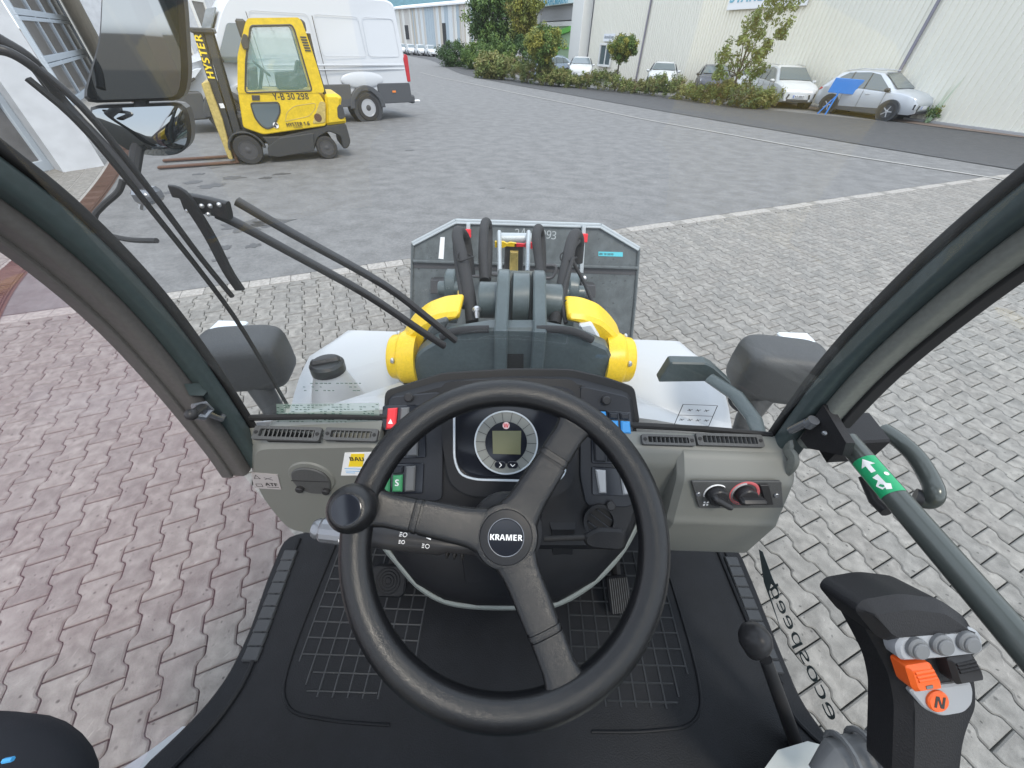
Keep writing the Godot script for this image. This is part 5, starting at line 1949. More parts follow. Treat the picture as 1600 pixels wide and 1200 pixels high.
func dashboard():
	var d = flat_part("dashboard", T_dash, soft([Vector2(-0.2399, 0.1132), Vector2(-0.1342, 0.146), Vector2(-0.0005256, 0.159), Vector2(0.1153, 0.1616), Vector2(0.2318, 0.1337), Vector2(0.2455, 0.04218), Vector2(0.2523, -0.07697), Vector2(0.2306, -0.139), Vector2(0.2012, -0.1634), Vector2(-0.1982, -0.1764), Vector2(-0.2298, -0.1399), Vector2(-0.2501, 0.02584)], 0.02), -0.04, 0.0, "dash_black", loader, 0.012)
	tag(d, "black dashboard panel with coloured switches behind the steering wheel")
	# dark seal line along the top edge
	flat_part("top_seal", T_dash, soft([Vector2(-0.2468, 0.05727), Vector2(-0.2464, 0.1227), Vector2(-0.1949, 0.1415), Vector2(-0.1349, 0.1618), Vector2(-0.001052, 0.1749), Vector2(0.1149, 0.1775), Vector2(0.1824, 0.1638), Vector2(0.2388, 0.1462), Vector2(0.251, 0.07372)], 0.012), -0.05, -0.014, "gasket", d, 0.003)
	# raised plates that carry the switches
	for q in [[Vector2(-0.2313, 0.1111), Vector2(-0.1333, 0.1241), Vector2(-0.1245, 0.02998), Vector2(-0.1223, -0.07975), Vector2(-0.2181, -0.08526), Vector2(-0.235, 0.01433)], [Vector2(0.1279, 0.1449), Vector2(0.2234, 0.1262), Vector2(0.2346, 0.04182), Vector2(0.2423, -0.05358), Vector2(0.2296, -0.08008), Vector2(0.1455, -0.08046), Vector2(0.1322, -0.02743)]]:
		flat_part("switch_plate", T_dash, soft(q, 0.012), 0.0, 0.005, "dash_plate", d, 0.002)
	for q in [Vector2(-0.1923, 0.1112), Vector2(-0.2004, -0.07875), Vector2(0.1773, 0.1173), Vector2(0.1899, -0.07665)]:
		var b := MB.new()
		b.T = T_dash
		b.prism(disc(0.0085, 20, q), 0.005, 0.015, 0.002)
		put("plate_screw", b, "knob_black", d)
	# instrument pod: hood, glossy face, pale outline
	var outer = soft([Vector2(-0.1334, 0.1265), Vector2(-0.1218, 0.1415), Vector2(-0.0003233, 0.1529), Vector2(0.1094, 0.1541), Vector2(0.1256, 0.14), Vector2(0.1248, 0.02618), Vector2(0.1144, -0.03993), Vector2(0.08492, -0.06111), Vector2(-0.07128, -0.06385), Vector2(-0.107, -0.04362), Vector2(-0.1216, 0.01806)], 0.02)
	var hole = soft([Vector2(-0.104, 0.09102), Vector2(-0.09361, 0.1059), Vector2(0.08611, 0.1143), Vector2(0.09994, 0.09777), Vector2(0.1018, -0.0165), Vector2(0.08774, -0.03247), Vector2(-0.06039, -0.03375), Vector2(-0.08839, -0.02632), Vector2(-0.1003, 0.0007788)], 0.02)
	var hb := MB.new()
	hb.T = T_dash
	ring_prism(hb, outer, hole, 0.0, 0.026)
	var pod = put("instrument_pod", hb, "dash_black", d)
	var hood := MB.new()
	var hg = []
	var lines = [[Vector2(-0.1333, 0.1241), Vector2(-0.1254, 0.139), Vector2(-0.09163, 0.1486), Vector2(-0.04305, 0.1539), Vector2(-0.0004447, 0.1565), Vector2(0.04834, 0.1569), Vector2(0.09107, 0.1559), Vector2(0.1181, 0.1483), Vector2(0.127, 0.1339)], [Vector2(-0.1281, 0.1169), Vector2(-0.1189, 0.1306), Vector2(-0.08886, 0.1402), Vector2(-0.04274, 0.1454), Vector2(-0.0001616, 0.148), Vector2(0.0486, 0.1484), Vector2(0.08886, 0.1473), Vector2(0.1134, 0.1396), Vector2(0.1223, 0.1265)], [Vector2(-0.1191, 0.1051), Vector2(-0.1099, 0.1188), Vector2(-0.08469, 0.1269), Vector2(-0.04222, 0.1307), Vector2(0.0003229, 0.1334), Vector2(0.04903, 0.1338), Vector2(0.08561, 0.1325), Vector2(0.1065, 0.1271), Vector2(0.1141, 0.114)], [Vector2(-0.11, 0.09082), Vector2(-0.1033, 0.1044), Vector2(-0.08156, 0.1088), Vector2(-0.04152, 0.1113), Vector2(0.001008, 0.1127), Vector2(0.04962, 0.1143), Vector2(0.08125, 0.1141), Vector2(0.09833, 0.1123), Vector2(0.106, 0.09918)]]
	for k in 4:
		var row = []
		for q in lines[k]: row.append(T_dash * Vector3(q.x, q.y, [0.0, 0.022, 0.03, 0.027][k]))
		hg.append(curve3(row, 3))
	hood.slab(hg, -T_dash.basis.z * 0.012)
	put("hood", hood, "dash_black", pod, 60)
	flat_part("face", T_dash, hole, 0.002, 0.008, "gloss_black", pod)
	var lp = []
	for q in hole: lp.append(T_dash * Vector3(q.x, q.y, 0.0262))
	var lb := MB.new()
	lb.tube(lp, 0.0022, 6, true)
	put("outline", lb, "silver_line", pod)
	var gc: Vector2 = Vector2(-0.00727, 0.03385)
	var R = 0.0575
	var ga := MB.new()
	ga.T = T_dash
	ga.prism(disc(R, 48, gc), 0.008, 0.016, 0.001)
	var gauge = put("gauge", ga, "gauge_grey", pod)
	var ring = []
	for k in 64: ring.append(T_dash * Vector3(gc.x + R * cos(TAU * k / 64), gc.y + R * sin(TAU * k / 64), 0.016))
	var rb := MB.new()
	rb.tube(ring, 0.0016, 6, true)
	put("gauge_ring", rb, "silver_line", gauge)
	flat_part("gauge_centre", T_dash, disc(R * 0.67, 40, gc), 0.016, 0.0172, "gloss_black", gauge)
	for k in 18:
		var a = -PI / 2 + TAU * (k + 0.5) / 18.0
		if absf(wrapf(a + PI / 2, -PI, PI)) < 0.5: continue
		var tb := MB.new()
		tb.T = T_dash * Transform3D(Basis(Vector3.BACK, a), Vector3(gc.x, gc.y, 0.0162))
		tb.box(Vector3(R * 0.83, 0, 0), Vector3(R * 0.3, 0.0007, 0.001))
		put("segment_line", tb, "gloss_black", gauge)
	flat_part("display", T_dash, [Vector2(-0.03342, 0.05466), Vector2(0.01984, 0.05642), Vector2(0.02002, 0.01313), Vector2(-0.03072, 0.01266)], 0.0172, 0.0185, "lcd", gauge)
	flat_part("badge", T_dash, disc(0.0065, 24, Vector2(-0.00833, 0.06515)), 0.0172, 0.0182, "badge_pink", gauge)
	var bq: Vector2 = Vector2(-0.00833, 0.06515)
	text("W", 0.0075, "red_paint", T_dash * Transform3D(Basis(), Vector3(bq.x, bq.y, 0.0184)), gauge, true, "badge_letter", 1.0, 0.0003)
	for q in [[Vector2(-0.01674, -0.007243), 0.0], [Vector2(0.006164, -0.00649), -PI / 2]]:
		flat_part("arrow_button", T_dash, rrect(0.02, 0.013, 0.006, 4, q[0]), 0.016, 0.0182, "gloss_black", gauge, 0.001)
		var ab := MB.new()
		ab.T = T_dash * Transform3D(Basis(Vector3.BACK, q[1]), Vector3(q[0].x, q[0].y, 0.0185))
		ab.T = ab.T.scaled_local(Vector3.ONE)
		for s in [-1, 1]: ab.prism([Vector2(-0.002, s * 0.004), Vector2(-0.001, s * 0.0047), Vector2(0.0035, 0.0), Vector2(0.0015, 0.0)], 0, 0.0006)
		put("arrow", ab, "ink_white", gauge)
	# switches
	var sw = func(called, poly, m, label := ""):
		var bz = flat_part(called, T_dash, poly, 0.004, 0.014, m, d, 0.0025)
		if label: tag(bz, label)
		return bz
	var frame_of = func(poly): flat_part("switch_frame", T_dash, soft(poly, 0.004), 0.004, 0.008, "gloss_black", d, 0.001)
	frame_of.call([Vector2(-0.2413, 0.09375), Vector2(-0.1687, 0.09858), Vector2(-0.1653, 0.05031), Vector2(-0.2415, 0.04779)])
	frame_of.call([Vector2(-0.2245, 0.04594), Vector2(-0.1593, 0.05051), Vector2(-0.1558, 0.0001497), Vector2(-0.222, -0.004423)])
	frame_of.call([Vector2(-0.2384, -0.01453), Vector2(-0.159, -0.00953), Vector2(-0.1589, -0.06672), Vector2(-0.2357, -0.06924)])
	frame_of.call([Vector2(0.1473, 0.09934), Vector2(0.2251, 0.09706), Vector2(0.2308, 0.05374), Vector2(0.1508, 0.05351)])
	frame_of.call([Vector2(0.151, 0.04629), Vector2(0.2067, 0.04331), Vector2(0.21, 0.0002113), Vector2(0.1533, -0.0004573)])
	frame_of.call([Vector2(0.1534, -0.006434), Vector2(0.2343, -0.008558), Vector2(0.2352, -0.05856), Vector2(0.1558, -0.05878)])
	var s1 = sw.call("hazard_switch", [Vector2(-0.2302, 0.08927), Vector2(-0.2121, 0.09108), Vector2(-0.2139, 0.05232), Vector2(-0.2319, 0.05052)], "switch_red", "red hazard switch with a white triangle")
	var hz: Vector2 = Vector2(-0.223, 0.0653)
	flat_part("triangle", T_dash, [hz + Vector2(-0.0045, -0.004), hz + Vector2(0.0045, -0.004), hz + Vector2(0, 0.005)], 0.0143, 0.0147, "ink_white", s1)
	sw.call("rocker_switch", [Vector2(-0.206, 0.09128), Vector2(-0.1903, 0.09301), Vector2(-0.1909, 0.05308), Vector2(-0.2066, 0.05256)], "switch_grey")
	sw.call("rocker_switch", [Vector2(-0.2183, 0.04374), Vector2(-0.1953, 0.0445), Vector2(-0.1945, 0.001272), Vector2(-0.2162, -0.000638)], "switch_grey")
	sw.call("rocker_switch", [Vector2(-0.1905, 0.04466), Vector2(-0.1712, 0.0465), Vector2(-0.1705, 0.003262), Vector2(-0.1898, 0.002627)], "switch_grey")
	var gs = sw.call("rocker_switch", [Vector2(-0.2358, -0.01923), Vector2(-0.2202, -0.01752), Vector2(-0.2191, -0.06394), Vector2(-0.2335, -0.06442)], "switch_green")
	gs = sw.call("rocker_switch", [Vector2(-0.2146, -0.03405), Vector2(-0.1966, -0.03226), Vector2(-0.1963, -0.0632), Vector2(-0.2143, -0.06379)], "switch_green")
	sw.call("rocker_switch", [Vector2(-0.2142, -0.01732), Vector2(-0.1961, -0.01673), Vector2(-0.1967, -0.02988), Vector2(-0.2147, -0.03166)], "dash_plate")
	var ps: Vector2 = Vector2(-0.2055, -0.04685)
	text("S", 0.012, "ink_white", T_dash * Transform3D(Basis(), Vector3(ps.x, ps.y, 0.0142)), gs, true, "symbol", 1.0, 0.0004)
	sw.call("rocker_switch", [Vector2(-0.1913, -0.01657), Vector2(-0.1733, -0.01478), Vector2(-0.1736, -0.06126), Vector2(-0.1915, -0.06304)], "switch_grey")
	sw.call("rocker_switch", [Vector2(0.1558, 0.0972), Vector2(0.1765, 0.09667), Vector2(0.1794, 0.07618), Vector2(0.1587, 0.07671)], "switch_blue")
	for q in [[[Vector2(0.1826, 0.09566), Vector2(0.1984, 0.09497), Vector2(0.1999, 0.08291), Vector2(0.1841, 0.0836)], [Vector2(0.1841, 0.08118), Vector2(0.1999, 0.08049), Vector2(0.2016, 0.0588), Vector2(0.1858, 0.05949)]], [[Vector2(0.2033, 0.09513), Vector2(0.2191, 0.09444), Vector2(0.2205, 0.08238), Vector2(0.2047, 0.08307)], [Vector2(0.2048, 0.08065), Vector2(0.2218, 0.08), Vector2(0.2246, 0.05715), Vector2(0.2064, 0.05776)]]]:
		sw.call("rocker_top", q[0], "dash_plate")
		sw.call("rocker_switch", q[1], "switch_blue")
	for q in [[Vector2(0.1559, 0.04043), Vector2(0.1765, 0.03991), Vector2(0.1785, 0.003965), Vector2(0.158, 0.004486)], [Vector2(0.1814, 0.03886), Vector2(0.202, 0.03834), Vector2(0.2039, 0.003602), Vector2(0.1833, 0.004123)]]: sw.call("blank_cover", q, "dash_plate")
	for q in [[Vector2(0.1595, -0.01101), Vector2(0.1788, -0.01157), Vector2(0.1809, -0.05321), Vector2(0.1677, -0.05364)], [Vector2(0.2054, -0.01309), Vector2(0.2223, -0.01373), Vector2(0.2243, -0.05417), Vector2(0.2122, -0.05456)]]: sw.call("rocker_switch", q, "joy_silver")
	# round air vent beside the column
	var vc: Vector2 = Vector2(0.1713, -0.1056)
	var vb := MB.new()
	vb.T = T_dash
	ring_prism(vb, disc(0.031, 32, vc), disc(0.0245, 32, vc), 0.0, 0.011)
	var vent = put("round_vent", vb, "dash_black", d)
	flat_part("vent_throat", T_dash, disc(0.0245, 28, vc), -0.02, 0.003, "gasket", vent)
	for k in 3:
		var fb := MB.new()
		fb.T = T_dash * Transform3D(Basis(Vector3.BACK, -0.6), Vector3(vc.x, vc.y, 0.006))
		fb.box(Vector3(0, (k - 1) * 0.014, 0), Vector3(0.046 - 0.012 * absi(k - 1), 0.002, 0.008))
		put("vane", fb, "dash_plate", vent)
	# lower bowl of the console down to its pale rim
	var topl = [Vector2(-0.2268, -0.1045), Vector2(-0.2165, -0.1183), Vector2(-0.1829, -0.1207), Vector2(-0.1111, -0.1184), Vector2(-0.03933, -0.116), Vector2(0.03247, -0.1137), Vector2(0.1043, -0.1114), Vector2(0.1821, -0.1088), Vector2(0.23, -0.1037), Vector2(0.2477, -0.08895)]
	var rim = [Vector3(-0.2624, 1.13, -0.3534), Vector3(-0.2311, 1.104, -0.3301), Vector3(-0.1842, 1.068, -0.297), Vector3(-0.1284, 1.046, -0.2771), Vector3(-0.05959, 1.039, -0.2712), Vector3(0.04314, 1.041, -0.2726), Vector3(0.1114, 1.048, -0.2787), Vector3(0.1852, 1.082, -0.3099), Vector3(0.2446, 1.132, -0.3555), Vector3(0.2845, 1.19, -0.408)]
	var grid = []
	for k in 7:
		var row = []
		var t = k / 6.0
		for i in 10:
			var p = (T_dash * Vector3(topl[i].x, topl[i].y, -0.012)).lerp(rim[i], t)
			p += Vector3(0, 0.0, 0.05) * sin(t * PI) * sin(PI * i / 9.0)
			row.append(p)
		grid.append(row)
	var bb := MB.new()
	bb.slab(grid, Vector3(0, -0.004, -0.012))
	var bowl = put("lower_cover", bb, "dash_black", d, 60)
	var rb2 := MB.new()
	rb2.tube(curve3(rim, 6), 0.0075, 8, false, 1.6)
	put("pale_rim", rb2, "rim_strip", bowl)
	# padded block in the middle of the lower cover, and its side pockets
	for q in [[Vector3(-0.1023, 1.279, -0.354), Vector3(0.06545, 1.283, -0.3578), Vector3(0.06053, 1.153, -0.2865), Vector3(-0.08539, 1.149, -0.2832), 0.02], [Vector3(0.07803, 1.27, -0.3459), Vector3(0.1283, 1.271, -0.3471), Vector3(0.1298, 1.168, -0.307), Vector3(0.09091, 1.158, -0.2976), 0.012]]:
		var pb := MB.new()
		var nrm = (q[1] - q[0]).cross(q[3] - q[0]).normalized()
		if nrm.z < 0: nrm = -nrm
		var mid = (q[0] + q[1] + q[2] + q[3]) / 4.0
		var back = []
		var f1 = []
		var f2 = []
		for k in 4:
			back.append(q[k] - nrm * 0.05)
			f1.append(q[k])
			f2.append(q[k].lerp(mid, 0.14) + nrm * q[4])
		pb.loft([back, f1, f2], true)
		put("padding", pb, "dash_black", bowl, 20)

func consoles():
	# left console
	var lc = flat_part("left_console", T_lcon, soft([Vector2(-0.486, -0.02219), Vector2(-0.2305, -0.003784), Vector2(-0.2714, -0.3421), Vector2(-0.351, -0.3469), Vector2(-0.5098, -0.3086), Vector2(-0.5248, -0.2386), Vector2(-0.5314, -0.1704), Vector2(-0.5173, -0.08684)], 0.035, 4), -0.09, 0.0, "console_grey", loader, 0.014)
	var b := MB.new()
	b.loft([[Vector3(-0.5, 1.378, -0.4572) , Vector3(-0.497, 1.35, -0.4417), Vector3(-0.497, 1.35, -0.4417) + Vector3(0, -0.03, -0.02), Vector3(-0.5, 1.378, -0.4572) + Vector3(0, -0.03, 0)], [Vector3(-0.24, 1.402, -0.466), Vector3(-0.24, 1.39, -0.43), Vector3(-0.24, 1.36, -0.45), Vector3(-0.24, 1.37, -0.466)]], true)
	put("top_ledge", b, "console_grey", lc, 20)
	# right console: a shallow part, then the deeper climate box
	b = MB.new()
	b.T = SIDE
	b.prism(soft([Vector2(0.466, 1.402), Vector2(0.43, 1.390), Vector2(0.415, 1.36), Vector2(0.405, 1.2), Vector2(0.415, 1.10), Vector2(0.48, 1.10)], 0.01), 0.19, 0.508, 0.008, true)
	var rc = put("right_console", b, "console_grey", loader)
	b = MB.new()
	b.T = SIDE
	b.prism(soft([Vector2(0.455, 1.394), Vector2(0.425, 1.388), Vector2(0.389, 1.357), Vector2(0.362, 1.274), Vector2(0.356, 1.262), Vector2(0.36, 1.13), Vector2(0.39, 1.10), Vector2(0.46, 1.10)], 0.012), 0.307, 0.522, 0.01, true)
	var cb = put("climate_box", b, "console_grey", rc)
	b = MB.new()
	b.ball(Vector3(0.3786, 1.238, -0.3733), Vector3(0.012, 0.008, 0.006), 14, 8)
	put("screw_recess", b, "console_dark", cb)
	# climate panel and its knobs
	var cp = flat_part("climate_panel", T_rpan, soft([Vector2(0.3255, 0.006136), Vector2(0.484, 0.0127), Vector2(0.5073, -0.04705), Vector2(0.354, -0.05519)], 0.004), 0.0, 0.0045, "console_dark", cb, 0.001)
	for q in [[Vector2(0.3746, -0.0195), 0.021, "ink_white", 0.6], [Vector2(0.426, -0.01586), 0.024, "knob_red_ring", 0.1]]:
		var pth = []
		for k in 40:
			var a = TAU * k / 40.0
			if q[2] == "ink_white" and (k < 6 or k > 22): continue
			pth.append(T_rpan * Vector3(q[0].x + q[1] * cos(a), q[0].y + q[1] * sin(a), 0.0052))
		b = MB.new()
		b.tube(pth, 0.0016 if q[2] == "ink_white" else 0.0028, 6, q[2] != "ink_white", 0.3)
		put("dial_ring", b, q[2], cp)
		if q[2] != "ink_white":
			pth = []
			for k in 20: pth.append(T_rpan * Vector3(q[0].x + q[1] * cos(PI * 0.55 + k * 0.16), q[0].y + q[1] * sin(PI * 0.55 + k * 0.16), 0.0062))
			b = MB.new()
			b.tube(pth, 0.0026, 6, false, 0.3)
			put("dial_ring", b, "label_pale", cp)
		b = MB.new()
		b.T = T_rpan
		b.prism(disc(0.0175, 28, q[0]), 0.004, 0.02, 0.002)
		var kn = put("rotary_knob", b, "knob_black", cp)
		b = MB.new()
		b.T = T_rpan * Transform3D(Basis(Vector3.BACK, -0.5 if q[2] == "ink_white" else 0.05), Vector3(q[0].x, q[0].y, 0.024))
		b.box(Vector3(0.004, 0, 0), Vector3(0.043, 0.011, 0.018), 0.004)
		put("grip", b, "knob_black", kn)
	flat_part("blank_switch", T_rpan, [Vector2(0.4447, 0.006775), Vector2(0.4606, 0.007434), Vector2(0.4841, -0.03735), Vector2(0.4694, -0.0395)], 0.0045, 0.009, "knob_black", cp, 0.0015)
	for q in [Vector2(0.3434, -0.02082), Vector2(0.4837, -0.01786)]: flat_part("panel_screw", T_rpan, disc(0.0048, 14, q), 0.0045, 0.0075, "chrome_dark", cp, 0.001)
	var fc: Vector2 = Vector2(0.3628, -0.04254)
	b = MB.new()
	for k in 4:
		b.T = T_rpan * Transform3D(Basis(Vector3.BACK, PI / 4 + k * PI / 2), Vector3(fc.x, fc.y, 0.0047))
		b.prism([Vector2(0.001, 0), Vector2(0.005, -0.002), Vector2(0.0065, 0.001), Vector2(0.004, 0.0025)], 0, 0.0004)
	put("fan_symbol", b, "ink_white", cp)
	# four demister vents with their slats
	for q in [[[Vector2(-0.4687, 0.001999), Vector2(-0.3453, 0.003833), Vector2(-0.3413, -0.02061), Vector2(-0.4612, -0.02354)], lc], [[Vector2(-0.338, 0.002842), Vector2(-0.2428, 0.004931), Vector2(-0.2383, -0.01826), Vector2(-0.3344, -0.02037)], lc], [[Vector2(0.2414, 0.01062), Vector2(0.3367, 0.01268), Vector2(0.3365, -0.006974), Vector2(0.2389, -0.009111)], rc], [[Vector2(0.342, 0.01536), Vector2(0.4609, 0.0195), Vector2(0.4641, -0.003816), Vector2(0.3398, -0.008072)], rc]]:
		var poly = q[0]
		var c = (poly[0] + poly[1] + poly[2] + poly[3]) / 4.0
		var w = ((poly[1] - poly[0]).length() + (poly[2] - poly[3]).length()) / 2.0
		var h = ((poly[3] - poly[0]).length() + (poly[2] - poly[1]).length()) / 2.0
		b = MB.new()
		b.T = T_vtop
		ring_prism(b, rrect(w, h, 0.003, 2, c), rrect(w - 0.022, h * 0.56, 0.002, 2, c), 0.001, 0.009)
		var vt = put("air_vent", b, "console_dark", q[1])
		flat_part("vent_shaft", T_vtop, rrect(w - 0.02, h * 0.58, 0.002, 2, c), -0.03, -0.012, "gasket", vt)
		var n = int((w - 0.024) / 0.0078)
		for k in n:
			b = MB.new()
			b.T = T_vtop * Transform3D(Basis(Vector3.UP, 0.35), Vector3(c.x - (w - 0.026) / 2 + (k + 0.5) * (w - 0.026) / n, c.y, 0.0))
			b.box(Vector3.ZERO, Vector3(0.0018, h * 0.55, 0.016))
			put("slat", b, "console_dark", vt)
		for s in [-1, 1]: flat_part("vent_screw", T_vtop, disc(0.0032, 10, c + Vector2(s * (w / 2 - 0.0055), 0)), 0.009, 0.0105, "gasket", vt)
	# round blanking lid in the left console
	var pc: Vector2 = Vector2(-0.3949, -0.1149)
	b = MB.new()
	b.T = T_lcon
	b.prism(disc(0.046, 32, pc + Vector2(0.002, 0.004)), -0.02, 0.003, 0.003)
	var lid_ring = put("lid_seat", b, "console_grey", lc)
	var lid = flat_part("round_lid", T_lcon, soft([pc + Vector2(-0.038, -0.002), pc + Vector2(-0.033, 0.022), pc + Vector2(-0.016, 0.036), pc + Vector2(0.01, 0.038), pc + Vector2(0.032, 0.026), pc + Vector2(0.04, 0.004), pc + Vector2(0.036, -0.022), pc + Vector2(0.02, -0.04), pc + Vector2(-0.012, -0.04), pc + Vector2(-0.03, -0.026)], 0.012), 0.003, 0.007, "console_dark", lc, 0.002)
	for q in [pc + Vector2(-0.026, -0.022), pc + Vector2(0.026, -0.026)]: flat_part("lug", T_lcon, disc(0.008, 16, q), 0.007, 0.015, "knob_black", lid, 0.002)
	b = MB.new()
	b.T = T_lcon
	b.box(Vector3(pc.x, pc.y + 0.001, 0.0072), Vector3(0.074, 0.0014, 0.001))
	put("lid_seam", b, "gasket", lid)
	# stickers: white and yellow rental card, pale oil notice
	var st = flat_part("rental_sticker", T_lcon, [Vector2(-0.3095, -0.03589), Vector2(-0.2546, -0.03159), Vector2(-0.2721, -0.09723), Vector2(-0.3323, -0.1002)], 0.0, 0.0016, "paper", lc)
	flat_part("yellow_field", T_lcon, [Vector2(-0.2978, -0.03705), Vector2(-0.2722, -0.03584), Vector2(-0.2833, -0.07175), Vector2(-0.3109, -0.07309)], 0.0016, 0.0021, "ink_yellow", st)
	var bp: Vector2 = Vector2(-0.2899, -0.05059)
	text("BAU", 0.0105, "ink_black", T_lcon * Transform3D(Basis(), Vector3(bp.x, bp.y, 0.0024)), st, true, "lettering", 1.0, 0.0003)
	b = MB.new()
	b.T = T_lcon
	var s0: Vector2 = Vector2(-0.3227, -0.08101)
	b.box(Vector3(s0.x + 0.022, s0.y + 0.002, 0.0018), Vector3(0.038, 0.0012, 0.0006))
	b.box(Vector3(s0.x + 0.018, s0.y - 0.005, 0.0018), Vector3(0.03, 0.0011, 0.0006))
	b.box(Vector3(s0.x + 0.012, s0.y - 0.010, 0.0018), Vector3(0.018, 0.0011, 0.0006))
	put("handwriting", b, "print_blue", st)
	var at = flat_part("oil_sticker", T_lcon, [Vector2(-0.5104, -0.1015), Vector2(-0.4594, -0.1046), Vector2(-0.4671, -0.1505), Vector2(-0.522, -0.1492)], 0.0, 0.0016, "label_pale", lc)
	var tp: Vector2 = Vector2(-0.4815, -0.135)
	text("ATF", 0.009, "ink_black", T_lcon * Transform3D(Basis(Vector3.BACK, -0.04), Vector3(tp.x, tp.y, 0.002)), at, true, "lettering", 1.2, 0.0003)
	b = MB.new()
	b.T = T_lcon
	var tri_: Vector2 = Vector2(-0.5038, -0.1145)
	for k in 3:
		var a0 = tri_ + Vector2(cos(PI / 2 + k * TAU / 3), sin(PI / 2 + k * TAU / 3)) * 0.007
		var a1 = tri_ + Vector2(cos(PI / 2 + (k + 1) * TAU / 3), sin(PI / 2 + (k + 1) * TAU / 3)) * 0.007
		b.tube([T_lcon.affine_inverse() * (T_lcon * Vector3(a0.x, a0.y, 0.0018)), Vector3(a1.x, a1.y, 0.0018)], 0.0006, 4)
	var cr: Vector2 = Vector2(-0.4817, -0.1173)
	b.tube([Vector3(cr.x - 0.008, cr.y - 0.003, 0.0018), Vector3(cr.x + 0.008, cr.y + 0.004, 0.0018)], 0.0006, 4)
	b.tube([Vector3(cr.x - 0.008, cr.y + 0.003, 0.0018), Vector3(cr.x + 0.008, cr.y - 0.004, 0.0018)], 0.0006, 4)
	var bx_: Vector2 = Vector2(-0.5075, -0.1384)
	for s in [-1, 1]:
		b.box(Vector3(bx_.x, bx_.y + s * 0.004, 0.0018), Vector3(0.012, 0.0008, 0.0006))
		b.box(Vector3(bx_.x + s * 0.006, bx_.y, 0.0018), Vector3(0.0008, 0.008, 0.0006))
	b.box(Vector3(tp.x, tp.y - 0.0085, 0.0018), Vector3(0.024, 0.001, 0.0006))
	put("warning_signs", b, "ink_black", at)

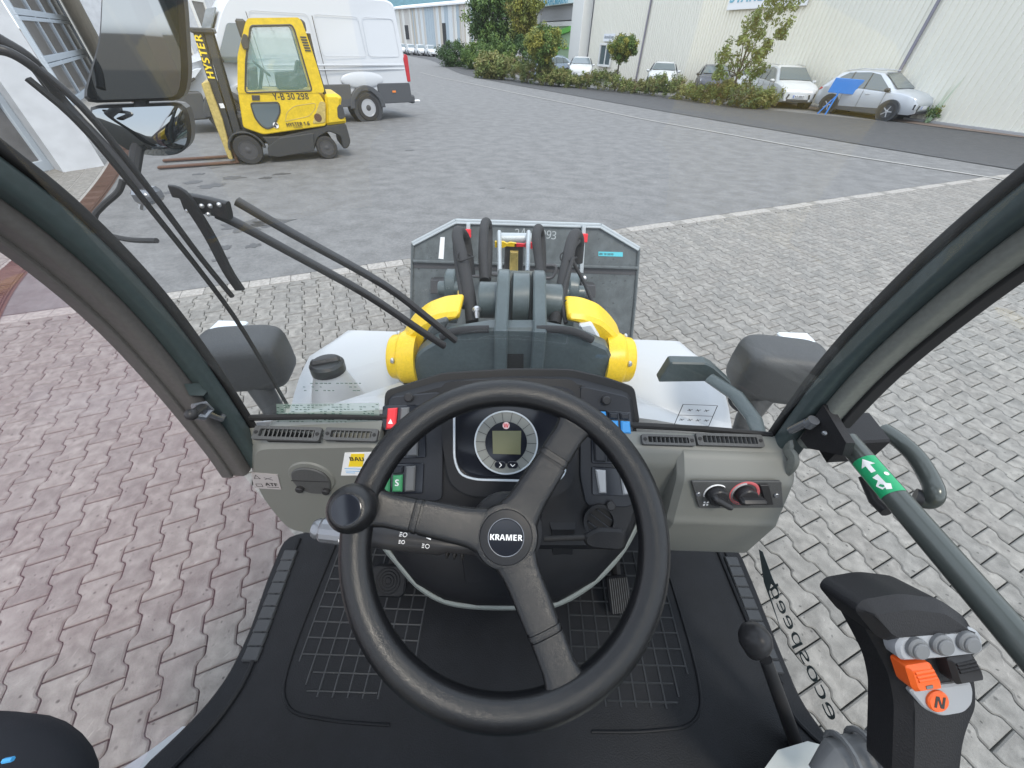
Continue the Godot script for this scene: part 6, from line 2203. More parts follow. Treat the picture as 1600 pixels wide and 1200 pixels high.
func steering_wheel():
	var prof = [Vector2(0.019, 0), Vector2(0.0168, 0.0095), Vector2(0.010, 0.0155), Vector2(0.001, 0.0172), Vector2(-0.0055, 0.0162), Vector2(-0.0085, 0.0136), Vector2(-0.0115, 0.0124), Vector2(-0.0162, 0.0085), Vector2(-0.0182, 0), Vector2(-0.016, -0.009), Vector2(-0.009, -0.015), Vector2(0, -0.017), Vector2(0.009, -0.015), Vector2(0.0165, -0.009)]
	var R0 = 0.1812
	var b := MB.new()
	b.T = T_wheel
	var rings = []
	for k in 97:
		var a = TAU * (k % 96) / 96.0
		var ring = []
		for p in prof: ring.append(Vector3((R0 + p.x) * cos(a), (R0 + p.x) * sin(a), p.y))
		rings.append(ring)
	b.loft(rings, false)
	b.fix(0)
	var w = put("steering_wheel", b, "wheel_rubber", loader, 50)
	tag(w, "thick black three-spoke steering wheel with a spinner knob on its left side")
	var zin = -0.022
	for ang in [169.5, 59.0, -64.5]:
		b = MB.new()
		b.T = T_wheel * Transform3D(Basis(Vector3.BACK, deg_to_rad(ang)), Vector3.ZERO)
		rings = []
		# distance from the hub, half width, half thickness, height
		for s in [[0.028, 0.029, 0.012, zin], [0.045, 0.0245, 0.0115, zin + 0.001], [0.06, 0.0232, 0.011, zin + 0.003], [0.108, 0.0215, 0.0105, zin + 0.009], [0.1085, 0.0203, 0.0093, zin + 0.009], [0.1115, 0.0203, 0.0093, zin + 0.0095], [0.112, 0.0215, 0.0105, zin + 0.0095], [0.1165, 0.0213, 0.0104, zin + 0.010], [0.117, 0.0201, 0.0092, zin + 0.010], [0.1195, 0.0201, 0.0092, zin + 0.010], [0.12, 0.021, 0.0103, zin + 0.0105], [0.15, 0.0205, 0.0105, zin + 0.016], [0.161, 0.0225, 0.011, zin + 0.018], [0.169, 0.0285, 0.0115, zin + 0.0195], [0.178, 0.036, 0.0095, zin + 0.0205]]:
			var ring = []
			for k in 20:
				var a = TAU * k / 20.0
				var cx = signf(cos(a)) * pow(absf(cos(a)), 0.45)
				var sy = signf(sin(a)) * pow(absf(sin(a)), 0.6)
				ring.append(Vector3(s[0], s[1] * cx, s[3] + s[2] * sy))
			rings.append(ring)
		b.loft(rings, true)
		put("spoke", b, "wheel_rubber", w, 50)
	b = MB.new()
	var hx = T_wheel * Transform3D(Basis(Vector3.RIGHT, PI / 2), Vector3.ZERO)
	b.lathe([Vector2(0.03, -0.06), Vector2(0.036, -0.034), Vector2(0.0405, zin - 0.006), Vector2(0.0412, zin + 0.006), Vector2(0.039, zin + 0.011), Vector2(0.0335, zin + 0.0125)], hx, 40)
	var hub = put("hub", b, "wheel_rubber", w, 50)
	b = MB.new()
	b.lathe([Vector2(0.0332, zin), Vector2(0.0332, zin + 0.0135), Vector2(0.0322, zin + 0.0148), Vector2(0.0225, zin + 0.0158)], hx, 40)
	var cap = put("hub_cap", b, "dash_black", hub)
	b = MB.new()
	b.lathe([Vector2(0.0215, zin + 0.01), Vector2(0.0215, zin + 0.0165), Vector2(0.0208, zin + 0.0172)], hx, 40)
	put("badge", b, "gloss_black", hub)
	var ring2 = []
	for k in 48: ring2.append(T_wheel * Vector3(0.0222 * cos(TAU * k / 48), 0.0222 * sin(TAU * k / 48), zin + 0.0163))
	b = MB.new()
	b.tube(ring2, 0.0006, 5, true)
	put("badge_ring", b, "chrome_dark", hub)
	text("KRAMER", 0.0068, "ink_white", T_wheel * Transform3D(Basis(), Vector3(0, 0.0, zin + 0.0174)), hub, true, "lettering", 1.08, 0.0003)
	# spinner knob
	var ka = deg_to_rad(169.0)
	var kc = Vector3(cos(ka) * 0.176, sin(ka) * 0.176, 0.02)
	b = MB.new()
	var kx = T_wheel * Transform3D(Basis(Vector3.RIGHT, PI / 2), kc)
	b.lathe([Vector2(0.012, -0.012), Vector2(0.014, 0.004), Vector2(0.0215, 0.009), Vector2(0.0262, 0.018), Vector2(0.0272, 0.027), Vector2(0.0255, 0.036), Vector2(0.0205, 0.0425), Vector2(0.0165, 0.0438)], kx, 36)
	var kn = put("spinner_knob", b, "wheel_rubber", w, 60)
	b = MB.new()
	b.lathe([Vector2(0.0162, 0.03), Vector2(0.0162, 0.0446), Vector2(0.0148, 0.0452)], kx, 32)
	put("knob_cap", b, "gloss_black", kn)
	# column below the hub
	b = MB.new()
	b.lathe([Vector2(0.034, -0.26), Vector2(0.04, -0.12), Vector2(0.052, -0.075), Vector2(0.05, -0.055), Vector2(0.03, -0.045)], hx, 30)
	put("steering_column", b, "dash_black", loader)

func levers():
	# stalk with light and wiper signs
	var a = Vector3(-0.09181, 1.349, -0.262)
	var e = Vector3(-0.2958, 1.361, -0.2736)
	var dx = (e - a).normalized()
	var b := MB.new()
	var xf = frame(a, dx.cross(Vector3.BACK).normalized() if false else Vector3.UP.cross(dx), dx)
	var ln = (e - a).length()
	var lx = Transform3D(Basis(xf.basis.x, dx, xf.basis.x.cross(dx)), a)
	b.lathe([Vector2(0.012, -0.06), Vector2(0.013, 0.0), Vector2(0.018, 0.012), Vector2(0.0185, ln * 0.45), Vector2(0.018, ln * 0.52), Vector2(0.0175, ln - 0.012)], lx, 24)
	var st = put("light_stalk", b, "knob_black", loader)
	b = MB.new()
	b.lathe([Vector2(0.0182, ln * 0.66), Vector2(0.0195, ln * 0.68), Vector2(0.0195, ln * 0.95), Vector2(0.017, ln * 0.97)], lx, 16)
	put("twist_grip", b, "chrome_dark", st, 15)
	b = MB.new()
	b.lathe([Vector2(0.015, ln * 0.96), Vector2(0.016, ln), Vector2(0.013, ln + 0.006), Vector2(0.006, ln + 0.008)], lx, 20)
	put("end_button", b, "chrome_dark", st)
	# printed signs on the side of the stalk that faces the driver
	var tocam = (Vector3(0, 1.93, 0) - a).normalized()
	var nz = (tocam - dx * tocam.dot(dx)).normalized()
	var sg = func(t, v, kind, s):
		var c = a + dx * (ln * t) + nz.rotated(dx, v) * 0.0192
		var f = frame(c, -dx, -(nz.rotated(dx, v)).cross(-dx) if false else (nz.rotated(dx, v)).cross(-dx))
		var m := MB.new()
		m.T = f
		if kind == "tri": m.prism([Vector2(-s, -s * 0.6), Vector2(s, 0), Vector2(-s, s * 0.6)], 0, 0.0006)
		elif kind == "lamp":
			var pth = []
			for k in 12: pth.append(Vector3(s * 0.5 + s * 0.6 * cos(TAU * k / 12), s * 0.6 * sin(TAU * k / 12), 0))
			m.tube(pth, 0.0005, 4, true)
			for k in 3: m.box(Vector3(-s * 0.8, (k - 1) * s * 0.5, 0), Vector3(s * 0.7, 0.0009, 0.0006))
		put("sign", m, "ink_white", st)
	sg.call(0.14, 0.25, "tri", -0.004)
	sg.call(0.15, -0.35, "lamp", 0.005)
	sg.call(0.33, 0.3, "lamp", 0.005)
	sg.call(0.33, -0.25, "lamp", 0.004)
	sg.call(0.78, -0.75, "tri", 0.004)
	# bellows of the stalk
	b = MB.new()
	for k in 3: b.lathe([Vector2(0.006, 0), Vector2(0.012, 0.002), Vector2(0.012, 0.005), Vector2(0.006, 0.007)], Transform3D(lx.basis, Vector3(-0.1402, 1.329, -0.2642) - dx * (0.05 + 0.012 * k)), 14)
	put("bellows", b, "gasket", st)
	# paddle lever on the other side of the column
	var p0 = Vector3(0.05958, 1.344, -0.2777)
	var p1 = Vector3(0.1252, 1.347, -0.2805)
	b = MB.new()
	b.tube([p0, p1], 0.0045, 10)
	var pd = put("paddle_lever", b, "gasket", loader)
	var f2 = frame(Vector3(0.1519, 1.347, -0.2811), Vector3.RIGHT, Vector3(0, 0.72, -0.69))
	flat_part("paddle", f2, soft([Vector2(-0.029, 0.004), Vector2(-0.029, -0.008), Vector2(-0.018, -0.0155), Vector2(0.028, -0.018), Vector2(0.036, -0.012), Vector2(0.037, 0.01), Vector2(0.031, 0.0165), Vector2(-0.008, 0.0165)], 0.006), -0.006, 0.008, "joy_rubber", pd, 0.004, true)
	# long floor lever with a ball knob
	var lk = Vector3(0.4846, 1.092, -0.2113)
	var l1 = Vector3(0.5055, 1.066, -0.1868)
	var l2 = Vector3(0.5885, 0.9144, -0.08311)
	b = MB.new()
	b.tube([l1, l1.lerp(l2, 0.5), l2, l2 + (l2 - l1) * 0.35], [0.0115, 0.0125, 0.013, 0.014], 14)
	var lv = put("floor_lever", b, "knob_black", loader)
	tag(lv, "black lever with a ball knob rising beside the joystick")
	b = MB.new()
	b.lathe([Vector2(0.011, -0.034), Vector2(0.017, -0.026), Vector2(0.0265, -0.012), Vector2(0.029, 0.002), Vector2(0.026, 0.016), Vector2(0.017, 0.026), Vector2(0.006, 0.0295)], Transform3D(frame(lk, Vector3.RIGHT, l1 - l2).basis, lk), 28)
	put("ball_knob", b, "knob_black", lv, 60)
	# pedals
	var pc = Vector3(0.2727, 0.965, -0.3259)
	var pf = frame(pc, Vector3(1, 0, -0.12), Vector3(0, 0.55, -0.83))
	var ap = flat_part("accelerator_pedal", pf, rrect(0.052, 0.082, 0.006), -0.012, 0.0, "mat_rubber", loader, 0.003)
	for k in 9:
		b = MB.new()
		b.T = pf
		b.box(Vector3(-0.021 + k * 0.00525, 0, 0.002), Vector3(0.0026, 0.076, 0.005), 0.001)
		put("rib", b, "console_dark", ap)
	b = MB.new()
	b.tube([pc + Vector3(0, -0.01, -0.02), pc + Vector3(0.01, -0.01, -0.12)], 0.012, 8)
	put("pedal_arm", b, "gasket", ap)
	pc = Vector3(-0.2775, 0.985, -0.3331)
	pf = frame(pc, Vector3.RIGHT, Vector3(0, 0.5, -0.86))
	var bp = flat_part("brake_pedal", pf, rrect(0.085, 0.07, 0.014), -0.014, 0.0, "mat_rubber", loader, 0.004)
	for k in 4:
		var pth = []
		for i in 28: pth.append(pf * Vector3((0.007 + 0.007 * k) * cos(TAU * i / 28), (0.007 + 0.007 * k) * sin(TAU * i / 28), 0.0005))
		b = MB.new()
		b.tube(pth, 0.0013, 5, true)
		put("ring_rib", b, "mat_rubber", bp)
	b = MB.new()
	b.tube([pc + Vector3(0, -0.015, -0.02), pc + Vector3(0.0, -0.02, -0.14)], 0.014, 8)
	put("pedal_arm", b, "gasket", bp)

func joystick():
	var o = [Vector2(-0.07551, 0.0561), Vector2(-0.06688, 0.06688), Vector2(-0.02517, 0.07336), Vector2(0.01942, 0.06832), Vector2(0.05106, 0.04603), Vector2(0.06113, 0.02589), Vector2(0.05969, 0.01295), Vector2(0.0561, 0.007192), Vector2(0.06185, -0.02877), Vector2(0.06113, -0.05178), Vector2(0.0525, -0.07048), Vector2(0.04675, -0.0899), Vector2(0.04099, -0.1438), Vector2(-0.03236, -0.1438), Vector2(-0.02949, -0.05034), Vector2(-0.03668, -0.01582), Vector2(-0.05538, 0.02014)]
	var j = flat_part("joystick", T_joy, soft(o, 0.012, 3), -0.055, 0.0, "joy_rubber", loader, 0.012, true)
	tag(j, "black joystick grip with orange rocker, round buttons and orange N button")
	# hooded top, standing proud of the face
	flat_part("hood", T_joyf, soft([Vector2(-0.07369, 0.05423), Vector2(-0.06535, 0.06535), Vector2(-0.02433, 0.0723), Vector2(0.02016, 0.06674), Vector2(0.05075, 0.04519), Vector2(0.05979, 0.02572), Vector2(-0.03824, 0.01947), Vector2(-0.04936, 0.02503)], 0.01), -0.06, 0.0, "joy_rubber", j, 0.011)
	var face = T_joyf * Transform3D(Basis(), Vector3(0, 0, -0.016))
	flat_part("button_plate", face, soft([Vector2(-0.03754, 0.02016), Vector2(-0.02989, 0.03059), Vector2(0.01043, 0.03824), Vector2(0.04658, 0.04032), Vector2(0.05701, 0.03267), Vector2(0.0584, 0.01668), Vector2(0.05284, 0.01112), Vector2(0.01043, 0.006257), Vector2(-0.03267, 0.003476)], 0.008), 0.0, 0.016, "joy_silver", j, 0.003)
	for q in [Vector2(-0.01738, 0.02016), Vector2(0.009038, 0.02433), Vector2(0.03754, 0.02711)]:
		flat_part("round_button", face, disc(0.0112, 26, q), 0.016, 0.021, "joy_button", j, 0.0015)
		flat_part("button_top", face, disc(0.0085, 26, q + Vector2(0.0005, -0.001)), 0.021, 0.0235, "joy_button", j, 0.0012)
	var orr = flat_part("orange_rocker", face, soft([Vector2(-0.0292, 8.657e-17), Vector2(-0.002086, 0.004171), Vector2(0.01043, -0.01808), Vector2(0.009733, -0.02503), Vector2(-0.01738, -0.0285), Vector2(-0.02155, -0.02364)], 0.004), 0.0, 0.02, "joy_orange", j, 0.004)
	var b := MB.new()
	for k in 3:
		var t = 0.2 + k * 0.2
		var p: Vector2 = Vector2(-0.02642, -0.00139)
		var q: Vector2 = Vector2(-0.01738, -0.02225)
		var r: Vector2 = Vector2(-0.002086, 0.002086)
		var c = p.lerp(q, t)
		b.tube([T_joyf * Vector3(c.x + 0.003, c.y, 0.004), T_joyf * Vector3(c.x + (r.x - p.x) - 0.002, c.y + (r.y - p.y), 0.004)], 0.0018, 6)
	put("grip_rib", b, "joy_orange", orr)
	flat_part("slot", face, [Vector2(-0.01043, -0.01877), Vector2(-0.003476, -0.01738), Vector2(-0.002781, -0.02086), Vector2(-0.009733, -0.02225)], 0.0202, 0.0208, "joy_button", orr)
	var br = flat_part("black_rocker", face, soft([Vector2(0.01738, 0.007647), Vector2(0.04519, 0.01251), Vector2(0.05701, -0.008342), Vector2(0.05631, -0.01668), Vector2(0.0285, -0.02155), Vector2(0.02503, -0.01668)], 0.004), 0.0, 0.019, "knob_black", j, 0.004)
	b = MB.new()
	for k in 3:
		var t = 0.15 + k * 0.18
		var p: Vector2 = Vector2(0.01947, 0.006257)
		var q: Vector2 = Vector2(0.0285, -0.01529)
		var r: Vector2 = Vector2(0.04449, 0.01043)
		var c = p.lerp(q, t)
		b.tube([T_joyf * Vector3(c.x + 0.003, c.y, 0.003), T_joyf * Vector3(c.x + (r.x - p.x) - 0.002, c.y + (r.y - p.y), 0.003)], 0.0018, 6)
	put("grip_rib", b, "joy_rubber", br)
	flat_part("lower_plate", face, soft([Vector2(-0.01321, -0.03546), Vector2(0.01738, -0.03128), Vector2(0.05631, -0.02642), Vector2(0.05909, -0.03476), Vector2(0.0584, -0.05075), Vector2(0.04866, -0.06118), Vector2(0.02433, -0.06535), Vector2(0.004866, -0.05701)], 0.006), 0.0, 0.006, "joy_silver", j, 0.002)
	var nc: Vector2 = Vector2(0.01668, -0.04588)
	var nb = flat_part("n_button", face, disc(0.0118, 28, nc), 0.006, 0.0095, "joy_orange", j, 0.0015)
	text("N", 0.0125, "ink_black", T_joyf * Transform3D(Basis(Vector3.BACK, -0.15), Vector3(nc.x, nc.y, -0.0063)), nb, true, "lettering", 1.0, 0.0004)
	# rubber boot and pale console at its foot
	b = MB.new()
	b.loft([[Vector3(0.3976, 1.137, -0.03565), Vector3(0.4308, 1.13, -0.05607), Vector3(0.4934, 1.114, -0.06875), Vector3(0.5638, 1.102, -0.05787), Vector3(0.6348, 1.122, -0.04859), Vector3(0.6152, 1.1, -0.00176), Vector3(0.4043, 1.095, 0.002948)], [Vector3(0.497, 0.9389, -0.04456), Vector3(0.52, 0.9616, -0.06525), Vector3(0.5795, 0.9728, -0.07545), Vector3(0.658, 0.9606, -0.06429), Vector3(0.7664, 0.9499, -0.05461), Vector3(0.7474, 0.9134, 0.005695), Vector3(0.4914, 0.9071, 0.01141)]], true)
	put("arm_console", b, "boot_grey", loader, 30)
	b = MB.new()
	for k in 4:
		var q = [[1300, 1186], [1335, 1182], [1370, 1184], [1400, 1188]][k]
	b.tube([Vector3(0.4539, 1.171, -0.0263), Vector3(0.4803, 1.19, -0.04339), Vector3(0.5254, 1.197, -0.04929), Vector3(0.5557, 1.236, -0.04438)], [0.015, 0.024, 0.027, 0.03], 14)
	for p in [Vector3(0.483, 1.196, -0.04193), Vector3(0.5085, 1.208, -0.0458), Vector3(0.5301, 1.222, -0.04562)]:
		var pth = []
		for k in 20: pth.append(p + T_joy.basis.y * 0.03 * cos(TAU * k / 20) + T_joy.basis.z * 0.03 * sin(TAU * k / 20))
		b.tube(pth, 0.004, 6, true)
	put("joystick_boot", b, "joy_button", loader)

func right_door():
	# door glass with the decal, inner bar, its bracket and the outside grab handle
	var g = []
	for i in 9:
		var row = []
		for k in 9:
			var z = -0.56 + i * 1.35 / 8.0
			var y = 0.62 + k * 1.78 / 8.0
			row.append(Vector3(0.697 + 0.02 * sin(PI * k / 8.0), y, z))
		g.append(row)
	var b := MB.new()
	b.sheet(g)
	var gl = put("right_door_glass", b, "right_glass", loader, 60)
	tag(gl, "clear door glass with a dark lettered decal")
	var ec: Vector2 = Vector2(0.05056, -0.2926)
	text("ecospeed", 0.038, "slate_paint", Transform3D(Vector3(0, 0, -1), Vector3(0, 1, 0), Vector3(1, 0, 0), Vector3(0.693, 1.2 + ec.y, -(0.2 + ec.x))), gl, false, "lettering", 1.18, 0.0006)
	# swoosh after the d
	var sw = [Vector2(0.2695, -0.2801), Vector2(0.2579, -0.2694), Vector2(0.1913, -0.2796), Vector2(0.1601, -0.2779), Vector2(0.1859, -0.2952), Vector2(0.1735, -0.3178), Vector2(0.08261, -0.3397), Vector2(0.1984, -0.3213)]
	flat_part("swoosh", Transform3D(Vector3(0, 0, -1), Vector3(0, 1, 0), Vector3(1, 0, 0), Vector3(0.693, 1.2, -0.2)), sw, -0.0004, 0.0002, "slate_paint", gl)
	var r0 = Vector3(0.56, 1.455, -0.4103)
	var r1 = Vector3(0.565, 1.46, -0.1209)
	var rd = (r1 - r0).normalized()
	b = MB.new()
	b.tube([r0, r1, r1 + rd * 0.35], 0.0165, 24)
	var bar = put("door_bar", b, "bar_paint", loader)
	tag(bar, "grey tubular door bar with a green escape sticker")
	var tocam = (Vector3(0, 1.93, 0) - (r0 + rd * 0.1)).normalized()
	var nz = (tocam - rd * tocam.dot(rd)).normalized()
	var s0 = Vector3(0.56, 1.445, -0.3598)
	var t0 = (s0 - r0).dot(rd) - 0.006
	# the sticker wraps half round the bar
	var grid = []
	for i in 2:
		var row = []
		for k in 11:
			var a = lerpf(-1.15, 1.15, k / 10.0)
			row.append(r0 + rd * (t0 + i * 0.062) + nz.rotated(rd, a) * 0.0171)
		grid.append(row)
	b = MB.new()
	b.sheet(grid)
	var stk = put("escape_sticker", b, "escape_green", bar, 60)
	var mark = func(poly, at):
		var m := MB.new()
		var n0 = m.v.size()
		var f = frame(r0 + rd * at + nz * 0.0, rd, nz.cross(rd))
		m.prism(poly, 0.0, 0.0005)
		for i in m.v.size():
			var q = m.v[i]
			var ang = q.y / 0.0171
			m.v[i] = r0 + rd * (at + q.x) + nz.rotated(rd, ang) * (0.0174 + q.z)
		m.fix(0)
		put("mark", m, "ink_white", stk)
	mark.call([Vector2(0, 0), Vector2(0.012, 0.009), Vector2(0.012, 0.003), Vector2(0.024, 0.003), Vector2(0.024, -0.003), Vector2(0.012, -0.003), Vector2(0.012, -0.009)], t0 + 0.003)
	mark.call([Vector2(0, -0.002), Vector2(0.02, -0.003), Vector2(0.022, 0.006), Vector2(0.014, 0.01), Vector2(0.009, 0.003), Vector2(0.002, 0.006)], t0 + 0.032)
	mark.call([Vector2(0, 0), Vector2(0.01, 0.002), Vector2(0.012, -0.004), Vector2(0.004, -0.007)], t0 + 0.046)
	mark.call(rrect(0.006, 0.006, 0.0028, 3, Vector2(0, -0.012)), t0 + 0.034)
	# a black pull strap under the bar
	b = MB.new()
	b.tube([Vector3(0.575, 1.427, -0.3583), Vector3(0.575, 1.415, -0.3229), Vector3(0.575, 1.419, -0.3014)], 0.009, 10)
	put("pull_strap", b, "knob_black", bar)
	# black hinge block
	var top = [Vector3(0.5588, 1.468, -0.4842), Vector3(0.6074, 1.468, -0.4832), Vector3(0.6102, 1.465, -0.4689), Vector3(0.6325, 1.465, -0.4668), Vector3(0.6389, 1.455, -0.4134), Vector3(0.5619, 1.45, -0.4087), Vector3(0.5567, 1.46, -0.4634)]
	var low = []
	for q in top: low.append(q + Vector3(0.0, -0.055, 0.0))
	var mid_ = []
	for q in top: mid_.append(q + Vector3(0, -0.004, 0))
	var tin = []
	var cc = Vector3.ZERO
	for q in top: cc += q
	cc /= top.size()
	for q in top: tin.append(q.lerp(cc, 0.06))
	b = MB.new()
	b.loft([low, mid_, tin], true)
	var hb = put("hinge_block", b, "joy_rubber", loader, 25)
	b = MB.new()
	b.loft([[Vector3(0.505, 1.434, -0.4294), Vector3(0.505, 1.51, -0.437), Vector3(0.52, 1.486, -0.3782), Vector3(0.525, 1.462, -0.3721), Vector3(0.51, 1.43, -0.4112)], [Vector3(0.505, 1.434, -0.4294) + Vector3(0.014, 0, 0), Vector3(0.505, 1.51, -0.437) + Vector3(0.014, 0, 0), Vector3(0.52, 1.486, -0.3782) + Vector3(0.014, 0, 0), Vector3(0.525, 1.462, -0.3721) + Vector3(0.014, 0, 0), Vector3(0.51, 1.43, -0.4112) + Vector3(0.014, 0, 0)]], true)
	put("side_plate", b, "joy_rubber", hb, 25)
	b = MB.new()
	b.ball(Vector3(0.503, 1.481, -0.4012), Vector3(0.004, 0.004, 0.004), 10, 6)
	put("bolt", b, "chrome_dark", hb)
	# hinge fitting between pillar and block
	b = MB.new()
	b.tube([Vector3(0.495, 1.438, -0.4443), Vector3(0.495, 1.475, -0.429)], 0.007, 12)
	b.tube([Vector3(0.498, 1.469, -0.4286), Vector3(0.498, 1.485, -0.4257)], 0.009, 12)
	put("hinge_pin", b, "chrome_dark", hb)
	var hk = curve3([Vector3(0.505, 1.401, -0.4578), Vector3(0.505, 1.407, -0.441), Vector3(0.505, 1.395, -0.4332), Vector3(0.505, 1.398, -0.4191), Vector3(0.505, 1.392, -0.4093), Vector3(0.505, 1.374, -0.4085), Vector3(0.505, 1.349, -0.415)], 5)
	b = MB.new()
	b.tube(hk, 0.006, 8, false, 2.0)
	put("striker_hook", b, "pillar_olive", hb)
	# glass clip at the pillar
	b = MB.new()
	b.loft([[Vector3(0.545, 1.479, -0.5052), Vector3(0.55, 1.506, -0.4647), Vector3(0.55, 1.494, -0.4583), Vector3(0.545, 1.468, -0.4901)], [Vector3(0.525, 1.496, -0.4866), Vector3(0.53, 1.521, -0.4478), Vector3(0.53, 1.51, -0.4416), Vector3(0.525, 1.485, -0.4721)]], true)
	put("clip", b, "chrome_dark", hb, 20)
	# grab handle outside the glass
	tube_part("grab_handle", [Vector3(0.7, 1.412, -0.4752), Vector3(0.7, 1.419, -0.445), Vector3(0.705, 1.417, -0.409), Vector3(0.705, 1.408, -0.3725), Vector3(0.7, 1.401, -0.3497), Vector3(0.7, 1.385, -0.3449), Vector3(0.69, 1.378, -0.3524)], 0.0135, "bar_paint", loader, 6, 14)
	tube_part("handle_end", [Vector3(0.695, 1.38, -0.3493), Vector3(0.688, 1.378, -0.355)], 0.016, "knob_black", loader, 1, 14)

func left_door():
	var g = []
	for i in 9:
		var row = []
		for k in 9:
			var z = -0.56 + i * 1.35 / 8.0
			var y = 0.62 + k * 1.78 / 8.0
			row.append(Vector3(-0.697 - 0.02 * sin(PI * k / 8.0), y, z))
		g.append(row)
	var b := MB.new()
	b.sheet(g)
	var gl = put("left_door_glass", b, "left_glass", loader, 60)
	tag(gl, "door glass with a faint rosy tint")
	# latch on the pillar
	b = MB.new()
	b.loft([[Vector3(-0.51, 1.526, -0.4191), Vector3(-0.5, 1.508, -0.4423), Vector3(-0.5, 1.509, -0.4502), Vector3(-0.5, 1.496, -0.4459), Vector3(-0.5, 1.495, -0.4251), Vector3(-0.51, 1.506, -0.4142)], [Vector3(-0.54, 1.502, -0.4438), Vector3(-0.54, 1.474, -0.4776), Vector3(-0.54, 1.476, -0.4862), Vector3(-0.54, 1.461, -0.4815), Vector3(-0.54, 1.461, -0.4591), Vector3(-0.54, 1.481, -0.4385)]], true)
	var la = put("door_latch", b, "pillar_paint", loader, 25)
	b = MB.new()
	b.tube([Vector3(-0.5, 1.495, -0.3994), Vector3(-0.495, 1.487, -0.4133), Vector3(-0.495, 1.473, -0.4151), Vector3(-0.495, 1.473, -0.3983), Vector3(-0.5, 1.481, -0.3935)], 0.006, 8)
	b.tube([Vector3(-0.5, 1.47, -0.4105), Vector3(-0.5, 1.439, -0.4248), Vector3(-0.505, 1.437, -0.4489)], 0.005, 8)
	put("latch_plate", b, "chrome_dark", la)
	b = MB.new()
	b.tube([Vector3(-0.495, 1.487, -0.4072), Vector3(-0.48, 1.505, -0.3786)], [0.007, 0.006], 10)
	b.ball(Vector3(-0.478, 1.508, -0.372), Vector3(0.009, 0.009, 0.009), 14, 8)
	put("latch_knob", b, "knob_black", la)

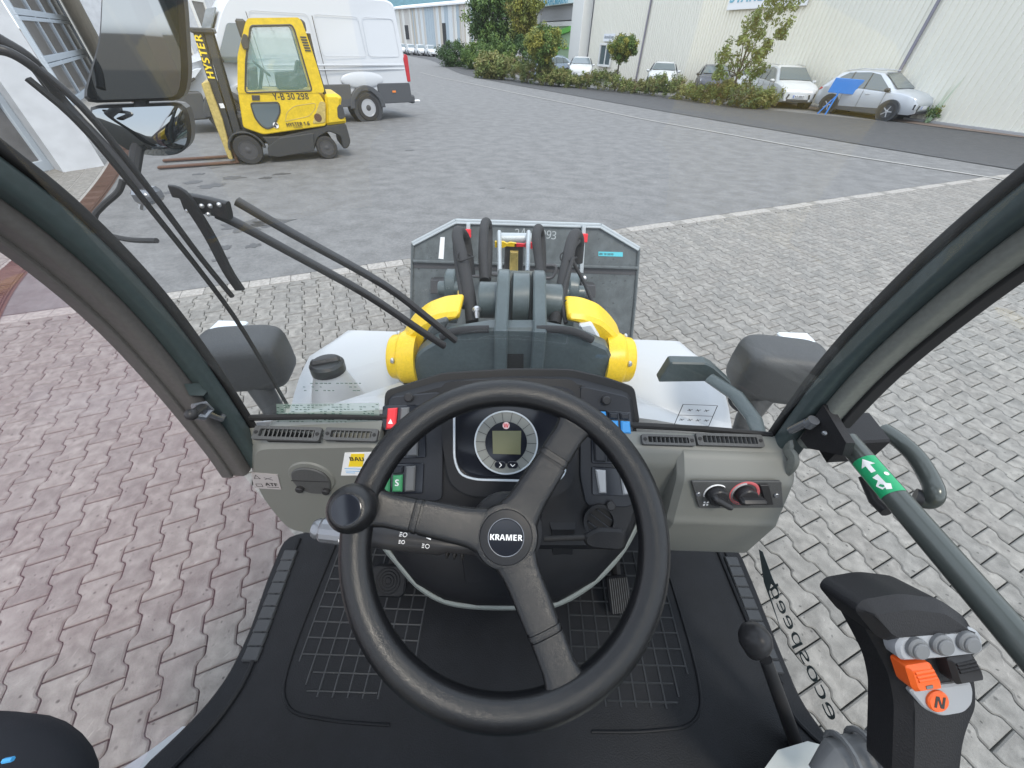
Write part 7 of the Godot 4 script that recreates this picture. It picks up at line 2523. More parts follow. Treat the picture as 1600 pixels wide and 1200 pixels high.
func wiper_and_mirrors():
	# wiper parked along the left pillar: two arms, a head and a long blade, all just outside the glass
	var onw = func(p: Vector2, off): return T_ws * Vector3(p.x, p.y, off)
	var wp = func(list, off):
		var out = []
		for p in list:
			var q = T_ws * Vector3(p.x, p.y, 0)
			q.z -= off + 0.10 * (1.0 - pow(q.x / 0.49, 2)) * 0.0
			out.append(q)
		return out
	var b := MB.new()
	b.sweep(rrect(0.009, 0.013, 0.003, 2), curve3(wp.call([Vector2(-0.3575, 0.3783), Vector2(-0.3065, 0.3373), Vector2(-0.2012, 0.2571), Vector2(-0.1438, 0.1927), Vector2(-0.1021, 0.1419)], 0.09), 4), Vector3.BACK)
	var wa = put("wiper_arm", b, "knob_black", loader)
	b = MB.new()
	b.sweep(rrect(0.009, 0.013, 0.003, 2), curve3(wp.call([Vector2(-0.3891, 0.3621), Vector2(-0.3674, 0.3485), Vector2(-0.3197, 0.3117), Vector2(-0.232, 0.2419), Vector2(-0.1583, 0.1665), Vector2(-0.1219, 0.1313)], 0.085), 4), Vector3.BACK)
	put("wiper_arm", b, "knob_black", loader)
	b = MB.new()
	b.sweep(rrect(0.022, 0.012, 0.004, 2), wp.call([Vector2(-0.4124, 0.3808), Vector2(-0.3837, 0.3759), Vector2(-0.3625, 0.3707)], 0.075), Vector3.BACK)
	var hd = put("wiper_head", b, "knob_black", loader)
	for q in [Vector2(-0.4021, 0.3833), Vector2(-0.3963, 0.3799), Vector2(-0.3866, 0.3788), Vector2(-0.3759, 0.3792), Vector2(-0.3641, 0.381), Vector2(-0.4076, 0.3721), Vector2(-0.3847, 0.3684)]:
		b = MB.new()
		b.ball(wp.call([q], 0.066)[0], Vector3.ONE * 0.0028, 8, 6)
		put("bolt", b, "steel_bright", hd)
	b = MB.new()
	b.sweep(rrect(0.006, 0.006, 0.002, 2), curve3(wp.call([Vector2(-0.4443, 0.5087), Vector2(-0.4301, 0.4804), Vector2(-0.4238, 0.4361), Vector2(-0.4207, 0.3791), Vector2(-0.4184, 0.3116), Vector2(-0.4124, 0.2502)], 0.05), 3), Vector3.BACK)
	var bl = put("wiper_blade", b, "knob_black", loader)
	b = MB.new()
	b.sweep(rrect(0.004, 0.006, 0.001, 2), curve3(wp.call([Vector2(-0.4518, 0.5018), Vector2(-0.4354, 0.4691), Vector2(-0.4296, 0.4222), Vector2(-0.4266, 0.3715), Vector2(-0.4218, 0.276), Vector2(-0.4242, 0.1835), Vector2(-0.4466, -0.02121)], 0.04), 3), Vector3.BACK)
	put("blade_rubber", b, "gasket", bl)
	b = MB.new()
	b.sweep(rrect(0.014, 0.006, 0.002, 2), curve3(wp.call([Vector2(-0.4061, 0.3978), Vector2(-0.3954, 0.3941), Vector2(-0.3945, 0.3756), Vector2(-0.3959, 0.3391), Vector2(-0.4027, 0.289), Vector2(-0.4028, 0.2574)], 0.06), 4), Vector3.BACK)
	put("blade_link", b, "knob_black", bl)
	# mirror arm in front of the pillar, with cable
	var arm = [Vector3(-0.9234, 1.93, -0.85), Vector3(-0.9074, 1.912, -0.86), Vector3(-0.8949, 1.884, -0.88), Vector3(-0.9064, 1.826, -0.9), Vector3(-0.8866, 1.776, -0.9), Vector3(-0.8676, 1.727, -0.9), Vector3(-0.8459, 1.661, -0.9)]
	b = MB.new()
	b.tube(curve3(arm, 5), 0.011, 12)
	var ma = put("mirror_arm", b, "knob_black", loader)
	tube_part("mirror_arm", [Vector3(-0.9281, 1.902, -0.83), Vector3(-0.887, 1.899, -0.84), Vector3(-0.874, 1.872, -0.86), Vector3(-0.8861, 1.833, -0.88)], 0.008, "knob_black", loader)
	b = MB.new()
	b.box(Vector3(-0.8429, 1.655, -0.9), Vector3(0.045, 0.03, 0.05), 0.008)
	put("arm_clamp", b, "chrome_dark", ma)
	b = MB.new()
	b.tube([Vector3(-0.8595, 1.645, -0.9), Vector3(-0.8753, 1.625, -0.9)], 0.007, 8)
	put("clamp_bolt", b, "steel_bright", ma)
	tube_part("mirror_cable", [Vector3(-0.88, 1.684, -0.9), Vector3(-0.8981, 1.662, -0.89), Vector3(-0.9443, 1.634, -0.88), Vector3(-0.9699, 1.612, -0.87), Vector3(-0.9669, 1.583, -0.86), Vector3(-0.9045, 1.571, -0.85), Vector3(-0.8281, 1.575, -0.84)], 0.006, "hose_black", loader, 6, 8)
	# tall mirror and the small wide-angle mirror under it
	var big = soft([Vector2(0.0706, 0.2184), Vector2(0.174, 0.2259), Vector2(0.1437, 0.1191), Vector2(0.09538, 0.0007264), Vector2(0.0653, -0.04135), Vector2(-0.1264, -0.04582), Vector2(-0.03142, 0.05861)], 0.03)
	var mb = flat_part("rear_view_mirror", T_mir, big, -0.045, -0.004, "knob_black", loader, 0.012)
	tag(mb, "tall rear-view mirror with dark rim outside the left pillar")
	var mbi := MB.new()
	mbi.T = T_mir
	mbi.prism(soft([Vector2(0.07617, 0.2152), Vector2(0.168, 0.2218), Vector2(0.1359, 0.1188), Vector2(0.08688, 0.0028), Vector2(0.06136, -0.03454), Vector2(-0.1093, -0.03942), Vector2(-0.0241, 0.05693)], 0.025), -0.004, 0.0015)
	put("mirror_pane", mbi, "mirror_glass", mb)
	var small = soft([Vector2(-0.1247, -0.05019), Vector2(0.06851, -0.0448), Vector2(0.05457, -0.09713), Vector2(0.03697, -0.1258), Vector2(0.007154, -0.1444), Vector2(-0.03706, -0.148), Vector2(-0.0873, -0.1371), Vector2(-0.1112, -0.1055)], 0.03)
	var sm = flat_part("wide_angle_mirror", T_mir, small, -0.05, -0.004, "knob_black", loader, 0.012)
	var sc = Vector2.ZERO
	for q in small: sc += q
	sc /= small.size()
	# domed pane
	b = MB.new()
	var rows = []
	for k in 6:
		var ring = []
		for q in small:
			var t = 0.93 * (1.0 - k / 5.0)
			var p = sc + (q - sc) * maxf(t, 0.01)
			ring.append(T_mir * Vector3(p.x, p.y, -0.004 + 0.016 * (1.0 - t * t)))
		rows.append(ring)
	b.loft(rows, true)
	put("mirror_pane", b, "mirror_glass", sm, 60)
	b = MB.new()
	b.tube([Vector3(-0.8874, 1.668, -0.92), Vector3(-0.8761, 1.734, -0.98), Vector3(-0.8375, 1.825, -1.02)], 0.012, 8)
	put("mirror_bracket", b, "knob_black", sm)

func rounded_block(c: Vector3, s: Vector3, pw_: float, turn: Basis) -> MB:
	var b := MB.new()
	var rings = []
	var ex = func(x, e): return signf(x) * pow(absf(x), e)
	for i in range(1, 14):
		var a = PI * i / 14.0
		var ring = []
		for k in 28:
			var t = TAU * k / 28.0
			var p = Vector3(ex.call(sin(a), pw_) * ex.call(cos(t), pw_), ex.call(cos(a), pw_), ex.call(sin(a), pw_) * ex.call(sin(t), pw_))
			ring.append(c + turn * Vector3(p.x * s.x, p.y * s.y, p.z * s.z))
		rings.append(ring)
	b.loft(rings, true)
	return b

func front_body():
	# headlights on both sides, seen from behind
	for s in [-1, 1]:
		var c = Vector3(-0.7979, 1.215, -0.86) if s < 0 else Vector3(0.779, 1.239, -0.86)
		var hl = put("headlight", rounded_block(c, Vector3(0.118, 0.085, 0.075), 0.42, Basis(Vector3.UP, s * -0.15)), "lamp_housing", loader, 60)
		var b := MB.new()
		b.tube([c + Vector3(-s * 0.02, -0.06, 0.03), c + Vector3(-s * 0.05, -0.15, 0.06), c + Vector3(-s * 0.06, -0.22, 0.1)], [0.035, 0.03, 0.028], 12)
		put("lamp_stalk", b, "lamp_housing", hl)
		b = MB.new()
		b.box(c + Vector3(s * 0.055, -0.12, -0.02), Vector3(0.07, 0.045, 0.05), 0.012)
		put("indicator", b, "lamp_orange", hl)
		b = MB.new()
		b.box(c + Vector3(s * 0.045, 0.075, -0.055), Vector3(0.09, 0.012, 0.05), 0.004)
		put("lens_rim", b, "lamp_clear", hl)
	# bodywork under the windscreen
	var b := MB.new()
	b.slab([[Vector3(-0.52, 1.345, -0.50), Vector3(-0.3, 1.36, -0.53), Vector3(0, 1.37, -0.56), Vector3(0.3, 1.36, -0.53), Vector3(0.52, 1.345, -0.50)], [Vector3(-0.5, 1.22, -0.66), Vector3(-0.35, 1.25, -0.68), Vector3(0, 1.2, -0.68), Vector3(0.35, 1.25, -0.68), Vector3(0.52, 1.2, -0.66)], [Vector3(-0.46, 1.08, -0.86), Vector3(-0.36, 1.12, -0.88), Vector3(0, 0.95, -0.8), Vector3(0.36, 1.12, -0.88), Vector3(0.46, 1.08, -0.86)], [Vector3(-0.44, 0.9, -1.0), Vector3(-0.36, 0.95, -1.0), Vector3(0, 0.85, -0.95), Vector3(0.36, 0.95, -1.0), Vector3(0.44, 0.9, -1.0)]], Vector3(0, -0.03, 0.01))
	put("front_cowl", b, "fender_white", loader, 60)
	# fenders and tyres
	for s in [-1, 1]:
		var g = []
		for i in 15:
			var row = []
			var a = deg_to_rad(80.0 + i * 7.0)
			for k in 9:
				var t = k / 8.0
				var r = 0.545 - 0.05 * pow(maxf(0, t - 0.7) / 0.3, 2)
				var cut = 0.0
				if i < 2: cut = 0.07 * (2 - i) * pow(maxf(0.0, t - 0.5) * 2.0, 3)
				row.append(Vector3(s * (0.40 + t * 0.415 - cut) , 0.49 + r * sin(a), -(1.2 + r * cos(a))))
			g.append(row)
		b = MB.new()
		b.slab(g, Vector3(0, -0.012, 0))
		put("fender", b, "fender_white", loader, 60)
		# tyre with lugs
		b = MB.new()
		var wx = Transform3D(Basis(Vector3.BACK, -PI / 2), Vector3(s * 0.62, 0.47, -1.22))
		b.lathe([Vector2(0.28, -0.15), Vector2(0.42, -0.155), Vector2(0.45, -0.13), Vector2(0.455, 0.0), Vector2(0.45, 0.13), Vector2(0.42, 0.155), Vector2(0.28, 0.15)], wx, 48)
		var ty = put("tyre", b, "tyre", loader)
		for k in 26:
			for h in [-1, 1]:
				b = MB.new()
				b.T = Transform3D(Basis(Vector3.RIGHT, -TAU * (k + (0.5 if h > 0 else 0.0)) / 26.0), Vector3(s * 0.62, 0.47, -1.22)) * Transform3D(Basis(Vector3.UP, h * 0.5), Vector3(h * 0.072, 0.462, 0))
				b.box(Vector3.ZERO, Vector3(0.15, 0.035, 0.05), 0.008)
				put("lug", b, "tyre", ty)
	# filler neck with black cap on the left side
	b = MB.new()
	var fc = Vector3(-0.6, 1.14, -0.922)
	b.lathe([Vector2(0.10, -0.2), Vector2(0.075, -0.10), Vector2(0.052, -0.03), Vector2(0.05, -0.01)], Transform3D(Basis(Vector3.RIGHT, -0.1), fc), 28)
	put("filler_neck", b, "fender_white", loader, 60)
	b = MB.new()
	b.lathe([Vector2(0.045, -0.02), Vector2(0.053, -0.016), Vector2(0.053, 0.012), Vector2(0.046, 0.02)], Transform3D(Basis(Vector3.RIGHT, -0.1), fc), 24)
	var cap = put("filler_cap", b, "knob_black", loader)
	b = MB.new()
	b.T = Transform3D(Basis(Vector3.UP, 0.35), fc)
	b.box(Vector3(0, 0.022, 0), Vector3(0.09, 0.026, 0.026), 0.008)
	put("cap_grip", b, "knob_black", cap)
	# dark bracket plate on the right side
	var br = flat_part("lamp_bracket", T_brkt, soft([Vector2(0.4071, 0.1433), Vector2(0.4204, 0.2149), Vector2(0.5131, 0.2166), Vector2(0.5382, 0.2045), Vector2(0.61, 0.1476), Vector2(0.592, 0.1396), Vector2(0.5445, 0.1519)], 0.006), -0.03, 0.0, "pillar_paint", loader, 0.004)
	b = MB.new()
	b.tube([Vector3(0.5245, 1.285, -0.76), Vector3(0.5736, 1.279, -0.7), Vector3(0.5835, 1.278, -0.62), Vector3(0.5604, 1.293, -0.56)], [0.02, 0.022, 0.02, 0.016], 10, false, 0.5)
	put("bracket_arm", b, "pillar_paint", br)
	b = MB.new()
	b.tube(curve3([Vector3(0.5803, 1.283, -0.72), Vector3(0.5641, 1.262, -0.7), Vector3(0.5816, 1.248, -0.68), Vector3(0.5927, 1.27, -0.66)], 5), 0.004, 6)
	put("lamp_wire", b, "hose_black", br)
	# sticker drawing on the lower right of the windscreen and load chart on the lower left
	chart("load_chart", [Vector2(-0.4272, 0.03542), Vector2(-0.2355, 0.05035), Vector2(-0.2526, -0.01615), Vector2(-0.4539, -0.02622)], -0.004, 9, 26, "decal_sheet", "decal_ink")
	chart("upper_chart", [Vector2(-0.351, 0.106), Vector2(-0.2472, 0.1115), Vector2(-0.2605, 0.08104), Vector2(-0.3594, 0.07561)], -0.004, 3, 14, "", "decal_ink")
	var dr = MB.new()
	var bx = [Vector2(0.2967, 0.07693), Vector2(0.3565, 0.07654), Vector2(0.3694, 0.01105), Vector2(0.3049, 0.0115)]
	var line = func(p, q): dr.tube([T_ws * Vector3(p.x, p.y, -0.003), T_ws * Vector3(q.x, q.y, -0.003)], 0.0006, 4)
	for k in 4: line.call(bx[k], bx[(k + 1) % 4])
	line.call(bx[0].lerp(bx[3], 0.5), bx[1].lerp(bx[2], 0.5))
	for k in 7:
		var c = bx[0].lerp(bx[1], 0.15 + 0.12 * k).lerp(bx[3].lerp(bx[2], 0.15 + 0.12 * k), 0.25 if k & 1 else 0.72)
		line.call(c + Vector2(-0.004, -0.002), c + Vector2(0.004, 0.002))
		line.call(c + Vector2(-0.003, 0.003), c + Vector2(0.002, -0.003))
	put("guide_sticker", dr, "ink_black", loader)

func chart(called: String, q, off: float, rows: int, cols: int, sheet_m: String, ink: String):
	var root
	if sheet_m:
		var s := MB.new()
		s.quad(T_ws * Vector3(q[0].x, q[0].y, off), T_ws * Vector3(q[3].x, q[3].y, off), T_ws * Vector3(q[2].x, q[2].y, off), T_ws * Vector3(q[1].x, q[1].y, off))
		root = put(called, s, sheet_m, loader)
	else:
		root = Node3D.new()
		root.name = called
		loader.add_child(root, true)
	var r := RandomNumberGenerator.new()
	r.seed = 77
	var b := MB.new()
	for i in rows:
		for j in cols:
			if r.randf() < 0.4: continue
			var t = (j + 0.2 + 0.3 * r.randf()) / cols
			var v = (i + 0.5) / rows
			var p = q[0].lerp(q[1], t).lerp(q[3].lerp(q[2], t), v)
			var c = T_ws * Vector3(p.x, p.y, off + 0.0012)
			b.box(c, Vector3(0.003 + 0.003 * r.randf(), 0.0016, 0.0003))
	put("print", b, ink, root)

func loader_arm():
	# slate housing in front of the windscreen
	var h = flat_part("arm_housing", T_tower, soft([Vector2(-0.3499, 0.02941), Vector2(-0.3139, 0.1249), Vector2(-0.285, 0.1545), Vector2(-0.2024, 0.2096), Vector2(-0.0735, 0.2383), Vector2(0.06802, 0.2439), Vector2(0.2011, 0.221), Vector2(0.2979, 0.1786), Vector2(0.3197, 0.1411), Vector2(0.3269, 0.05356), Vector2(0.3057, -0.09674), Vector2(-0.3276, -0.127)], 0.012), -0.05, 0.0, "slate_paint", loader, 0.008)
	tag(h, "dark slate housing of the loading arm")
	for q in [[Vector2(-0.2228, 0.204), Vector2(-0.1913, 0.2243), Vector2(-0.1417, 0.2356), Vector2(-0.0754, 0.2405)], [Vector2(0.06786, 0.2462), Vector2(0.149, 0.2471), Vector2(0.1991, 0.2351), Vector2(0.2418, 0.2131)]]:
		var p = []
		for k in q: p.append(T_tower * Vector3(k.x, k.y, 0.004))
		var b := MB.new()
		b.tube(curve3(p, 6), 0.012, 10)
		put("edge_guard", b, "hose_black", h)
	# dark slot between the lugs
	flat_part("slot", T_tower, [Vector2(-0.03394, 0.1444), Vector2(0.03365, 0.1473), Vector2(0.03953, 0.01734), Vector2(-0.033, 0.01409)], 0.0, 0.003, "gasket", h)
	# two lugs and the arm head between them, all about one cross axis
	var ax = Vector3(0.0, 1.272, -1.15)
	for x in [[-0.059, -0.018], [0.058, 0.099]]:
		var b := MB.new()
		b.T = SIDE
		var poly = []
		for k in 15:
			var a = deg_to_rad(-30.0 + k * 11.5)
			poly.append(Vector2(1.15 + 0.105 * cos(a), 1.272 + 0.105 * sin(a)))
		poly.append(Vector2(0.925, 1.30)); poly.append(Vector2(0.915, 1.0)); poly.append(Vector2(0.915, 0.9)); poly.append(Vector2(1.2, 0.9))
		b.prism(poly, x[0], x[1], 0.005, true)
		put("lug", b, "slate_paint", h)
	var b := MB.new()
	var lx = Transform3D(Basis(Vector3.BACK, -PI / 2), ax)
	b.lathe([Vector2(0.09, -0.010), Vector2(0.096, -0.006), Vector2(0.096, 0.046), Vector2(0.09, 0.05)], lx, 40)
	b.T = SIDE
	b.prism([Vector2(1.08, 1.21), Vector2(1.2, 1.36), Vector2(1.75, 0.95), Vector2(2.2, 0.55), Vector2(2.1, 0.42), Vector2(1.6, 0.72)], -0.045, 0.085, 0.008, true)
	b.T = Transform3D.IDENTITY
	put("arm_head", b, "slate_paint", loader)
	# pivot tubes at both sides
	b = MB.new()
	b.lathe([Vector2(0.058, -0.122), Vector2(0.062, -0.118), Vector2(0.062, -0.06)], lx, 32)
	b.lathe([Vector2(0.058, 0.160), Vector2(0.062, 0.156), Vector2(0.062, 0.10)], lx, 32)
	put("pivot_tube", b, "slate_paint", h)
	b = MB.new()
	b.tube([Vector3(-0.1247, 1.28, -1.08), Vector3(-0.1217, 1.255, -1.06)], [0.011, 0.008], 8)
	b.ball(Vector3(-0.1249, 1.275, -1.08), Vector3(0.016, 0.012, 0.016), 6, 6)
	put("grease_nipple", b, "steel_bright", h)
	# yellow stop between the lugs
	b = MB.new()
	b.loft([[Vector3(-0.04799, 1.261, -0.985), Vector3(-0.03789, 1.261, -0.985), Vector3(-0.03375, 1.249, -0.985), Vector3(0.03119, 1.252, -0.985), Vector3(0.0339, 1.237, -0.985), Vector3(-0.04798, 1.234, -0.985)], [Vector3(-0.04653, 1.281, -0.955), Vector3(-0.03674, 1.282, -0.955), Vector3(-0.03272, 1.27, -0.955), Vector3(0.03024, 1.273, -0.955), Vector3(0.03287, 1.258, -0.955), Vector3(-0.04652, 1.255, -0.955)]], true)
	put("yellow_stop", b, "loader_yellow", h, 20)
	# yellow side frames with round covers and lamp faces
	for q in [[soft([Vector2(-0.431, -0.03761), Vector2(-0.4061, 0.03557), Vector2(-0.358, 0.1098), Vector2(-0.2969, 0.1623), Vector2(-0.2354, 0.1887), Vector2(-0.1727, 0.1981), Vector2(-0.1746, 0.1694), Vector2(-0.2133, 0.1582), Vector2(-0.2543, 0.1292), Vector2(-0.2954, 0.07553), Vector2(-0.3423, -0.004391), Vector2(-0.3634, -0.1155), Vector2(-0.4148, -0.105)], 0.02), -1], [soft([Vector2(0.1684, 0.204), Vector2(0.2222, 0.2013), Vector2(0.2837, 0.1798), Vector2(0.329, 0.142), Vector2(0.3688, 0.09703), Vector2(0.398, 0.02668), Vector2(0.4118, -0.07486), Vector2(0.3626, -0.08977), Vector2(0.3219, 0.02348), Vector2(0.3026, 0.07828), Vector2(0.2602, 0.1342), Vector2(0.2128, 0.1673), Vector2(0.1678, 0.1753)], 0.02), 1]]:
		var yf = flat_part("yellow_side_frame", T_lamp, q[0], -0.09, 0.03, "loader_yellow", loader, 0.012)
		var s = q[1]
		var cx = Vector3(-0.3744, 1.133, -1) if s < 0 else Vector3(0.3601, 1.153, -1)
		b = MB.new()
		b.lathe([Vector2(0.09, -0.03), Vector2(0.092, 0.02), Vector2(0.086, 0.03), Vector2(0.08, 0.034), Vector2(0.076, 0.06), Vector2(0.07, 0.066)], Transform3D(Basis(Vector3.BACK, -s * PI / 2), cx + Vector3(-s * 0.02, -0.02, -0.02)), 32)
		put("round_cover", b, "loader_yellow", yf)
		for k in 4:
			b = MB.new()
			var a = TAU * k / 4 + 0.5
			b.ball(cx + Vector3(s * 0.02, -0.02 + 0.08 * sin(a), -0.02 + 0.08 * cos(a)), Vector3(0.008, 0.01, 0.01), 8, 6)
			put("cover_bolt", b, "steel_bright", yf)
	flat_part("lamp_face", T_lamp, soft([Vector2(-0.29, 0.1176), Vector2(-0.2542, 0.1688), Vector2(-0.2153, 0.1823), Vector2(-0.208, 0.1706), Vector2(-0.2339, 0.1198), Vector2(-0.3014, 0.09645)], 0.008), -0.03, 0.045, "bucket_paint", loader, 0.006)
	flat_part("lamp_face", T_lamp, soft([Vector2(0.2055, 0.1744), Vector2(0.2457, 0.1832), Vector2(0.2793, 0.135), Vector2(0.2953, 0.09406), Vector2(0.2366, 0.1075)], 0.008), -0.03, 0.045, "lamp_clear", loader, 0.006)
	# hydraulic hoses that rise over the arm
	for q in [[[Vector3(-0.1422, 1.222, -1.08), Vector3(-0.1611, 1.275, -1.18), Vector3(-0.1916, 1.337, -1.3), Vector3(-0.2252, 1.379, -1.42), Vector3(-0.2283, 1.373, -1.5), Vector3(-0.2121, 1.313, -1.55), Vector3(-0.1944, 1.19, -1.5)], 0.022], [[Vector3(-0.2259, 1.371, -1.44), Vector3(-0.2317, 1.354, -1.4), Vector3(-0.2121, 1.312, -1.3), Vector3(-0.1739, 1.247, -1.14)], 0.012], [[Vector3(-0.1164, 1.269, -1.3), Vector3(-0.1278, 1.32, -1.4), Vector3(-0.1334, 1.369, -1.52), Vector3(-0.133, 1.372, -1.62), Vector3(-0.1287, 1.32, -1.7), Vector3(-0.1249, 1.225, -1.62), Vector3(-0.1231, 1.174, -1.5)], 0.019], [[Vector3(0.09849, 1.272, -1.32), Vector3(0.0894, 1.306, -1.42), Vector3(0.07785, 1.358, -1.5), Vector3(0.08833, 1.36, -1.6), Vector3(0.1051, 1.309, -1.66), Vector3(0.116, 1.213, -1.6), Vector3(0.1101, 1.171, -1.5)], 0.019], [[Vector3(0.1344, 1.24, -1.06), Vector3(0.1537, 1.279, -1.15), Vector3(0.1799, 1.335, -1.28), Vector3(0.2083, 1.378, -1.42), Vector3(0.2369, 1.371, -1.52), Vector3(0.2675, 1.309, -1.6), Vector3(0.2751, 1.218, -1.6)], 0.022], [[Vector3(0.2501, 1.353, -1.5), Vector3(0.2126, 1.332, -1.4), Vector3(0.2557, 1.278, -1.3), Vector3(0.2772, 1.255, -1.2), Vector3(0.2868, 1.259, -1.1)], 0.007], [[Vector3(0.2048, 1.37, -1.3), Vector3(0.1743, 1.326, -1.2), Vector3(0.1604, 1.296, -1.12), Vector3(0.1688, 1.26, -1.04)], 0.007]]:
		tube_part("hydraulic_hose", q[0], q[1], "hose_black", loader, 8, 14)
	# cable ties, brass fittings
	for q in [[Vector3(-0.1833, 1.359, -1.3), 0.03], [Vector3(0.1894, 1.361, -1.32), 0.03], [Vector3(0.1578, 1.294, -1.14), 0.028]]:
		b = MB.new()
		var pth = []
		for k in 16: pth.append(q[0] + Vector3(q[1] * cos(TAU * k / 16), 0.006 * sin(TAU * k / 16 * 2), q[1] * sin(TAU * k / 16)))
		b.tube(pth, 0.003, 5, true)
		put("cable_tie", b, "gasket", loader)
	b = MB.new()
	b.tube([Vector3(-0.2033, 1.246, -1.25), Vector3(-0.1961, 1.227, -1.2)], 0.011, 8)
	put("brass_fitting", b, "brass", loader)
	# level indicator: two thin bars with a roller, yellow and red pointers
	for u in [[Vector3(-0.06771, 1.209, -1.5), Vector3(-0.08389, 1.275, -1.78)], [Vector3(0.04958, 1.213, -1.5), Vector3(0.05435, 1.28, -1.78)]]:
		b = MB.new()
		b.tube([u[0], u[1]], 0.010, 6)
		put("indicator_bar", b, "bucket_edge", loader)
	b = MB.new()
	b.tube([Vector3(-0.09095, 1.234, -1.8), Vector3(0.06924, 1.237, -1.8)], 0.028, 16)
	put("roller", b, "bucket_edge", loader)
	flat_part("yellow_pointer", Transform3D(Basis(), Vector3(-0.05181, 1.232, -1.74)), [Vector2(-0.05, -0.014), Vector2(-0.05, 0.014), Vector2(-0.01, 0.014), Vector2(0.006, 0.006), Vector2(0.024, 0.012), Vector2(0.05, 0.008), Vector2(0.05, -0.008), Vector2(0.006, -0.006), Vector2(-0.01, -0.014)], -0.006, 0.006, "loader_yellow", loader)
	flat_part("red_pointer", Transform3D(Basis(), Vector3(0.03549, 1.232, -1.74)), [Vector2(-0.045, -0.008), Vector2(-0.045, 0.008), Vector2(0.0, 0.006), Vector2(0.012, 0.014), Vector2(0.04, 0.014), Vector2(0.04, -0.014), Vector2(0.012, -0.014), Vector2(0.0, -0.006)], -0.006, 0.006, "red_paint", loader)
	flat_part("hitch_guide", Transform3D(Basis(), Vector3(-0.01136, 1.145, -1.8)), [Vector2(-0.05, -0.1), Vector2(0.05, -0.1), Vector2(0.045, 0.09), Vector2(-0.045, 0.09)], -0.02, 0.0, "rim_dark", loader, 0.006)
	flat_part("guide_core", Transform3D(Basis(), Vector3(-0.01074, 1.129, -1.79)), [Vector2(-0.022, -0.06), Vector2(0.022, -0.06), Vector2(0.02, 0.05), Vector2(-0.02, 0.05)], -0.01, 0.008, "faded_yellow", loader, 0.004)

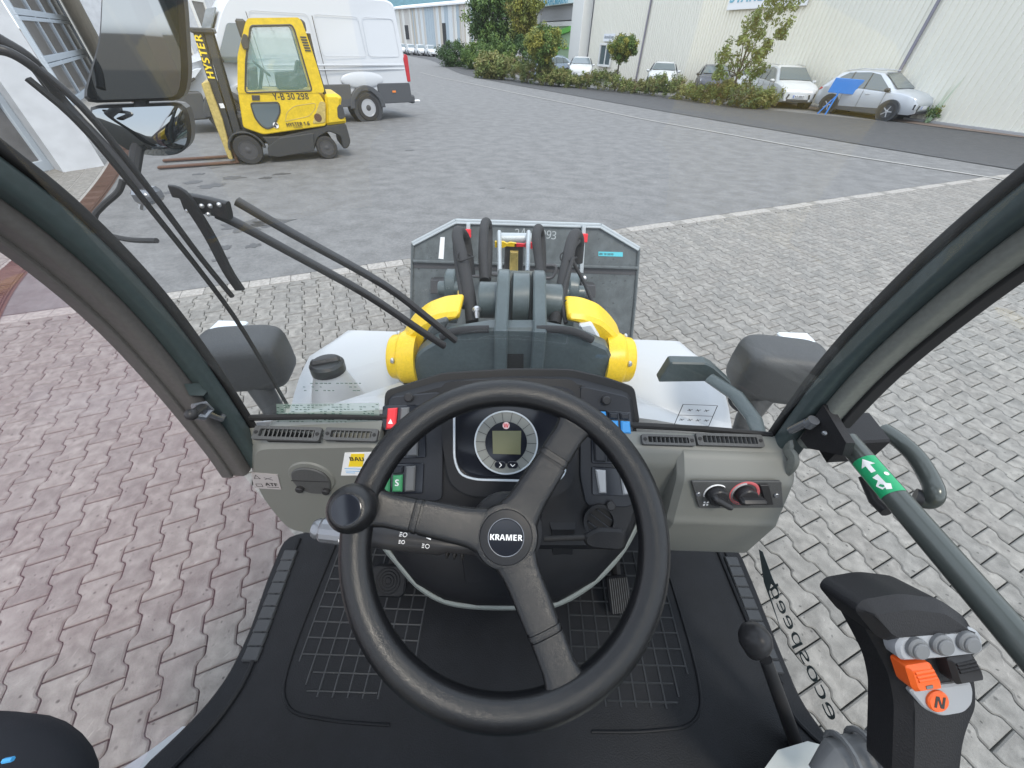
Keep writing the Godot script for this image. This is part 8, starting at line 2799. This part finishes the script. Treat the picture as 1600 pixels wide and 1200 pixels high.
func bucket():
	var outline = [Vector2(-0.4815, -0.00756), Vector2(0.5072, -0.005563), Vector2(0.7939, -0.1453), Vector2(0.8281, -0.5065), Vector2(0.852, -0.8548), Vector2(0.891, -1.422), Vector2(-0.869, -1.488), Vector2(-0.8592, -0.9145), Vector2(-0.8297, -0.5615), Vector2(-0.7873, -0.1609)]
	var k = flat_part("bucket", T_bucket, outline, -0.012, 0.0, "bucket_paint", loader)
	tag(k, "wide grey loading bucket seen from behind, with bevelled top corners")
	# bucket floor and side walls reaching forward
	var ol = outline
	var b := MB.new()
	b.T = T_bucket
	for i in [1, 2, 9, 8]:
		pass
	b.prism([ol[9] + Vector2(0, 0), ol[9] + Vector2(0.012, 0), ol[6] + Vector2(-0.2, 0) if false else Vector2(ol[7].x + 0.012, ol[7].y), ol[7]], -0.7, -0.012)
	b.prism([ol[2], ol[2] - Vector2(0.012, 0), Vector2(ol[4].x - 0.012, ol[4].y), ol[4]], -0.7, -0.012)
	put("side_wall", b, "bucket_paint", k)
	# bright upper edge: a folded lip along the three top sides
	for q in [[0, 1], [1, 2], [9, 0]]:
		var p = ol[q[0]]; var r = ol[q[1]]
		var n = (r - p).orthogonal().normalized()
		var c = (ol[4] + ol[7]) / 2.0
		if n.dot(c - p) < 0: n = -n
		b = MB.new()
		b.T = T_bucket
		b.prism([p, r, r + n * 0.016, p + n * 0.016], 0.0, 0.02, 0.004)
		put("top_lip", b, "bucket_edge", k)
		b = MB.new()
		b.T = T_bucket
		b.prism([p - n * 0.0, r - n * 0.0, r - n * 0.016, p - n * 0.016], -0.09, 0.012, 0.003)
		put("edge_flange", b, "bucket_edge", k)
	for q in [[9, 8], [8, 7], [2, 3], [3, 4]]:
		b = MB.new()
		b.T = T_bucket
		b.tube([Vector3(ol[q[0]].x, ol[q[0]].y, 0.004), Vector3(ol[q[1]].x, ol[q[1]].y, 0.004)], 0.011, 6)
		put("side_edge", b, "bucket_paint", k)
	# fold across the back: two ridges with a groove
	var f0: Vector2 = Vector2(-0.7912, -0.2638)
	var f1: Vector2 = Vector2(0.8049, -0.2612)
	b = MB.new()
	b.T = T_bucket
	b.prism([f0, f1, f1 - Vector2(0, 0.022), f0 - Vector2(0, 0.022)], 0.0, 0.03, 0.006)
	put("fold", b, "bucket_paint", k)
	b = MB.new()
	b.T = T_bucket
	b.prism([f0 - Vector2(0, 0.022), f1 - Vector2(0, 0.022), f1 - Vector2(0, 0.06), f0 - Vector2(0, 0.06)], 0.0, 0.004)
	put("fold_groove", b, "rim_dark", k)
	# upright ribs with red tips
	for q in [[Vector2(-0.3898, -0.01683), Vector2(-0.4035, -0.2646), Vector2(-0.3909, -0.07789)], [Vector2(0.3891, -0.005144), Vector2(0.4047, -0.3137), Vector2(0.3976, -0.0824)]]:
		b = MB.new()
		b.T = T_bucket
		b.prism([q[0] - Vector2(0.013, 0), q[0] + Vector2(0.013, 0), q[1] + Vector2(0.013, 0), q[1] - Vector2(0.013, 0)], 0.02, 0.05, 0.003)
		put("rib", b, "bucket_edge", k)
		b = MB.new()
		b.T = T_bucket
		b.box(Vector3(q[2].x, q[2].y, 0.06), Vector3(0.04, 0.055, 0.03), 0.004)
		put("red_tip", b, "red_paint", k)
	# coupling pockets, hooks, step bars and bolts
	flat_part("coupling_plate", T_bucket, [Vector2(-0.6522, -0.3837), Vector2(-0.5498, -0.3804), Vector2(-0.5539, -0.4769), Vector2(-0.6578, -0.4803)], 0.0, 0.12, "rim_dark", k, 0.004)
	flat_part("coupling_plate", T_bucket, [Vector2(0.4027, -0.3813), Vector2(0.5004, -0.3826), Vector2(0.511, -0.4699), Vector2(0.412, -0.4685)], 0.0, 0.12, "rim_dark", k, 0.004)
	for u in [Vector3(-0.3921, 0.7957, -2.1), Vector3(0.3499, 0.7966, -2.1)]:
		b = MB.new()
		b.T = Transform3D(SIDE.basis, u)
		b.prism(soft([Vector2(-0.10, -0.2), Vector2(0.1, -0.2), Vector2(0.1, 0.06), Vector2(0.05, 0.12), Vector2(-0.05, 0.12), Vector2(-0.1, 0.06)], 0.04), -0.03, 0.03, 0.008, true)
		b.T = Transform3D.IDENTITY
		put("hitch_hook", b, "slate_paint", loader)
		b = MB.new()
		b.lathe([Vector2(0.04, -0.07), Vector2(0.045, -0.06), Vector2(0.045, 0.06), Vector2(0.04, 0.07)], Transform3D(Basis(Vector3.BACK, -PI / 2), u + Vector3(0.0, 0.03, 0.05)), 20)
		put("hitch_pin", b, "slate_paint", loader)
	b = MB.new()
	var st = []
	for q in [Vector2(-0.3763, -0.2769), Vector2(-0.3772, -0.3344), Vector2(-0.3543, -0.3515), Vector2(-0.2849, -0.3448), Vector2(-0.2849, -0.3136)]: st.append(T_bucket * Vector3(q.x, q.y, 0.1))
	b.tube(curve3(st, 4), 0.012, 8)
	st = []
	for q in [Vector2(0.1303, -0.2651), Vector2(0.2032, -0.2628), Vector2(0.215, -0.2976), Vector2(0.1908, -0.343), Vector2(0.1266, -0.3495)]: st.append(T_bucket * Vector3(q.x, q.y, 0.1))
	b.tube(curve3(st, 4), 0.012, 8)
	var la: Vector2 = Vector2(-0.248, -0.3302)
	var lb: Vector2 = Vector2(0.1257, -0.3361)
	b.tube([T_bucket * Vector3(la.x, la.y, 0.12), T_bucket * Vector3(lb.x, lb.y, 0.12)], 0.016, 8)
	put("lock_bar", b, "rim_dark", k)
	for q in [Vector2(0.4321, -0.3532), Vector2(0.4442, -0.5478), Vector2(-0.5535, -0.4676)]:
		b = MB.new()
		b.T = T_bucket
		b.ball(Vector3(q.x, q.y, 0.02 if q.y < -0.3 else 0.13), Vector3(0.02, 0.02, 0.014), 8, 6)
		put("bolt", b, "steel_bright", k)
	flat_part("type_tape", T_bucket, [Vector2(0.5152, -0.171), Vector2(0.6858, -0.1699), Vector2(0.6905, -0.1997), Vector2(0.519, -0.2008)], 0.0, 0.003, "teal_tape", k)
	var tt: Vector2 = Vector2(0.5623, -0.1866)
	text("BK 16 5010", 0.014, "ink_black", T_bucket * Transform3D(Basis(), Vector3(tt.x + 0.01, tt.y, 0.0035)), k, true, "lettering", 1.0, 0.0005)
	flat_part("paper_label", T_bucket * Transform3D(Basis(), Vector3(0, 0, 0.0)), [Vector2(-0.5331, -0.09051), Vector2(-0.5064, -0.08968), Vector2(-0.5204, -0.2207), Vector2(-0.5519, -0.2174)], 0.3, 0.303, "paper", k)
	var tx: Vector2 = Vector2(-0.03717, -0.067)
	text("24", 0.05, "chalk", T_bucket * Transform3D(Basis(Vector3.BACK, 0.1), Vector3(tx.x, tx.y, 0.0005)), k, false, "chalk_number", 1.0, 0.0005)
	tx = Vector2(0.1577, -0.07332)
	text("993", 0.05, "chalk", T_bucket * Transform3D(Basis(Vector3.BACK, -0.1), Vector3(tx.x, tx.y, 0.0005)), k, false, "chalk_number", 1.0, 0.0005)

func jacket():
	# dark sleeve that hangs into the corner beside the seat
	var c = Vector3(-0.5942, 1.309, 0.02412)
	var b := rounded_block(c, Vector3(0.12, 0.075, 0.08), 0.8, Basis(Vector3.BACK, -0.35))
	for i in b.v.size():
		var p = b.v[i]
		b.v[i] += Vector3(sin(p.z * 40.0) * 0.006, sin(p.x * 55.0 + p.z * 20.0) * 0.006, 0)
	var o = thing("jacket", "dark navy jacket hanging in the lower corner by the left door", "jacket")
	put("sleeve", b, "cloth_navy", o, 60)
	b = MB.new()
	b.tube([Vector3(-0.444, 1.444, -0.01035), Vector3(-0.436, 1.445, -0.01169)], 0.002, 6)
	put("blue_stripe", b, "print_blue", o)
